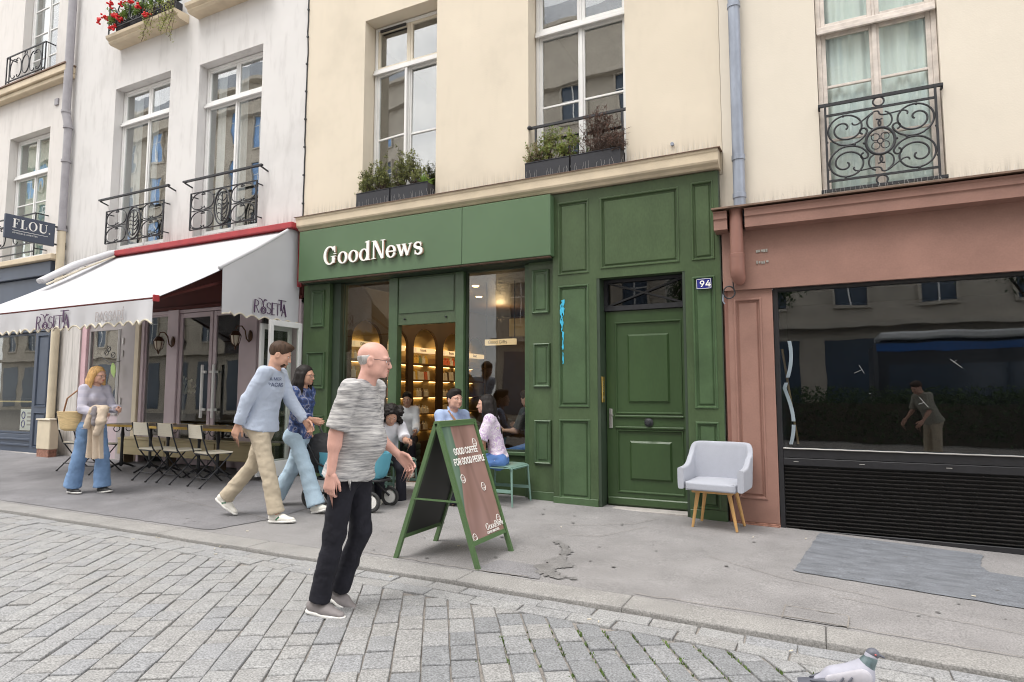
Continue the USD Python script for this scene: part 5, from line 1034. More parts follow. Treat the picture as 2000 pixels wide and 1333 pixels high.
def tree(x, y, h, R, label, seed):
    r = np.random.default_rng(seed); T = thing('street_tree', label, 'tree', (x, y, -.1))
    b = B(); b.tube([(x, y, -.3), (x + .05, y, h * .3), (x, y + .05, h * .55)], [.17, .13, .09], 9)
    for k in range(7):
        a = k * .9; b.tube([(x, y, h * (.36 + .02 * k)), (x + R * .35 * math.cos(a), y + R * .35 * math.sin(a), h * .6), (x + R * .7 * math.cos(a), y + R * .7 * math.sin(a), h * .78)], [.06, .04, .015], 6)
    part(T, 'trunk', b, 'bark')
    cl = r.normal(size=(26, 3)); cl /= np.linalg.norm(cl, axis=1, keepdims=True); cl = cl * r.uniform(.35, 1, (26, 1)) * [R, R, R * .85] + [x, y, h * .80]
    v, f = leaf_cloud(9000, lambda n: cl[r.integers(0, 26, n)] + r.normal(size=(n, 3)) * R * .17, .085, r); part(T, 'crown', (v, f), 'tree_leaf')
tree(5.4, -6.2, 6.6, 1.7, 'leafy street tree mirrored in the middle of the dark pane', 1); tree(9.5, -6.4, 6.6, 2.0, 'leafy street tree mirrored at the right of the dark pane', 2); tree(-2.6, -6.3, 6.0, 1.7, 'leafy street tree mirrored at the left of the dark pane', 3)
hd = thing('hedge', 'long green hedge across the street mirrored in the dark pane', 'hedge', (4, -7.3, -.1)); r = np.random.default_rng(4)
v, f = leaf_cloud(30000, lambda n: np.c_[r.uniform(-5, 14, n), -7.3 + r.normal(size=n) * .28, r.uniform(.0, 1.45, n) + .15 * np.sin(r.uniform(-5, 14, n))], .06, r); part(hd, 'foliage', (v, f), 'tree_leaf'); part(hd, 'stems', B().box(-5, 14, -7.5, -7.1, -.3, 1.1), 'bark')
bus = thing('bus', 'dark city bus with a blue and white band mirrored in the dark pane', 'bus', (8, -9.6, 0)); mat('bus_dark', (.03, .035, .045), .3, 0); mat('bus_blue', (.02, .10, .32), .3, 0); mat('bus_white', (.65, .66, .68), .3, 0)
part(bus, 'body', B().box(1.5, 14.0, -11.0, -8.6, .35, 3.0, .12), 'bus_dark'); part(bus, 'blue_band', B().box(1.6, 13.9, -8.599, -8.585, 2.70, 2.93), 'bus_blue'); part(bus, 'roof', B().box(1.7, 13.8, -10.9, -8.62, 3.051, 3.30, .06), 'bus_white')
part(bus, 'window_band', B().box(1.9, 13.6, -8.599, -8.588, 1.35, 2.30), 'far_window')
for x in (3.6, 11.5): w = B().lathe([(0, -.12), (.45, -.12), (.48, -.06), (.48, .12), (0, .13)], n=20); w.move(trimesh.transformations.translation_matrix((x, -8.72, .42)) @ trimesh.transformations.rotation_matrix(PI / 2, [1, 0, 0])); part(bus, 'wheel', w, 'black_metal')
b = B(); lettering(b, 'véhicule 100% électrique', 0, 0, 0, .19, 1.0, .006); b.move(np.array([[-1, 0, 0, 9.6], [0, -1, 0, -8.584], [0, 0, 1, 2.42], [0, 0, 0, 1.]])); part(bus, 'lettering', b, 'bus_white')
# ---------------------------------------------------------------- cafe furniture
mat('woven_cream', (.62, .60, .52), .6, .0); mat('bench_wood', (.52, .43, .24), .55, .12, 3, stretch=(.5, 3, 6)); mat('table_top', (.14, .10, .06), .35, .2, 5, stretch=(.6, 4, 4)); mat('foot_cap', (.02, .02, .02), .7, .1)
M['woven_cream'] = usdkit.material(stage, '/World/Looks/woven_cane', {'c': ('texture_coordinate', {}), 'mp': ('mapping', {'mapping_type': 'point', 'scale': (1, 1, 1)}), 'k': ('checker_texture', {'scale': 62.0, 'color1': (.62, .60, .50), 'color2': (.60, .59, .52)}), 'k2': ('voronoi_texture', {'scale': 40.0, 'randomness': .15}), 'r': ('rgb_ramp', {'ramp': [(.06, (.25, .25, .19)), (.16, (.74, .69, .56))]}), 'p': ('principled_bsdf', {'roughness': .5})},
    [('c.object', 'k2.vector'), ('k2.distance', 'r.fac'), ('r.color', 'p.base_color')], surface='p.BSDF')
def bistro_chair(label, loc, rzz):
    T = thing('bistro_chair', label, 'chair', loc, rzz, 'folding bistro chairs in front of the cafe', world=False)
    sx = .19
    part(T, 'seat', B().box(-sx - .005, sx + .005, -.17, .19, .445, .468, .008), 'woven_cream', 30)
    bk = B(); n = 9; P = np.array([[[x, -.245 - .06 * (1 - (x / .2) ** 2) * .4 - .10 * (z - .66), z] for x in np.linspace(-.2, .2, n)] for z in (.665, .70, .75, .80, .835)])
    bk.grid(P[:, ::-1]); bk.grid(P + [0, .014, 0]); 
    for row in (P[0], P[-1]): bk.tube(row + [0, .007, 0], .008, 5)
    part(T, 'backrest', bk, 'woven_cream')
    for s in (-1, 1):
        x = s * (sx + .012); lg = B(); lg.tube([(x, -.27, .84), (x, -.235, .66), (x, -.17, .47), (x, -.02, .27), (x, .25, .015)], .0105, 6)
        L = part(T, 'leg', lg, 'iron', True); part(L, 'foot_cap', B().ell((x, .252, .012), (.013, .02, .012), 1), 'foot_cap')
        x2 = s * (sx - .012); lg = B(); lg.tube([(x2, .17, .44), (x2, .03, .28), (x2, -.24, .015)], .0105, 6); L = part(T, 'leg', lg, 'iron', True); part(L, 'foot_cap', B().ell((x2, -.242, .012), (.013, .02, .012), 1), 'foot_cap')
    for y, z in ((-.15, .12), (.17, .11)): part(T, 'stretcher', B().tube([(-sx, y, z), (sx, y, z)], .008, 6), 'iron', True)
    part(T, 'seat_rail', B().tube([(-sx, .165, .437), (sx, .165, .437)], .009, 6).tube([(-sx, -.16, .437), (sx, -.16, .437)], .009, 6), 'iron', True)
    return T
def gp_(x, y): return (x, y, gzf(x, y))
ch0 = bistro_chair('woven bistro chair nearest the green shop, beside the walking man', gp_(-7.58, 6.0), -.22)
copy_of(ch0, 'middle woven bistro chair of the three at the cafe tables', gp_(-8.27, 6.03), -.14)
copy_of(ch0, 'woven bistro chair of the three at the tables, farthest from the green shop', gp_(-8.80, 6.02), -.10)
copy_of(ch0, 'bistro chair half hidden behind the woman with the straw bag', gp_(-10.28, 6.05), .06)
copy_of(ch0, 'leftmost bistro chair, close to the blue shop pilaster', gp_(-10.88, 6.12), .0)
def cafe_table(x, y, label):
    T = thing('cafe_table', label, 'table', gp_(x, y), 0, 'cafe tables along the bench', world=False)
    part(T, 'table_top', B().box(-.54, .54, -.31, .31, .715, .742, .006), 'table_top'); part(T, 'edge_band', B().box(-.545, .545, -.315, -.311, .708, .745).box(-.545, .545, .311, .315, .708, .745), 'brass')
    for s in (-.36, .36):
        part(T, 'leg', B().lathe([(.018, .05), (.035, .09), (.024, .16), (.022, .5), (.032, .56), (.022, .62), (.02, .71)], (s, 0, 0), 10), 'iron', True)
        f = B()
        for q in (-1, 1): f.tube([(s, q * .02, .10), (s, q * .12, .07), (s, q * .22, .02), (s, q * .25, .012)], [.022, .018, .014, .016], 6)
        part(T, 'foot', f, 'iron', True)
        f = B()
        for q in (-1, 1): f.tube(oval(0, 0, .05, .045, 0, 14)[:, [1, 0, 2]] + [s, q * .1, .66], .007, 5, True)
        part(T, 'scroll_bracket', f, 'iron', True)
    return T
t0 = cafe_table(-9.95, 6.44, 'dark topped cafe table behind the woman with the coat'); copy_of(t0, 'dark topped cafe table in the middle of the row', gp_(-8.83, 6.46)); copy_of(t0, 'dark topped cafe table at the end of the row by the white open door', gp_(-7.72, 6.48))
bn = thing('bench', 'long pale wooden bench along the cafe wall behind the tables', 'bench', (-9.3, 6.9, .2)); gb = gzf(-9.3, 6.8)
part(bn, 'seat', B().box(-11.0, -7.4, 6.78, 7.04, gb + .43, gb + .465, .006), 'bench_wood'); 
for x0, x1 in ((-11.0, -9.75), (-9.74, -8.55), (-8.54, -7.4)): part(bn, 'front_board', B().box(x0, x1 - .01, 6.79, 6.815, gb + .18, gb + .428, .004), 'bench_wood')
for x in (-10.9, -9.75, -8.55, -7.5): part(bn, 'leg', B().box(x - .03, x + .03, 6.83, 7.0, gb - .02, gb + .429, .004), 'table_top')
bx = thing('cream_box', 'cream box standing at the foot of the downpipe by the blue shop', 'box', (-13.2, 6.75, .2)); part(bx, 'box_body', B().box(-13.38, -12.95, 6.72, 6.88, .34, .88, .012), 'cream_pilaster'); part(bx, 'box_lid', B().box(-13.40, -12.93, 6.70, 6.885, .882, .91, .006), 'cream_frame'); part(bx, 'box_foot', B().box(-13.36, -12.97, 6.73, 6.87, .18, .338), 'red_brick_dust')
# ---------------------------------------------------------------- window boxes and plants
def planter(x0, x1, y0, y1, z0, h, label):
    T = thing('window_box', label, 'planter', ((x0 + x1) / 2, (y0 + y1) / 2, z0), 0, None)
    b = B(); t = .014
    b.box(x0, x1, y0, y0 + t, z0, z0 + h, .003); b.box(x0, x1, y1 - t, y1, z0, z0 + h, .003); b.box(x0, x0 + t, y0 + t, y1 - t, z0, z0 + h); b.box(x1 - t, x1, y0 + t, y1 - t, z0, z0 + h); part(T, 'trough', b, 'planter_grey')
    part(T, 'rim', B().box(x0 - .004, x1 + .004, y0 - .005, y0 + .012, z0 + h + .001, z0 + h + .014, .004), 'planter_grey'); part(T, 'soil', B().box(x0 + t, x1 - t, y0 + t, y1 - t, z0 + h - .05, z0 + h - .03), 'soil')
    return T
zb_ = 4.055
planter(-5.92, -5.33, 6.90, 7.10, zb_, .19, 'dark grey window box at the left under the boxwood'); planter(-5.31, -4.69, 6.90, 7.10, zb_, .19, 'dark grey window box under the boxwood and the bright green rosette')
planter(-3.23, -2.64, 6.90, 7.10, zb_, .19, 'dark grey window box under the small yellow green shrubs'); planter(-2.62, -2.0, 6.90, 7.10, zb_, .19, 'dark grey window box holding the dead brown shrub')
def shrub(name, label, c, rad, n, leaf, twigs, seed, size=.016, sprigs=26, cat='shrub', group=None, twig_m='twig', leafm2=None):
    r = np.random.default_rng(seed); c = np.array(c, float); T = thing(name, label, cat, tuple(c), 0, group)
    b = B(); tips = []
    for k in range(sprigs):
        d = r.normal(size=3); d[2] = abs(d[2]) * 1.1 + .35; d /= np.linalg.norm(d); e = c + d * np.array(rad) * r.uniform(.6, 1.12) * [1, 1, 1.35]; m_ = c + (e - c) * .5 + r.normal(size=3) * .025
        b.tube([c + r.normal(size=3) * [.6 * rad[0] * .5, .02, 0], m_, e], [.006, .004, .0015], 4); tips.append((m_, e))
        for q in range(twigs):
            t = r.uniform(.3, 1); p = m_ + (e - m_) * t; w = r.normal(size=3); w[2] += .4; w /= np.linalg.norm(w); f = p + w * r.uniform(.03, .08); b.tube([p, f], [.0022, .001], 3); tips.append((p, f))
    part(T, 'stems', b, twig_m)
    A = np.array([t[0] for t in tips]); E = np.array([t[1] for t in tips])
    def place(n_): i = r.integers(0, len(A), n_); t = r.uniform(.25, 1.05, (n_, 1)); return A[i] + (E[i] - A[i]) * t + r.normal(size=(n_, 3)) * size * .8
    part(T, 'foliage', leaf_cloud(n, place, size, r), leaf, kind='stuff')
    if leafm2: part(T, 'new_shoots', leaf_cloud(n // 3, lambda n_: (lambda i: E[i] + r.normal(size=(n_, 3)) * size)(r.integers(0, len(E), n_)), size, r), leafm2, kind='stuff')
    return T
zs = zb_ + .15
for k, x in enumerate((-5.80, -5.54, -5.20, -4.98)):
    shrub('boxwood', ['boxwood shrub at the left end of the left window sill', 'second boxwood shrub from the left on the left window sill', 'third boxwood shrub on the left window sill', 'boxwood shrub beside the bright green rosette'][k], (x, 7.0, zs), (.21, .15, .40 + .08 * (k == 2) - .06 * (k == 0)), 2600, 'box_leaf', 6, 40 + k, .013, 30, leafm2='lime_leaf')
r_ = np.random.default_rng(9); T = thing('rosette_plant', 'bright green spiky rosette at the right end of the left sill', 'plant', (-4.78, 6.98, zs)); b = B()
for k in range(22):
    a = r_.random() * 6.3; e = r_.uniform(.3, 1.2); L = r_.uniform(.12, .2); d = np.array([math.cos(a) * math.sin(e), math.sin(a) * math.sin(e), math.cos(e)]); s = np.cross(d, [0, 0, 1.]); s /= np.linalg.norm(s) + 1e-6; p = np.array([-4.78, 6.97, zs + .03]); q = p + d * L * .5 + [0, 0, .015]
    b.add([p, q + s * .012, p + d * L - [0, 0, .02], q - s * .012], [[0, 1, 2, 3]])
part(T, 'leaves', b, 'bright_leaf')
for k, x in enumerate((-3.12, -2.92, -2.70)): shrub('small_shrub', ['small pale shrub at the left end of the right window sill', 'tallest yellow green shrub on the right window sill', 'yellow green shrub next to the dead brown shrub'][k], (x, 6.99, zs), (.15, .12, .26 + .08 * (k != 0)), 1400, ['straw_leaf', 'lime_leaf', 'lime_leaf'][k], 5, 60 + k, .013, 20, leafm2='bright_leaf')
shrub('dry_shrub', 'dead brown shrub spilling over the right window sill', (-2.28, 6.96, zs), (.36, .19, .42), 2300, 'dry_leaf', 14, 71, .011, 60)
shrub('dry_shrub', 'small dead sprig hanging past the right edge of the window', (-2.0, 6.92, zs + .02), (.16, .08, .12), 300, 'dry_leaf', 8, 72, .009, 14)
gb2 = planter(-11.8, -10.1, 6.84, 7.0, 8.2, .2, 'long window box of red geraniums on the upper balcony')
r_ = np.random.default_rng(12); mat('petal_red', (.60, .012, .015), .55, .25, 20)
for k, x in enumerate((-11.85, -11.45, -11.0, -10.6)):
    T = shrub('geranium', ['red geranium at the left end of the upper balcony', 'second red geranium from the left on the upper balcony', 'third red geranium on the upper balcony', 'fourth geranium on the upper balcony with trailing growth'][k], (x, 6.86, 8.36), (.22, .15, .28), 420, 'bright_leaf', 2, 80 + k, .03, 14, cat='flowers')
    b = B()
    for q in range([5, 4, 3, 1][k]):
        c = np.array([x, 6.76, 8.5]) + r_.normal(size=3) * [.16, .05, .12]
        for j in range(14): b.ell(c + r_.normal(size=3) * .028, (.022, .022, .018), 1)
    part(T, 'blossom', b, 'petal_red')
b = B(); lv = []
for k in range(13):
    x = r_.uniform(-10.75, -9.95); p = [np.array([x, 6.78, 8.35])]
    for j in range(r_.integers(4, 9)): p.append(p[-1] + [r_.normal() * .05, -.01, -.10 + r_.normal() * .03])
    b.tube(p, .0045, 4); lv += [q + r_.normal(size=3) * .025 for q in p for _ in range(5)]
T = thing('trailing_plant', 'trailing plant hanging below the geranium balcony', 'plant', (-10.4, 6.8, 8.3)); part(T, 'stems', b, 'twig'); lv = np.array(lv); part(T, 'foliage', leaf_cloud(900, lambda n: lv[r_.integers(0, len(lv), n)] + r_.normal(size=(n, 3)) * .02 + [0, 0, .06], .018, r_), 'lime_leaf')
# ---------------------------------------------------------------- pavement sign
mat('sign_green', (.075, .135, .055), .4, .06, 4); mat('poster_back', (.012, .014, .012), .5, .1)
M['poster'] = usdkit.material(stage, '/World/Looks/poster', {'c': ('texture_coordinate', {}), 'mp': ('mapping', {'mapping_type': 'point', 'scale': (.5, 2.2, .8)}), 'n': ('noise_texture', {'scale': 1.5, 'detail': 1.0, 'distortion': 1.2}), 's': ('separate_xyz', {}), 'a': ('math', {'math_type': 'multiply', 'value2': -.9}), 'a2': ('math', {'math_type': 'multiply_add', 'value2': .25}), 'ad': ('math', {'math_type': 'multiply_add', 'value2': .42}),
    'r': ('rgb_ramp', {'ramp': [(.0, (.25, .15, .125)), (.30, (.31, .19, .165)), (.44, (.22, .13, .11)), (.505, (.28, .17, .145)), (.525, (.09, .15, .11)), (.62, (.14, .205, .155)), (.75, (.09, .145, .11))]}), 'w': ('wave_texture', {'scale': .45, 'distortion': 9.0, 'detail': 1.5, 'detail_scale': 1.0, 'bands_direction': 'y'}), 'r2': ('rgb_ramp', {'ramp': [(.0, (.80,) * 3), (.05, (.97,) * 3), (.6, (1,) * 3), (1, (1.06,) * 3)]}), 'mx': ('mix_color', {'blend_type': 'multiply', 'fac': 1.0, 'use_clamp': False}), 'p': ('principled_bsdf', {'roughness': .25, 'coat_weight': .2})},
    [('c.object', 'mp.vector'), ('mp.vector', 'n.vector'), ('c.object', 's.vector'), ('s.y', 'a.value1'), ('s.z', 'a2.value1'), ('a.value', 'a2.value3'), ('n.fac', 'ad.value1'), ('a2.value', 'ad.value3'), ('ad.value', 'r.fac'), ('mp.vector', 'w.vector'), ('w.fac', 'r2.fac'), ('r.color', 'mx.a'), ('r2.color', 'mx.b'), ('mx.result', 'p.base_color')], surface='p.BSDF')
ab = thing('pavement_sign', 'green A frame pavement sign with a brown and green coffee poster', 'sign', (-2.81, 4.6, gzf(-2.8, 4.6)))
gA = gzf(-2.8, 4.6)
def frame_pt(s, u, v):
    """Point on one leaf of the A frame: u across the street, v up the slope from 0 to 1."""
    x = (-2.425 if s > 0 else -3.205) + v * (-.385 if s > 0 else .385); return np.array([x, 4.30 + u, gA - .012 + v * 1.115])
for s in (1, -1):
    e = .002 * s
    b = B()
    for u in (.018, .602): b.bar(frame_pt(s, u, 0), frame_pt(s, u, 1), .036, .03, up=(0, 1, 0))
    F = part(ab, 'leaf_frame', b, 'sign_green', 30); b = B()
    for v in (.985, .165): part(F, 'rail', B().bar(frame_pt(s, .037, v), frame_pt(s, .583, v), .036, .028, up=(1, 0, .34)), 'sign_green', 30)
    nrm = np.array([1.115, 0, .385 * s]); nrm = np.array([s * 1.115, 0, .385]) / math.hypot(1.115, .385)
    c = [frame_pt(s, .037, .18), frame_pt(s, .583, .18), frame_pt(s, .583, .97), frame_pt(s, .037, .97)]
    b = B(); fr_q = [q + nrm * .004 for q in c]; bk_q = [q - nrm * .004 for q in c]
    if s < 0: fr_q, bk_q = bk_q, fr_q
    b.add(fr_q + bk_q, [[0, 1, 2, 3], [7, 6, 5, 4], [0, 4, 5, 1], [1, 5, 6, 2], [2, 6, 7, 3], [3, 7, 4, 0]]); part(F, 'poster' if s > 0 else 'back_panel', b, 'poster' if s > 0 else 'poster_back')
    if s > 0:
        up_ = (frame_pt(1, 0, 1) - frame_pt(1, 0, 0)); ln = np.linalg.norm(up_); up_ /= ln
        Tm = np.eye(4); Tm[:3, 0] = (0, 1, 0); Tm[:3, 1] = -nrm; Tm[:3, 2] = up_; Tm[:3, 3] = frame_pt(1, 0, 0) + nrm * .006
        tb = B(); lettering(tb, 'GOOD COFFEE', .125, -.001, .90, .054, .74, .003, True); part(F, 'poster_lettering', tb.move(Tm), 'white_letter')
        tb = B(); lettering(tb, 'FOR GOOD PEOPLE', .085, -.001, .815, .054, .74, .003, True); part(F, 'poster_lettering', tb.move(Tm), 'white_letter')
        tb = B(); lettering(tb, 'COFFEE ROASTERS', .29, -.001, .222, .018, .9, .002, True); part(F, 'poster_lettering', tb.move(Tm), 'white_letter')
        x = .295; tb = B()
        for ch in 'GoodNews': g, adv = glyph(ch); tb.wall(affinity.affine_transform(g, [.052, 0, 0, .052, x, .252]), -.003, -.001); x += adv * .052 * 1.1
        part(F, 'poster_lettering', tb.move(Tm), 'white_letter')
        for cu, cv in ((.50, .985), (.155, .70), (.44, .60), (.535, .31), (.09, .23)):
            tb = B().tube(oval(cu, cv, .030, .034, -.001, 20), .0028, 4, True); tb.tube(np.c_[cu + .014 * np.cos(np.linspace(PI * 1.1, PI * 1.9, 8)), np.full(8, -.001), cv - .002 + .016 * np.sin(np.linspace(PI * 1.1, PI * 1.9, 8))], .0024, 4)
            for q in (-.009, .009): tb.ell((cu + q, -.001, cv + .010), (.0035, .001, .004), 1)
            part(F, 'smiley_mark', tb.move(Tm), 'white_letter')
part(ab, 'hinge_rail', B().bar((-2.815, 4.31, gA + 1.105), (-2.815, 4.91, gA + 1.105), .05, .03), 'sign_green')
part(ab, 'spreader', B().bar(frame_pt(1, .61, .45), frame_pt(-1, .61, .45), .02, .012).bar(frame_pt(1, .01, .45) , frame_pt(-1, .01, .45), .02, .012), 'sign_green')
# ---------------------------------------------------------------- armchair
mat('grey_fabric', (.37, .385, .435), .9, .05, 6, fine=.10, bump=.0008, bscale=220, sheen=.2); mat('beech', (.58, .34, .13), .45, .15, 7, stretch=(3, 3, .5))
ac = thing('armchair', 'pale grey upholstered tub chair on splayed wooden legs by the brown pilaster', 'chair', gp_(-.985, 6.655), -.10, world=False)
n = 61; t = np.linspace(-1, 1, n); W_, D_ = .275, .26
px = np.where(np.abs(t) > .55, np.sign(t) * W_, 0); path = []
for q in t:
    a = abs(q)
    if a > .62: path.append((math.copysign(W_ + .012, q), -D_ + (1 - a) / .38 * .36))
    else: th = q / .62 * PI / 2; e = .55; path.append((math.copysign(abs(math.sin(th)) ** e, q) * (W_ + .012), .10 + abs(math.cos(th)) ** e * .13))
path = np.array(path); tan = np.gradient(path, axis=0); tan /= np.linalg.norm(tan, axis=1, keepdims=True); nor = np.c_[-tan[:, 1], tan[:, 0]]
topz = .60 + .235 * (1 / (1 + np.exp((np.abs(t) - .60) * 16))); rows = []
for i in range(n):
    k = 18; a = np.linspace(0, 2 * PI, k, endpoint=False); cx_, cz_ = np.sign(np.cos(a)) * np.abs(np.cos(a)) ** .45, np.sign(np.sin(a)) * np.abs(np.sin(a)) ** .22
    zc, hz = (topz[i] + .39) / 2, (topz[i] - .39) / 2; off = cx_ * .030; z = zc + cz_ * hz; lean = -.10 * (z - .42) * (1 if abs(t[i]) < .62 else .35)
    rows.append(np.c_[path[i, 0] + nor[i, 0] * off + (-lean * np.sign(t[i]) * .5 * abs(t[i])), path[i, 1] + nor[i, 1] * off - lean * (abs(t[i]) < .62) , z])
R = np.array(rows); R = np.concatenate([R, R[:, :1]], 1); b = B(); b.grid(R); 
for e in (0, -1):
    c_ = R[e][:-1]; m_ = c_.mean(0); k = len(c_); b.add(np.vstack([c_, m_]), [[j, (j + 1) % k, k] if e == 0 else [(j + 1) % k, j, k] for j in range(k)])
part(ac, 'shell', b, 'grey_fabric', 50)
sc = trimesh.creation.box((.50, .50, .085)); sc = sc.subdivide().subdivide().subdivide(); v = np.asarray(sc.vertices).copy(); v[:, 2] += .018 * (1 - (v[:, 0] / .25) ** 2) * (1 - (v[:, 1] / .25) ** 2) * (v[:, 2] > 0); rr = np.abs(v) / [.25, .25, .0425]; v *= 1 - .06 * np.clip(rr.max(1, keepdims=True) * 0 + np.sort(rr, 1)[:, 1:2] ** 8, 0, 1); part(ac, 'seat', (v + [0, -.035, .425], sc.faces), 'grey_fabric', 60)
part(ac, 'underframe', B().box(-.2, .2, -.2, .2, .355, .382, .006), 'beech')
for sx in (-1, 1):
    for sy in (-1, 1): part(ac, 'leg', B().tube([(sx * .15, sy * .14, .37), (sx * .215, sy * (.20 if sy > 0 else .13), .0)], [.022, .013], 8), 'beech', 40)
# ---------------------------------------------------------------- stools and poufs
mat('teal_metal', (.17, .28, .235), .4, .08, 5); mat('pouf_green', (.030, .045, .030), .7, .15, 5)
def stool(label, loc, w=.46, d=.50, rzz=0):
    T = thing('metal_stool', label, 'stool', loc, rzz, 'pale green metal stools outside the coffee shop', world=False)
    n = 15; xs = np.linspace(-w / 2, w / 2, n); zz = .45 - .03 * np.abs(xs / (w / 2)) ** 6
    P = np.array([[(x, y, z) for x, z in zip(xs, zz)] for y in (-d / 2, d / 2)]); b = B(); b.grid(P); b.grid((P - [0, 0, .012])[:, ::-1]); part(T, 'seat', b.box(-w / 2 + .02, w / 2 - .02, -d / 2, d / 2, .425, .4365), 'teal_metal')
    for sx in (-1, 1):
        for sy in (-1, 1): part(T, 'leg', B().tube([(sx * (w / 2 - .01), sy * (d / 2 - .03), .43), (sx * (w / 2 + .015), sy * (d / 2 + .0), 0)], [.014, .011], 7), 'teal_metal', True)
    [part(T, 'foot_rail', B().box(-w / 2, w / 2, q, q + .02, .15, .185), 'teal_metal') for q in (-d / 2 + .01, d / 2 - .03)]; return T
s0 = stool('pale green metal stool carrying the woman in the floral top', gp_(-3.43, 6.70)); copy_of(s0, 'pale green metal stool under the seated man in the blue shirt', gp_(-4.15, 6.66)); 
pf = thing('pouf', 'dark green ribbed round pouf beside the doorway post', 'pouf', gp_(-5.42, 6.82), world=False); b = B(); prof = [(0, .01)]
for k in range(5): prof += [(.19, .015 + k * .092), (.205, .03 + k * .092), (.208, .06 + k * .092), (.205, .09 + k * .092)]
prof += [(.19, .475), (.12, .49), (0, .492)]; part(pf, 'cushion', b.lathe(prof, n=28), 'pouf_green', 50)
pf2 = copy_of(pf, 'dark green ribbed pouf inside the doorway under the white shirt', (-5.72, 7.95, .155))
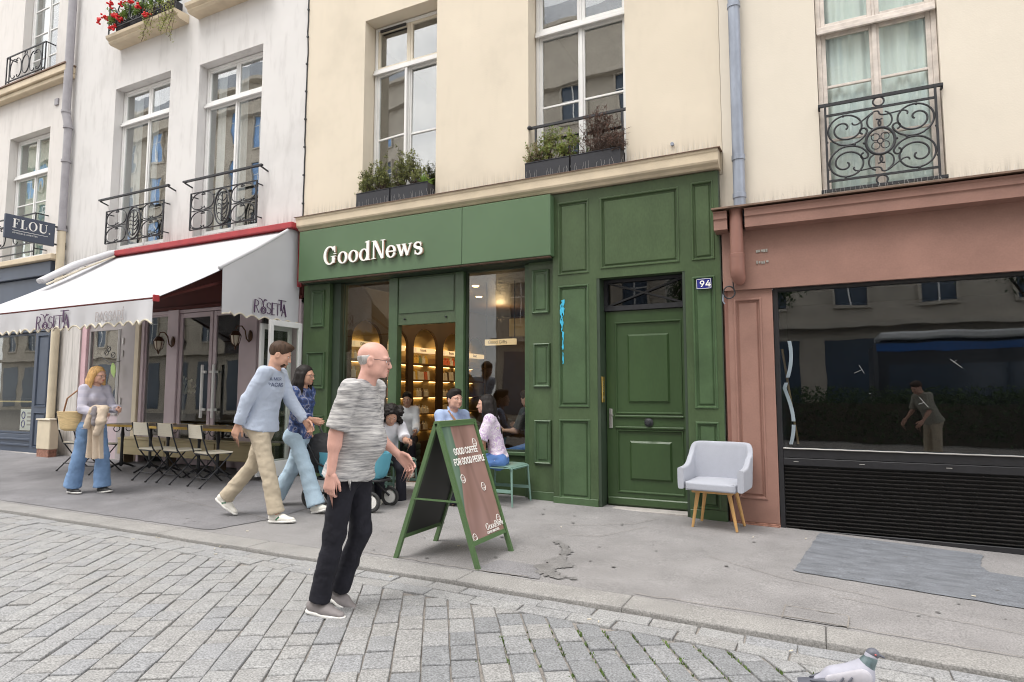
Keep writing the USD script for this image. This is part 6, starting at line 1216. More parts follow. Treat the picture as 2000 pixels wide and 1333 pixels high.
# ---------------------------------------------------------------- people
class Field:
    """A blended solid on a grid; its skin is drawn with surface nets."""
    def __init__(s, lo, hi, h):
        s.h, s.lo = h, np.array(lo, float); s.n = np.maximum(np.ceil((np.array(hi) - s.lo) / h).astype(int) + 1, 4); s.a = np.full(s.n, 1.0, np.float32)
    def block(s, lo, hi):
        i0 = np.clip(np.floor((lo - s.lo) / s.h).astype(int), 0, s.n); i1 = np.clip(np.ceil((hi - s.lo) / s.h).astype(int) + 1, 0, s.n)
        if (i1 <= i0).any(): return None, None
        ax = [s.lo[k] + s.h * np.arange(i0[k], i1[k], dtype=np.float32) for k in range(3)]
        return tuple(slice(a, b) for a, b in zip(i0, i1)), np.stack(np.meshgrid(*ax, indexing='ij'), -1)
    def put(s, sl, d, k, sub=False):
        A = s.a[sl]
        if sub: d = -d; h = np.clip(.5 - .5 * (A - d) / k, 0, 1) if k else 0; s.a[sl] = (A * (1 - h) + d * h + k * h * (1 - h)) if k else np.maximum(A, d)
        elif k: h = np.maximum(k - np.abs(A - d), 0) / k; s.a[sl] = np.minimum(A, d) - h * h * k * .25
        else: s.a[sl] = np.minimum(A, d)
    def cap(s, a, b, ra, rb=None, k=.02, flat=None, cuts=(), sub=False):
        a, b = np.array(a, float), np.array(b, float); rb = ra if rb is None else rb; m = max(ra, rb) * (max(1, 1 / flat[1]) if flat else 1) * 1.0 + k + 3 * s.h
        sl, P = s.block(np.minimum(a, b) - m, np.maximum(a, b) + m)
        if sl is None: return s
        q = P - a; ba = b - a
        if flat:
            n = np.array(flat[0], float); n /= np.linalg.norm(n); q = q + ((q @ n) * (1 / flat[1] - 1))[..., None] * n; ba = ba + (ba @ n) * (1 / flat[1] - 1) * n
        t = np.clip((q @ ba) / max(ba @ ba, 1e-9), 0, 1); d = np.linalg.norm(q - t[..., None] * ba, axis=-1) - (ra + (rb - ra) * t)
        for c, n in cuts: n = np.array(n, float); n /= np.linalg.norm(n); d = np.maximum(d, (P - np.array(c)) @ n)
        s.put(sl, d.astype(np.float32), k, sub); return s
    def ell(s, c, r, k=.02, R=None, sub=False, cuts=()):
        c, r = np.array(c, float), np.array(r, float); m = r.max() + k + 3 * s.h; sl, P = s.block(c - m, c + m)
        if sl is None: return s
        q = P - c; q = q @ R if R is not None else q; k0 = np.linalg.norm(q / r, axis=-1); k1 = np.linalg.norm(q / r ** 2, axis=-1); d = k0 * (k0 - 1) / np.maximum(k1, 1e-6)
        for c2, n in cuts: n = np.array(n, float); n /= np.linalg.norm(n); d = np.maximum(d, (P - np.array(c2)) @ n)
        s.put(sl, d.astype(np.float32), k, sub); return s
    def cut(s, c, n):
        n = np.array(n, float); n /= np.linalg.norm(n); sl, P = s.block(s.lo, s.lo + s.n * s.h); s.a = np.maximum(s.a, ((P - np.array(c)) @ n).astype(np.float32)); return s
    def mesh(s, smooth=2):
        A = s.a.copy(); A[0], A[-1], A[:, 0], A[:, -1], A[:, :, 0], A[:, :, -1] = [np.maximum(x, .001) for x in (A[0], A[-1], A[:, 0], A[:, -1], A[:, :, 0], A[:, :, -1])]
        ins = A < 0; nx, ny, nz = A.shape; num = np.zeros((nx - 1, ny - 1, nz - 1, 3), np.float32); cnt = np.zeros((nx - 1, ny - 1, nz - 1), np.int16)
        C = [(i, j, k) for i in (0, 1) for j in (0, 1) for k in (0, 1)]; g = lambda M_, c: M_[c[0]:nx - 1 + c[0], c[1]:ny - 1 + c[1], c[2]:nz - 1 + c[2]]
        for a in C:
            for ax in range(3):
                if a[ax]: continue
                b = list(a); b[ax] = 1; fa, fb = g(A, a), g(A, b); x = g(ins, a) != g(ins, b); t = np.where(x, fa / np.where(x, fa - fb, 1), 0); cnt += x
                for d in range(3): num[..., d] += np.where(x, a[d] + (t if d == ax else 0), 0)
        act = cnt > 0; idx = np.full(act.shape, -1); idx[act] = np.arange(act.sum()); ii = np.argwhere(act); v = s.lo + s.h * (ii + num[act] / cnt[act][:, None]); F = []
        for ax in range(3):
            sl0 = [slice(1, -1)] * 3; sl0[ax] = slice(0, -1); b0 = [slice(1, -1)] * 3; b0[ax] = slice(1, None); p, q = ins[tuple(sl0)], ins[tuple(b0)]; E = np.argwhere(p != q); flip = p[tuple(E.T)]
            off = np.ones(3, int); off[ax] = 0; E = E + off; u, w = (ax + 1) % 3, (ax + 2) % 3; o = lambda du, dw: (lambda X: idx[tuple(X.T)])(E + np.eye(3, dtype=int)[u] * du + np.eye(3, dtype=int)[w] * dw)
            Q = np.stack([o(-1, -1), o(0, -1), o(0, 0), o(-1, 0)], 1); Q[~flip] = Q[~flip][:, ::-1]; F.append(Q)
        F = np.vstack(F); F = np.vstack([F[:, [0, 1, 2]], F[:, [0, 2, 3]]]); m = trimesh.Trimesh(v, F, process=False)
        if smooth: trimesh.smoothing.filter_taubin(m, iterations=smooth * 3)
        return np.asarray(m.vertices), np.asarray(m.faces)
def crease(vf, amp, sc, seed=0, aniso=(1, 1, 1.5)):
    """Folds: pushes a garment in and out along its normals."""
    v, f = vf; m = trimesh.Trimesh(v, f, process=False); n = m.vertex_normals; q = v * sc * np.array(aniso); w = meshkit.fbm(q + 1.3 * meshkit.fbm(q * .6, 2, seed + 9)[:, None], 3, seed)
    return v + n * ((.5 - np.abs(2 * w - 1) * 2.4) * amp)[:, None], f
def join(*ms):
    b = B()
    for m in ms: b.add(*m)
    return b.get()
def unit(a): a = np.array(a, float); return a / np.linalg.norm(a)
def pose(Ht, leanf=4, legs=((10, 5, 0), (-10, 10, 0)), arms=((-15, 6, 15), (20, 6, 25)), sw=.185, hw=.088, twist=0, head=(0, 0), sit=None, bend=0):
    """Joints of a figure that faces +x. legs, arms: right then left: (swing, knee, splay), (swing, abduction, elbow) in degrees."""
    s = Ht / 1.755; r = math.radians; L = r(leanf); J = {'s': s, 'Ht': Ht}
    P = np.zeros(3); sp = np.array([math.sin(L), 0, math.cos(L)]); sp2 = np.array([math.sin(L + r(bend)), 0, math.cos(L + r(bend))])
    J['P'] = P; J['W'] = P + sp * .15 * s; J['C'] = J['W'] + sp2 * .21 * s; J['N'] = J['C'] + sp2 * .175 * s; J['sp'] = sp2
    hp, hy = r(head[0]), r(head[1]); nk = unit(sp2 + np.array([.28, 0, .25])); J['H'] = J['N'] + nk * .145 * s; J['rot'] = trimesh.transformations.euler_matrix(0, hp, hy, 'sxyz')[:3, :3]
    tw = r(twist)
    for i, (side, sg) in enumerate((('R', -1), ('L', 1))):
        a, k, spl = legs[i]; a, k, spl = r(a), r(k), r(spl); h = P + np.array([0, sg * hw * s, -.02 * s]); kn = h + .43 * s * np.array([math.sin(a) * math.cos(spl), sg * math.sin(spl), -math.cos(a) * math.cos(spl)]); b = a - k
        an = kn + .42 * s * np.array([math.sin(b), sg * math.sin(spl) * .3, -math.cos(b)]); J['h' + side], J['k' + side], J['a' + side] = h, kn, an; J['sh' + side] = b
        S = J['N'] - sp2 * .05 * s + np.array([-math.sin(tw) * sg * sw * s - .01, math.cos(tw) * sg * sw * s, 0]); q, ab, e = arms[i][:3]; q, ab, e = r(q), r(ab), r(e); yaw_in = r(arms[i][3]) if len(arms[i]) > 3 else 0
        E = S + .285 * s * np.array([math.sin(q) * math.cos(ab), sg * math.sin(ab), -math.cos(q) * math.cos(ab)]); fd = np.array([math.sin(q + e), sg * math.sin(ab) * .4 - sg * math.sin(yaw_in), -math.cos(q + e)]); Wr = E + .25 * s * unit(fd)
        J['s' + side], J['e' + side], J['w' + side] = S, E, Wr
    low = min(J['aR'][2] - .085 * s, J['aL'][2] - .085 * s) if sit is None else -sit
    for kk, vv in J.items():
        if isinstance(vv, np.ndarray) and vv.shape == (3,) and kk not in ('sp',): J[kk] = vv - [0, 0, low]
    return J
def hand_mesh(J, side, curl=35, size=1.0):
    """Palm, four unequal bent fingers and a thumb from the side of the palm."""
    s = J['s'] * size; w, e = J['w' + side], J['e' + side]; d = unit(w - e); sg = -1 if side == 'R' else 1
    n = np.array([0, -sg, 0.]); n = unit(n - d * (n @ d)); t = unit(np.cross(n, d)); t = t if t[0] > -.2 else -t      # n: towards the palm, t: thumb side
    tip = w + d * .2 * s; F = Field(np.minimum(w - d * .05, tip) - .075, np.maximum(w - d * .05, tip) + .075, .0052); F.cap(w - d * .05 * s, w, .026 * s, .025 * s, .01, (n, .75)); pc = w + d * .055 * s; 
    for i, (o, fl, fr) in enumerate(((.028, .074, .0092), (.0095, .083, .0095), (-.0095, .077, .0092), (-.027, .06, .008))):
        b = w + d * .085 * s + t * o * s; F.cap(w + d * .015 * s + t * o * .65 * s, b, .0135 * s, .0115 * s, .014); a0 = math.radians(curl * (.55 + .12 * i)); p, ang = b, a0 * .6
        for q, fr_ in ((.45, 1), (.31, .92), (.24, .82)):
            dd = d * math.cos(ang) + n * math.sin(ang); p2 = p + dd * fl * q * s; F.cap(p, p2, fr * fr_ * s, fr * fr_ * .9 * s, .004); p, ang = p2, ang + a0
    b = w + d * .022 * s + t * .024 * s; m1 = b + unit(d * .75 + t * .55 + n * .45) * .042 * s; m2 = m1 + unit(d * .9 + t * .1 + n * .45) * .03 * s; m3 = m2 + unit(d * .9 + n * .6) * .024 * s
    F.cap(b - d * .01, m1, .0145 * s, .0115 * s, .012); F.cap(m1, m2, .0108 * s, .0098 * s, .004); F.cap(m2, m3, .0098 * s, .0078 * s, .004); return F.mesh(1)
def head_mesh(J, female=False, beard=False):
    """Head with brow, nose, lips, chin, ears and eye sockets, in its own turned frame."""
    s = J['s'] * (.96 if female else 1.0); R = J['rot']; H = J['H']; T = lambda x, y, z: H + R @ (np.array([x, y, z]) * s); F = Field(H - .24, H + .22, .0056); E = lambda c, r, k=.012, sub=False: F.ell(T(*c), np.array(r) * s, k, R, sub)
    E((-.012, 0, .030), (.098, .077, .090)); E((.022, 0, -.012), (.074, .066, .085), .03); E((.045, 0, -.068), (.044, .046, .036) if not female else (.040, .040, .034), .03); E((.076, 0, -.090), (.020, .022, .017), .018)
    for g in (-1, 1): E((.02, g * .052, -.055), (.045, .018, .04), .025); E((.062, g * .036, -.022), (.026, .024, .022), .02); E((.080, g * .030, .020), (.018, .028, .010), .014); F.ell(T(.098, g * .031, .002), np.array((.017, .019, .012)) * s, .012, R, True); E((.076, g * .031, .001), (.0145, .015, .012), .004)
    F.cap(T(.088, 0, .014), T(.110, 0, -.032), .0095 * s, .0135 * s, .012); 
    for g in (-1, 1): E((.100, g * .011, -.036), (.012, .009, .008), .006)
    E((.092, 0, -.058), (.013, .024, .0062), .005); E((.089, 0, -.068), (.013, .022, .0072), .005)
    for g in (-1, 1): F.ell(T(-.008, g * .079, -.010), np.array((.024, .010, .034)) * s, .006, R); F.ell(T(-.002, g * .089, -.006), np.array((.012, .008, .020)) * s, .005, R, True)
    F.cap(J['N'] - J['sp'] * .05 * s, T(-.018, 0, -.055), .066 * s if not female else .054 * s, .056 * s if not female else .046 * s, .03); return F.mesh(1)
def features(T, body, J, brow_m, female=False, lip='lip_tone', glasses=None):
    s = J['s'] * (.96 if female else 1.0); R = J['rot']; P = lambda x, y, z: J['H'] + R @ (np.array([x, y, z]) * s); e, br, i_ = B(), B(), B()
    for g in (-1, 1):
        e.ell(P(.0815, g * .031, .0), (.0105 * s,) * 3, 2); i_.ell(P(.089, g * .031, -.0005), (.0052 * s,) * 3, 1)
        br.tube([P(.091, g * .012, .020), P(.094, g * .030, .026), P(.080, g * .052, .021)], [.0035 * s, .0045 * s, .002 * s], 6)
    part(body, 'eyes', e, 'eye_white', True); part(body, 'irises', i_, 'iris_dark', True); part(body, 'eyebrows', br, brow_m, True)
    l = B(); l.tube([P(.085, -.024, -.063), P(.1015, -.010, -.060), P(.1035, 0, -.0615), P(.1015, .010, -.060), P(.085, .024, -.063)], [.002, .004, .0042, .004, .002], 6); part(body, 'lips', l, lip, True)
    if glasses:
        b = B()
        for g in (-1, 1):
            a = np.linspace(0, 2 * PI, 18, endpoint=False); b.tube([P(.104 - .06 * abs(.024 * math.cos(q)), g * .032 + .0235 * math.cos(q), -.002 + .018 * math.sin(q)) for q in a], .0016, 4, True); b.tube([P(.098, g * .054, .004), P(.05, g * .075, .006), P(-.008, g * .082, .008)], .0016, 4)
        b.tube([P(.104, -.009, .003), P(.107, 0, .006), P(.104, .009, .003)], .0016, 4); part(T, 'glasses', b, glasses)
def skin_body(T, J, skin, female=False, hands=('R', 'L'), curl=(35, 35), arm_r=1.0):
    s = J['s']; lo = np.min([J[k] for k in J if isinstance(J[k], np.ndarray) and J[k].shape == (3,) and k != 'sp'], 0) - .25; hi = np.max([J[k] for k in J if isinstance(J[k], np.ndarray) and J[k].shape == (3,) and k != 'sp'], 0) + .2
    F = Field(lo, hi, .0125); P, W, C, N = J['P'], J['W'], J['C'], J['N']
    F.cap(P, W, .105 * s, .10 * s, .03, ((1, 0, 0), .75)); F.cap(W, C, .10 * s, .115 * s, .05, ((1, 0, 0), .72)); F.cap(C, N - J['sp'] * .06 * s, .11 * s, .075 * s, .05, ((1, 0, 0), .75))
    for d in 'RL':
        F.cap(N - J['sp'] * .06 * s, J['s' + d], .05 * s, .048 * s, .04); F.cap(J['s' + d], J['e' + d], .043 * s * arm_r, .034 * s * arm_r, .02); F.cap(J['e' + d], J['w' + d], .036 * s * arm_r, .025 * s * arm_r, .015); m = J['e' + d] * .7 + J['w' + d] * .3; F.cap(J['e' + d], m, .036 * s * arm_r, .040 * s * arm_r, .02)
        F.cap(J['h' + d], J['k' + d], .075 * s, .05 * s, .04); F.cap(J['k' + d], J['a' + d], .05 * s, .036 * s, .02)
    F.cap(N - J['sp'] * .06 * s, N + (J['H'] - N) * .5, .055 * s, .05 * s, .03)
    return part(T, 'body', join(F.mesh(1), head_mesh(J, female), *[hand_mesh(J, h, c, .95 if female else 1.05) for h, c in zip(hands, curl)]), skin, True)
def garment_top(J, bulk=.014, sleeve=1.0, hem=.02, belly=0.0, female=False, h=.011, neck=.075):
    """A shirt: torso, shoulders and sleeves, open at hem and cuffs; sleeve: 1 to the wrist, .5 to the elbow."""
    s = J['s']; K = [J[k] for k in ('P', 'W', 'C', 'N', 'sR', 'sL', 'eR', 'eL', 'wR', 'wL')]; F = Field(np.min(K, 0) - .26, np.max(K, 0) + .2, h); P, W, C, N, sp = J['P'], J['W'], J['C'], J['N'], J['sp']; g = bulk
    bot = P - sp * hem * s; cut = [(bot, -sp)]
    F.cap(bot - sp * .08, W, (.218 if not female else .186) * s + g, (.134 if not female else .108) * s + g, .04, ((1, 0, 0), .74), cut); F.cap(W, C, (.134 if not female else .108) * s + g, (.150 if not female else .122) * s + g, .06, ((1, 0, 0), .70))
    F.cap(C, N - sp * .075 * s, (.145 if not female else .118) * s + g, .075 * s + g, .06, ((1, 0, 0), .72)); 
    if belly: F.ell(W + np.array([.06, 0, .0]) * s, np.array([.12 + belly, .14, .16]) * s, .06)
    if female:
        for sg in (-1, 1): F.ell(C + np.array([.075, sg * .065, -.005]) * s, np.array([.055, .06, .06]) * s, .04)
    for d in 'RL':
        S, E, Wr = J['s' + d], J['e' + d], J['w' + d]; F.cap(N - sp * .055 * s, S, .046 * s + g, .050 * s + g, .04)
        if sleeve >= .99: F.cap(S, E, .050 * s + g, .042 * s + g, .025); F.cap(E, Wr + (Wr - E) * .12, .043 * s + g, .030 * s + g, .015, None, [(Wr, Wr - E)])
        elif sleeve > .55: F.cap(S, E, .050 * s + g, .042 * s + g, .025); q = E + (Wr - E) * (sleeve - .5) * 2; F.cap(E, q + (Wr - E) * .12, .043 * s + g, .040 * s + g, .015, None, [(q, Wr - E)])
        else: q = S + (E - S) * sleeve * 2; F.cap(S, q + (E - S) * .15, .050 * s + g, .056 * s + g, .025, None, [(q, E - S)])
    F.ell(N + sp * .038 * s + np.array([.015, 0, 0]), np.array([.062, .058, .05]) * s, .01, None, True); return F
def garment_legs(J, bulk=.012, low=.06, wide=.0, top=.10, length=1.0, h=.0115):
    s = J['s']; K = [J[k] for k in ('P', 'W', 'hR', 'hL', 'kR', 'kL', 'aR', 'aL')]; F = Field(np.min(K, 0) - .24, np.max(K, 0) + .2, h); P, sp = J['P'], J['sp']; g = bulk
    F.cap(P - [0, 0, .03 * s], P + sp * top * s, .134 * s, .122 * s, .04, ((1, 0, 0), .76), [(P + sp * top * s, sp)])
    for d in 'RL':
        hh, kk, aa = J['h' + d], J['k' + d], J['a' + d]; F.cap(hh, kk, .080 * s + g, .054 * s + g + wide * .4, .04); end = kk + (aa - kk) * length; F.ell(hh + np.array([-.05, 0, -.02]) * s, np.array([.085, .082, .095]) * s, .05)
        F.cap(kk, end + (aa - kk) * .2, .053 * s + g + wide * .4, low * s + g + wide, .03, None, [(end, aa - kk)])
    return F
def shoe(T, J, side, pitch=0, up='shoe_white', sole='sole_white', splay=0, lift=0, accent=None):
    s = J['s']; a = J['a' + side]; p = math.radians(pitch); R = trimesh.transformations.euler_matrix(0, p, math.radians(splay), 'sxyz')[:3, :3]; Q = lambda x, y, z: a + R @ (np.array([x, y, z]) * s)
    F = Field(a - .24, a + .28, .0085); F.cap(Q(-.045, 0, -.035), Q(.06, 0, -.045), .037 * s, .042 * s, .02); F.cap(Q(.06, 0, -.05), Q(.155, 0, -.058), .042 * s, .030 * s, .03, (R @ np.array([0, 0, 1.]), .75)); F.cap(Q(-.03, 0, -.03), Q(-.01, 0, .03), .036 * s, .040 * s, .02, None, [(Q(0, 0, .025), R @ np.array([0, 0, 1.]))]); F.cut(Q(0, 0, -.072), R @ np.array([0, 0, -1.]))
    S = part(T, 'shoe', F.mesh(1), up, True); F = Field(a - .24, a + .28, .0085); F.cap(Q(-.045, 0, -.07), Q(.07, 0, -.07), .040 * s, .046 * s, .02, (R @ np.array([0, 0, 1.]), .5)); F.cap(Q(.07, 0, -.07), Q(.165, 0, -.07), .046 * s, .032 * s, .02, (R @ np.array([0, 0, 1.]), .5)); F.cut(Q(0, 0, -.086), R @ np.array([0, 0, -1.])); F.cut(Q(0, 0, -.060), R @ np.array([0, 0, 1.])); part(S, 'sole', F.mesh(0), sole, 40)
    if accent: b = B(); [b.bar(Q(.015, g * .040, -.055), Q(.05, g * .044, -.025), .006, .014) for g in (-1, 1)]; part(S, 'side_mark', b, accent)
    lc = B(); [lc.bar(Q(.05 + k * .022, -.02, -.012 - k * .010), Q(.05 + k * .022, .02, -.012 - k * .010), .006, .004) for k in range(4)]; part(S, 'laces', lc, sole)
def hair(T, J, kind, m, seed=0, female=False):
    s = J['s'] * (.96 if female else 1.0); R = J['rot']; H = J['H']; P = lambda x, y, z: H + R @ (np.array([x, y, z]) * s); rx = R @ np.array([1., 0, 0]); rzv = R @ np.array([0, 0, 1.]); F = Field(H - np.array([.34, .3, .62]), H + np.array([.26, .26, .24]), .0085)
    if kind == 'short': F.ell(P(-.014, 0, .040), np.array([.106, .085, .096]) * s, .01, R, cuts=[(P(.062, 0, .03), unit(rx * 1 - rzv * .75)), (P(-.03, 0, -.035), -rzv + rx * .5)]); F.ell(P(.048, 0, .098), np.array([.055, .055, .03]) * s, .03, R)
    if kind == 'fringe': 
        F.ell(P(-.012, 0, .030), np.array([.1035, .0825, .095]) * s, .0, R, cuts=[(P(-.008, 0, 0), unit(rx + rzv * .25)), (P(0, 0, .036), unit(rzv - rx * .15)), (P(0, 0, -.062), -rzv)])
    if kind in ('long', 'wavy', 'curly'):
        big = {'long': 1.0, 'wavy': 1.04, 'curly': 1.22}[kind]; F.ell(P(-.022, 0, .034), np.array([.110, .090, .100]) * s * big, .01, R, cuts=[(P(.062, 0, .05), unit(rx - rzv * .55))])
        r = random.Random(seed); L = {'long': .44, 'wavy': .25, 'curly': .22}[kind]
        for k in range(26 if kind != 'curly' else 60):
            a = r.uniform(-1, 1); th = a * 2.05 + PI; x0, y0 = .085 * math.cos(th) - .02, .085 * math.sin(th)
            if kind == 'curly': c = P(x0 * 1.4 + r.gauss(0, .02), y0 * 1.45 + r.gauss(0, .015), r.uniform(-.2, .09)); F.ell(c, np.array([.035, .035, .035]) * s * r.uniform(.8, 1.2), .014); continue
            p = P(x0, y0, .01); q = H + R @ (np.array([x0 * 1.15, y0 * 1.2, -.09]) * s); e = q + np.array([(-.075 if kind == 'long' else -.02) + r.gauss(0, .012), y0 * .15 + r.gauss(0, .012), -L * s * r.uniform(.6, 1.0)]); F.cap(p, q, .024 * s, .026 * s, .02); F.cap(q, e, .026 * s, .012 * s, .018)
        F.ell(P(.05, 0, -.03), np.array([.062, .066, .092]) * s, .008, R, True)
    v, f = F.mesh(1); mm = trimesh.Trimesh(v, f, process=False); q = v * ([55, 55, 9] if kind != 'curly' else [45, 45, 45]); v = v + mm.vertex_normals * ((meshkit.fbm(q, 2, seed) - .5) * (.010 if kind != 'curly' else .03))[:, None]
    return part(T, 'hair', (v, f), m, True)
mat('skin_a', (.56, .33, .25), .5, .10, 14, spec=.35, obj=True); mat('skin_b', (.52, .30, .215), .5, .10, 14, spec=.35, obj=True); mat('skin_c', (.46, .26, .18), .5, .10, 14, spec=.35, obj=True); mat('skin_rosy', (.58, .33, .27), .5, .12, 12, spec=.35, obj=True)
mat('eye_white', (.75, .72, .70), .2, 0); mat('iris_dark', (.03, .02, .015), .15, 0); mat('lip_tone', (.42, .16, .13), .45, .05); mat('lip_red', (.48, .09, .08), .4, .05)
for nm, c in dict(hair_brown=(.055, .032, .02), hair_black=(.014, .011, .010), hair_grey=(.36, .35, .34), hair_blonde=(.50, .30, .12)).items(): mat(nm, c, .6, .4, 1.0, obj=True, stretch=(60, 60, 7), spec=.22)
mat('tee_grey', (.12, .12, .13), .9, .3, 1.0, obj=True, stretch=(9, 9, 85), col2=(.60, .585, .57), bump=.0012, bscale=1.2); mat('trouser_black', (.013, .013, .019), .8, .3, 5, obj=True, spec=.25, bump=.020, bscale=9); mat('sweat_blue', (.40, .455, .56), .92, .07, 5, obj=True, bump=.016, bscale=9, sheen=.2); mat('chino', (.47, .40, .30), .9, .10, 5, obj=True, bump=.016, bscale=11)
mat('jeans_light', (.40, .52, .62), .9, .16, 4, obj=True, bump=.014, bscale=11); mat('jeans_mid', (.17, .28, .47), .9, .26, 4, obj=True, bump=.014, bscale=11); mat('jeans_blue', (.08, .17, .40), .9, .25, 4, obj=True); mat('print_navy', (.10, .12, .19), .8, 0)
mat('shirt_blue', (.33, .42, .62), .85, .08, 5, obj=True, bump=.012, bscale=11); mat('tee_dark', (.045, .05, .055), .9, .1, 5, obj=True); mat('shirt_white', (.70, .70, .74), .85, .06, 5, obj=True); mat('shoe_white', (.70, .68, .62), .55, .06, 6); mat('sole_white', (.72, .71, .68), .6, .05, 6); mat('shoe_grey', (.22, .20, .20), .7, .15, 8); mat('shoe_black', (.03, .03, .03), .55, .1, 6); mat('mark_green', (.02, .14, .07), .5, 0); mat('polo_pale', (.30, .29, .24), .9, .06, 4)
def striped(name, c1, c2, scale, axis='z'):
    M[name] = usdkit.material(stage, '/World/Looks/' + name, {'c': ('texture_coordinate', {}), 'w': ('wave_texture', {'scale': scale, 'distortion': .4, 'bands_direction': axis}), 'r': ('rgb_ramp', {'ramp': [(.44, c1), (.56, c2)]}), 'p': ('principled_bsdf', {'roughness': .9})}, [('c.object', 'w.vector'), ('w.fac', 'r.fac'), ('r.color', 'p.base_color')], surface='p.BSDF')
striped('stripe_top', (.60, .57, .62), (.27, .27, .37), 21.0)
M['plaid_navy'] = usdkit.material(stage, '/World/Looks/plaid_navy', {'c': ('texture_coordinate', {}), 'v': ('voronoi_texture', {'scale': 13.0, 'randomness': .9}), 'n': ('noise_texture', {'scale': 16.0, 'detail': 3.0}), 'r': ('rgb_ramp', {'ramp': [(.36, (.02, .03, .08)), (.52, (.05, .09, .24)), (.60, (.30, .30, .38)), (.66, (.04, .05, .12))]}), 'p': ('principled_bsdf', {'roughness': .85})}, [('c.object', 'n.vector'), ('n.fac', 'r.fac'), ('r.color', 'p.base_color')], surface='p.BSDF')
M['floral'] = usdkit.material(stage, '/World/Looks/floral', {'c': ('texture_coordinate', {}), 'n': ('noise_texture', {'scale': 13.0, 'detail': 3.5, 'distortion': 1.0}), 'r': ('rgb_ramp', {'ramp': [(.34, (.74, .71, .74)), (.44, (.56, .42, .60)), (.49, (.74, .70, .74)), (.58, (.42, .28, .50)), (.63, (.74, .70, .72)), (.72, (.40, .38, .26))]}), 'p': ('principled_bsdf', {'roughness': .85})}, [('c.object', 'n.vector'), ('n.fac', 'r.fac'), ('r.color', 'p.base_color')], surface='p.BSDF')
def person(label, x, y, heading): return thing('person', label, 'person', (x, y, gzf(x, y)), math.radians(heading), world=False)

# 1 man in the foreground
p = person('balding man with glasses in a grey streaked T shirt and black trousers', -2.75, 3.22, 12)
J = pose(1.75, 7, legs=((-8, 5, 1), (3, 24, 1)), arms=((-15, 7, 10), (-6, 5, 56)), sw=.172, bend=4, head=(6, 16))
bd_ = skin_body(p, J, 'skin_rosy', curl=(55, 45), arm_r=1.12); features(p, bd_, J, 'hair_grey', glasses='iron'); hair(p, J, 'fringe', 'hair_grey', 3)
part(p, 't_shirt', crease(garment_top(J, .016, .46, .09, belly=.03)  .mesh(1), .009, 5.0, 3, (1, 1, 1.8)), 'tee_grey', True); part(p, 'trousers', crease(garment_legs(J, .012, .050, .004).mesh(1), .007, 5, 5), 'trouser_black', True)
shoe(p, J, 'R', 6, 'shoe_grey'); shoe(p, J, 'L', 24, 'shoe_grey')
# 2 man in the pale sweatshirt
p = person('tall bearded man in a pale blue sweatshirt and beige trousers', -5.36, 4.84, 16)
J = pose(1.93, 8, legs=((17, 2, 1), (-20, 22, 1)), arms=((-30, 8, 12), (22, 6, 16)), sw=.165, bend=5, head=(20, 22), twist=6)
bd_ = skin_body(p, J, 'skin_b', curl=(50, 50)); features(p, bd_, J, 'hair_brown'); hair(p, J, 'short', 'hair_brown', 4)
s_, R_, H_2 = J['s'], J['rot'], J['H']; F = Field(H_2 - .2, H_2 + .2, .0065); F.ell(H_2 + R_ @ np.array([.046, 0, -.068]) * s_, np.array([.051, .052, .045]) * s_, .01, R_, cuts=[(H_2 + R_ @ np.array([.09, 0, -.076]) * s_, R_ @ np.array([.75, 0, 1.]))]); part(p, 'beard', F.mesh(1), 'hair_brown', True)
tp = part(p, 'sweatshirt', crease(garment_top(J, .018, 1.0, .06).mesh(1), .009, 4.5, 7), 'sweat_blue', True)
part(p, 'trousers', crease(garment_legs(J, .014, .058, .006).mesh(1), .008, 5, 8), 'chino', True); shoe(p, J, 'R', -2, 'shoe_white', accent='mark_green'); shoe(p, J, 'L', 34, 'shoe_white', accent='mark_green')
def chest_print(p, J, lines, m, h=.04, z0=.06, fx=.133):
    """Letters laid on the right side of the chest."""
    tp_b = B(); s = J['s']
    for k, (tx, hh) in enumerate(lines):
        mm = meshkit.text_mesh(tx, hh, .003, True); v = np.asarray(mm.vertices); w = v[:, 0].max(); a = (v[:, 0] - w / 2) / .15 - .62; rr = .142 * s + .024
        c = J['C']; tp_b.add(np.c_[c[0] + (rr * .78 + v[:, 2]) * np.cos(a), c[1] + (rr + v[:, 2]) * np.sin(a), c[2] + z0 - k * .065 + v[:, 1]], mm.faces)
    return part(p, 'chest_print', tp_b, m)
chest_print(p, J, [('LA MER', .030), ('FRACAS', .038)], 'print_navy')
# 3 woman behind him
p = person('dark haired woman in navy patterned shirt and pale jeans behind the tall man', -5.36, 5.36, 6)
J = pose(1.70, 4, legs=((26, 4, 1), (-20, 14, 1)), arms=((18, 10, 62), (-10, 8, 20)), sw=.142, hw=.082, head=(4, 6))
bd_ = skin_body(p, J, 'skin_c', True, curl=(45, 40)); features(p, bd_, J, 'hair_black', True, 'lip_red', glasses='iron'); hair(p, J, 'wavy', 'hair_black', 6, True)
part(p, 'shirt', crease(garment_top(J, .016, .9, .06, female=True).mesh(1), .007, 5, 9), 'plaid_navy', True); part(p, 'jeans', crease(garment_legs(J, .012, .055, .035).mesh(1), .008, 5, 10), 'jeans_light', True); shoe(p, J, 'R', -14, 'shoe_white'); shoe(p, J, 'L', 28, 'shoe_white')
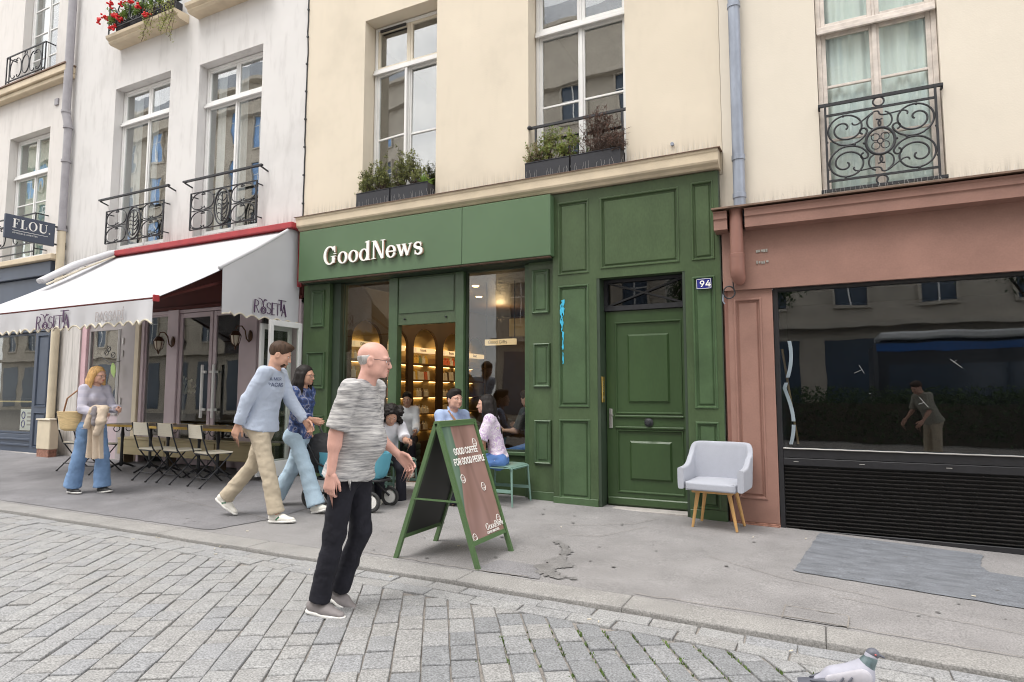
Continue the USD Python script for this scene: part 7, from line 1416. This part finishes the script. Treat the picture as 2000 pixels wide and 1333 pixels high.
# 4 woman with basket
p = person('blonde woman in a striped top and blue jeans carrying a coat', -8.66, 5.0, 2)
J = pose(1.675, 3, legs=((-11, 4, 2), (13, 10, 2)), arms=((14, 12, 62, 24), (20, 10, 66, 20)), sw=.140, hw=.085, head=(8, 16))
bd_ = skin_body(p, J, 'skin_a', True, curl=(45, 40)); features(p, bd_, J, 'hair_blonde', True, 'lip_red', glasses='iron'); hair(p, J, 'wavy', 'hair_blonde', 8, True)
part(p, 'striped_top', crease(garment_top(J, .018, .92, .06, female=True).mesh(1), .007, 5, 11), 'stripe_top', True); part(p, 'jeans', crease(garment_legs(J, .014, .060, .036).mesh(1), .008, 5, 12), 'jeans_mid', True); shoe(p, J, 'R', 0, 'shoe_black'); shoe(p, J, 'L', -8, 'shoe_black')
w1 = (p, J)
def to_world(p, q): 
    m = UsdGeom.Xformable(p).GetLocalTransformation(); v = m.Transform(Gf.Vec3d(*map(float, q))); return np.array(v)
# straw bag hung on her right shoulder
mat('straw', (.56, .42, .22), .8, .2, 1, obj=True, stretch=(12, 12, 70), bump=.004, bscale=1.0); mat('strap', (.33, .17, .09), .6, .1); mat('coat_beige', (.50, .41, .32), .9, .08, 5, obj=True, bump=.012, bscale=12); mat('coat_lining', (.20, .18, .19), .9, .2, 8, obj=True)
sh = to_world(p, J['sR']); c = to_world(p, J['P'] + np.array([-.17, -.17, .07])); bg = thing('straw_bag', 'round straw basket bag hanging from the striped womans shoulder', 'bag', tuple(c - [0, 0, .15]), .2, world=False)
b = B(); prof = [(0, 0), (.07, 0), (.105, .015), (.118, .028)] + [(.122 + .048 * k / 9 + .004 * (k % 2), .03 + k * .024) for k in range(10)] + [(.160, .25), (.15, .235), (.11, .03), (0, .02)]; b.lathe(prof, n=26); b.v = [v_ * [1.15, .72, 1] for v_ in b.v]; part(bg, 'basket', b, 'straw', 40)
top_ = (sh - (c - [0, 0, .15])); b = B(); b.tube([(-.10, -.06, .23), (-.05, -.05, .40), tuple(top_ + [0, -.03, .05]), (.05, .03, .40), (.10, .06, .23)] if False else [(-.13, 0, .24), (-.06, -.02, .42), tuple(top_ + [-.02, -.05, .03]), tuple(top_ + [.03, -.02, .06]), (.10, .02, .40), (.13, .01, .24)], .010, 6); part(bg, 'strap', b, 'strap', True)
# coat over her forearms
wr = to_world(p, (J['eR'] + J['wR']) / 2 + np.array([.05, .10, 0])); ct_ = thing('coat', 'beige coat hung over the forearms of the blonde woman', 'coat', tuple(wr), 0, world=False)
def drape(pts, n=26, yth=.035):
    """A hanging cloth panel: pts are (z, left, right, y) rows; soft vertical folds."""
    rows = []
    for k, (z, xa, xb, y) in enumerate(pts):
        u = np.linspace(0, 1, n); f = min(1, k / 3); rows.append(np.c_[xa + (xb - xa) * u, y + .022 * f * np.sin(u * 15 + k * .25) + .012 * f * np.sin(u * 31 + 2), np.full(n, z) + .01 * f * np.sin(u * 9)])
    return np.array(rows)
fr_ = drape([(.035, -.05, .15, .02), (.05, -.06, .16, -.03), (.02, -.075, .17, -.085), (-.12, -.09, .16, -.10), (-.28, -.11, .155, -.095), (-.45, -.13, .17, -.09), (-.60, -.15, .19, -.085)]); bk_ = fr_[:, ::-1] * [1, 1, 1] + [0, .05, -.0]
b = B(); b.grid(fr_); b.grid(bk_); 
for e in (0, -1): b.grid(np.stack([fr_[:, e], bk_[:, ::-1][:, e]]) if e else np.stack([bk_[:, ::-1][:, e], fr_[:, e]]))
b.grid(np.stack([fr_[-1], bk_[-1][::-1]])); part(ct_, 'coat_body', b, 'coat_beige', True)
F = Field((-.3, -.3, -.5), (.36, .3, .2), .011); F.cap((-.02, -.06, .03), (.16, -.05, .02), .055, .06, .03); F.cap((.16, -.07, .0), (.20, -.10, -.12), .05, .055, .03); F.cap((.20, -.10, -.12), (.15, -.12, -.27), .052, .04, .03); F.cap((.0, -.10, .0), (-.05, -.13, -.22), .045, .045, .03, None, [((-.05, -.13, -.22), (-.05, -.03, -.22))]); part(ct_, 'sleeves', crease(F.mesh(1), .012, 6, 22), 'coat_beige', True)
F = Field((-.2, -.3, -.3), (.3, .3, .2), .011); F.cap((.06, -.10, .03), (.10, -.125, -.15), .04, .035, .03); part(ct_, 'lining', crease(F.mesh(1), .010, 7, 23), 'coat_lining', True)
# 5 seated man
p = person('seated man with short dark hair in light blue shirt behind the pavement sign', -4.12, 6.62, -28)
J = pose(1.76, 6, legs=((78, 82, 8), (74, 76, 8)), arms=((22, 8, 55, 25), (24, 8, 58, 25)), sw=.168, sit=.53, head=(0, 6))
bd_ = skin_body(p, J, 'skin_a', curl=(40, 40)); features(p, bd_, J, 'hair_black'); hair(p, J, 'short', 'hair_black', 5); part(p, 'shirt', crease(garment_top(J, .015, .9, .06).mesh(1), .006, 5, 13), 'shirt_blue', True); part(p, 'trousers', crease(garment_legs(J, .015, .062).mesh(1), .008, 7, 14), 'trouser_black', True); shoe(p, J, 'R', 0, 'shoe_black'); shoe(p, J, 'L', 0, 'shoe_black')
b = B(); 
for g in (-1, 1): b.add(np.array([J['N'] + [.055, g * .005, .005], J['N'] + [.075, g * .06, -.045], J['N'] + [.03, g * .085, .0], J['N'] + [-.01, g * .07, .055], J['N'] + [.03, g * .05, .045]]), [[0, 1, 2], [0, 2, 4], [4, 2, 3]] if g > 0 else [[0, 2, 1], [0, 4, 2], [4, 3, 2]])
part(p, 'collar', b, 'shirt_blue'); part(p, 'bag_strap', B().tube([J['N'] + [.03, -.08, .0], J['C'] + [.135, -.02, .05], J['W'] + [.13, .10, .0]], .014, 5), 'strap')
# 6 seated woman
p = person('seated woman with long dark hair in a lilac floral blouse and blue jeans', -3.46, 6.62, 198)
J = pose(1.66, 8, legs=((80, 80, 5), (76, 90, 5)), arms=((18, 8, 72, 20), (20, 8, 70, 25)), sw=.142, hw=.088, sit=.53, bend=4, head=(2, 10))
bd_ = skin_body(p, J, 'skin_a', True, curl=(40, 40)); features(p, bd_, J, 'hair_black', True, 'lip_red'); hair(p, J, 'long', 'hair_black', 9, True); part(p, 'blouse', crease(garment_top(J, .016, .46, .02, female=True).mesh(1), .007, 5, 15), 'floral', True); part(p, 'jeans', crease(garment_legs(J, .012, .05, .005).mesh(1), .008, 7, 16), 'jeans_blue', True); shoe(p, J, 'R', 0, 'shoe_white'); shoe(p, J, 'L', 10, 'shoe_white')
hb_ = thing('handbag', 'brown leather handbag on the lap of the woman in the floral blouse', 'bag', tuple(to_world(p, J['P'] + np.array([.22, .12, .10]))), 0, world=False); part(hb_, 'bag_body', B().box(-.10, .10, -.05, .05, -.03, .13, .03), 'strap', 40); part(hb_, 'bag_handle', B().tube([(-.06, 0, .12), (-.04, 0, .2), (.04, 0, .2), (.06, 0, .12)], .008, 6), 'strap', True)
# 7 seated inside, right edge of the pane
p = person('seated person in a dark grey T shirt and jeans behind the right pane', -3.48, 7.72, 165); J = pose(1.68, 8, legs=((80, 82, 4), (78, 84, 4)), arms=((30, 6, 70), (24, 6, 66)), sw=.145, sit=.56, head=(12, 0)); bd_ = skin_body(p, J, 'skin_a', True); features(p, bd_, J, 'hair_brown', True); hair(p, J, 'short', 'hair_brown', 3); part(p, 't_shirt', garment_top(J, .02, .43, .03, female=True).mesh(1), 'tee_dark', True); part(p, 'jeans', garment_legs(J, .012, .06).mesh(1), 'jeans_blue', True); shoe(p, J, 'R', 0, 'shoe_white'); shoe(p, J, 'L', 0, 'shoe_white')
ib = thing('indoor_bench', 'dark bench inside behind the right pane of the coffee shop', 'bench', (-3.4, 7.7, .15)); part(ib, 'seat', B().box(-3.75, -3.1, 7.5, 7.95, .55, .60, .006), 'shelf_wood'); part(ib, 'base', B().box(-3.7, -3.15, 7.55, 7.9, .15, .549), 'counter_dark')
# 8 curly haired person seated by the window and 9 white shirt inside the doorway
p = person('person with a big dark curly mane bending forward beside the pushchair', -4.93, 6.42, -45); J = pose(1.62, 24, legs=((80, 84, 6), (74, 80, 6)), arms=((52, 8, 40), (50, 8, 40)), sw=.14, sit=.50, bend=14, head=(34, 0)); bd_ = skin_body(p, J, 'skin_c', True); features(p, bd_, J, 'hair_black', True); hair(p, J, 'curly', 'hair_black', 12, True); part(p, 'shirt', garment_top(J, .02, .43, .03, female=True).mesh(1), 'shirt_white', True); part(p, 'trousers', garment_legs(J, .012, .06).mesh(1), 'trouser_black', True); shoe(p, J, 'R', 0, 'shoe_white'); shoe(p, J, 'L', 0, 'shoe_white')
copy_of(s0, 'pale green metal stool under the curly haired person', gp_(-4.93, 6.5))
p = person('person in a white shirt seated inside the doorway beside the post', -5.72, 7.95, -60); OFFz = .155; UsdGeom.Xformable(p).GetOrderedXformOps()[0].Set(Gf.Vec3d(-5.72, 7.95, .155)); J = pose(1.55, 6, legs=((80, 82, 4), (78, 84, 4)), arms=((20, 6, 50), (20, 6, 50)), sw=.135, sit=.55, head=(6, 0)); bd_ = skin_body(p, J, 'skin_c', True); features(p, bd_, J, 'hair_black', True); hair(p, J, 'short', 'hair_black', 3); part(p, 'shirt', garment_top(J, .02, .9, .03, female=True).mesh(1), 'shirt_white', True); part(p, 'trousers', garment_legs(J, .012, .06).mesh(1), 'trouser_black', True); shoe(p, J, 'R', 0, 'shoe_white'); shoe(p, J, 'L', 0, 'shoe_white')
# 10 standing beside the camera, mirrored in the dark pane
p = person('person in a pale polo shirt mirrored in the dark pane', 1.9, -.4, 150); J = pose(1.74, 16, legs=((0, 2, 2), (4, 4, 2)), arms=((8, 8, 30), (10, 8, 34)), sw=.172, bend=10, head=(24, 0)); bd_ = skin_body(p, J, 'skin_a'); hair(p, J, 'short', 'hair_brown', 3); part(p, 'polo_shirt', garment_top(J, .02, .45, .06).mesh(1), 'polo_pale', True); part(p, 'trousers', garment_legs(J, .016, .062, .01).mesh(1), 'chino', True); shoe(p, J, 'R', 0); shoe(p, J, 'L', 0)
# ---------------------------------------------------------------- pushchair
mat('stroller_blue', (.11, .36, .46), .6, .06, 5); mat('stroller_black', (.02, .02, .022), .7, .1, 8); mat('tyre', (.03, .03, .03), .8, .1)
sx0, sy0 = -4.86, 5.72; g0 = gzf(sx0, sy0); st_ = thing('pushchair', 'pushchair with a turquoise tub and a black frame behind the man in front', 'pushchair', (sx0, sy0, g0), .15, world=False)
sup = lambda a, ex: math.copysign(abs(a) ** ex, a)
th_ = np.linspace(0, 2 * PI, 48, endpoint=False); rows = []
for z, kx in ((.33, .70), (.335, .82), (.36, .90), (.45, .97), (.56, 1.02), (.62, 1.05), (.625, 1.03), (.60, .98), (.40, .88), (.37, .3)): rows.append([(sup(math.cos(a), .55) * .43 * kx, sup(math.sin(a), .55) * .20 * kx, z) for a in th_])
rows = np.array(rows); part(st_, 'tub', B().grid(np.concatenate([rows, rows[:, :1]], 1)[:, ::-1]), 'stroller_blue', 50)
part(st_, 'tub_rim', B().tube([(math.copysign(abs(math.cos(a)) ** .6, math.cos(a)) * .43, math.copysign(abs(math.sin(a)) ** .6, math.sin(a)) * .19, .325) for a in np.linspace(0, 2 * PI, 40, endpoint=False)], .014, 6, True), 'stroller_black', True)
F = Field((-.8, -.4, .3), (.1, .4, 1.0), .012); F.ell((-.42, 0, .60), (.22, .2, .24), .02, cuts=[((-.30, 0, .5), (1, 0, -.4))]); part(st_, 'hood', crease(F.mesh(1), .006, 9, 3), 'stroller_black', True)
fr3 = B()
for g in (-.19, .19): fr3.tube([(.36, g, .12), (.1, g, .33), (-.35, g, .5), (-.62, g, .92)], .013, 6); fr3.tube([(-.40, g, .10), (-.05, g, .30), (.15, g, .36)], .013, 6)
fr3.tube([(-.62, -.19, .92), (-.66, 0, .95), (-.62, .19, .92)], .014, 6); part(st_, 'frame', fr3, 'stroller_black', True)
for x in (.36, -.40):
    for g in (-.21, .21):
        r0_ = .095 if x > 0 else .12; w_ = B().tube([(x + r0_ * math.cos(a), g, r0_ + .01 + r0_ * math.sin(a)) for a in np.linspace(0, 2 * PI, 24, endpoint=False)], .018, 7, True); Wl = part(st_, 'wheel', w_, 'tyre', True); h_ = B().lathe([(0, -.012), (r0_ * .72, -.010), (r0_ * .72, .010), (0, .012)], n=18); h_.move(trimesh.transformations.translation_matrix((x, g, r0_ + .01)) @ trimesh.transformations.rotation_matrix(PI / 2, [1, 0, 0])); part(Wl, 'hub', h_, 'sole_white')
part(st_, 'basket', B().box(-.3, .2, -.16, .16, .13, .27, .03), 'stroller_black')
# ---------------------------------------------------------------- pigeon
mat('pigeon_body', (.36, .36, .42), .7, .08, 20, obj=True); mat('pigeon_dark', (.10, .105, .13), .5, .2, 20, obj=True); mat('pigeon_neck', (.09, .13, .14), .35, .4, 30, obj=True, coat=.3); mat('pigeon_wing', (.42, .41, .45), .75, .08, 15, obj=True); mat('pigeon_leg', (.42, .10, .10), .6, .1)
pg_ = thing('pigeon', 'grey pigeon walking at the bottom right by the kerb', 'pigeon', (.065, 3.31, gzf(.065, 3.31)), .12, world=False)
F = Field((-.22, -.1, .02), (.2, .1, .32), .0058); F.cap((-.05, 0, .125), (.04, 0, .145), .052, .060, .03); F.cap((.05, 0, .165), (.085, 0, .225), .042, .026, .03); F.ell((.095, 0, .247), (.027, .022, .024), .015); F.cap((-.08, 0, .12), (-.13, 0, .105), .036, .02, .03); P_ = part(pg_, 'body', F.mesh(1), 'pigeon_body', True)
F = Field((-.1, -.1, .1), (.2, .1, .32), .0055); F.cap((.055, 0, .172), (.087, 0, .226), .0445, .0285, .02); part(P_, 'neck_feathers', F.mesh(1), 'pigeon_neck', True)
F = Field((0, -.1, .2), (.2, .1, .32), .005); F.ell((.096, 0, .248), (.0285, .0235, .0255), .01); part(P_, 'head_feathers', F.mesh(1), 'pigeon_dark', True)
part(P_, 'beak', B().tube([(.118, 0, .246), (.136, 0, .240), (.146, 0, .235)], [.007, .005, .001], 6), 'pigeon_dark', True); part(P_, 'eyes', B().ell((.104, -.0225, .252), (.0045,) * 3, 1).ell((.104, .0225, .252), (.0045,) * 3, 1), 'mark_orange' if False else 'pigeon_leg', True)
for g in (-1, 1):
    F = Field((-.22, -.12, .04), (.14, .12, .24), .0055); F.cap((.045, g * .048, .155), (-.085, g * .042, .128), .040, .022, .01, ((0, 1, 0), .42)); W_g = part(pg_, 'wing', F.mesh(1), 'pigeon_wing', True)
    bb = B()
    for k, (x, z) in enumerate(((-.01, .128), (-.045, .122))): bb.tube([(x + .012, g * .063, z + .03), (x - .006, g * .064, z), (x - .012, g * .058, z - .025)], [.004, .007, .004], 5)
    part(W_g, 'wing_bar', bb, 'pigeon_dark', True); part(W_g, 'flight_feathers', B().tube([(-.06, g * .045, .125), (-.12, g * .032, .112), (-.165, g * .02, .105)], [.016, .012, .003], 6), 'pigeon_dark', True)
    lg = B(); x = .01 + g * .025; lg.tube([(x, g * .022, .085), (x - .005, g * .022, .04), (x + .002, g * .022, .006)], .0048, 5); 
    for a in (-.5, 0, .5): lg.tube([(x, g * .022, .006), (x + .03 * math.cos(a), g * .022 + .03 * math.sin(a), .003)], .003, 4)
    lg.tube([(x, g * .022, .006), (x - .016, g * .022, .003)], .003, 4); part(pg_, 'leg', lg, 'pigeon_leg', True)
b = B(); b.add([(-.11, -.022, .112), (-.11, .022, .112), (-.215, .035, .088), (-.215, -.035, .088), (-.11, -.022, .100), (-.11, .022, .100), (-.215, .035, .082), (-.215, -.035, .082)], [[3, 2, 1, 0], [4, 5, 6, 7], [0, 1, 5, 4], [1, 2, 6, 5], [2, 3, 7, 6], [3, 0, 4, 7]]); part(pg_, 'tail', b, 'pigeon_dark')
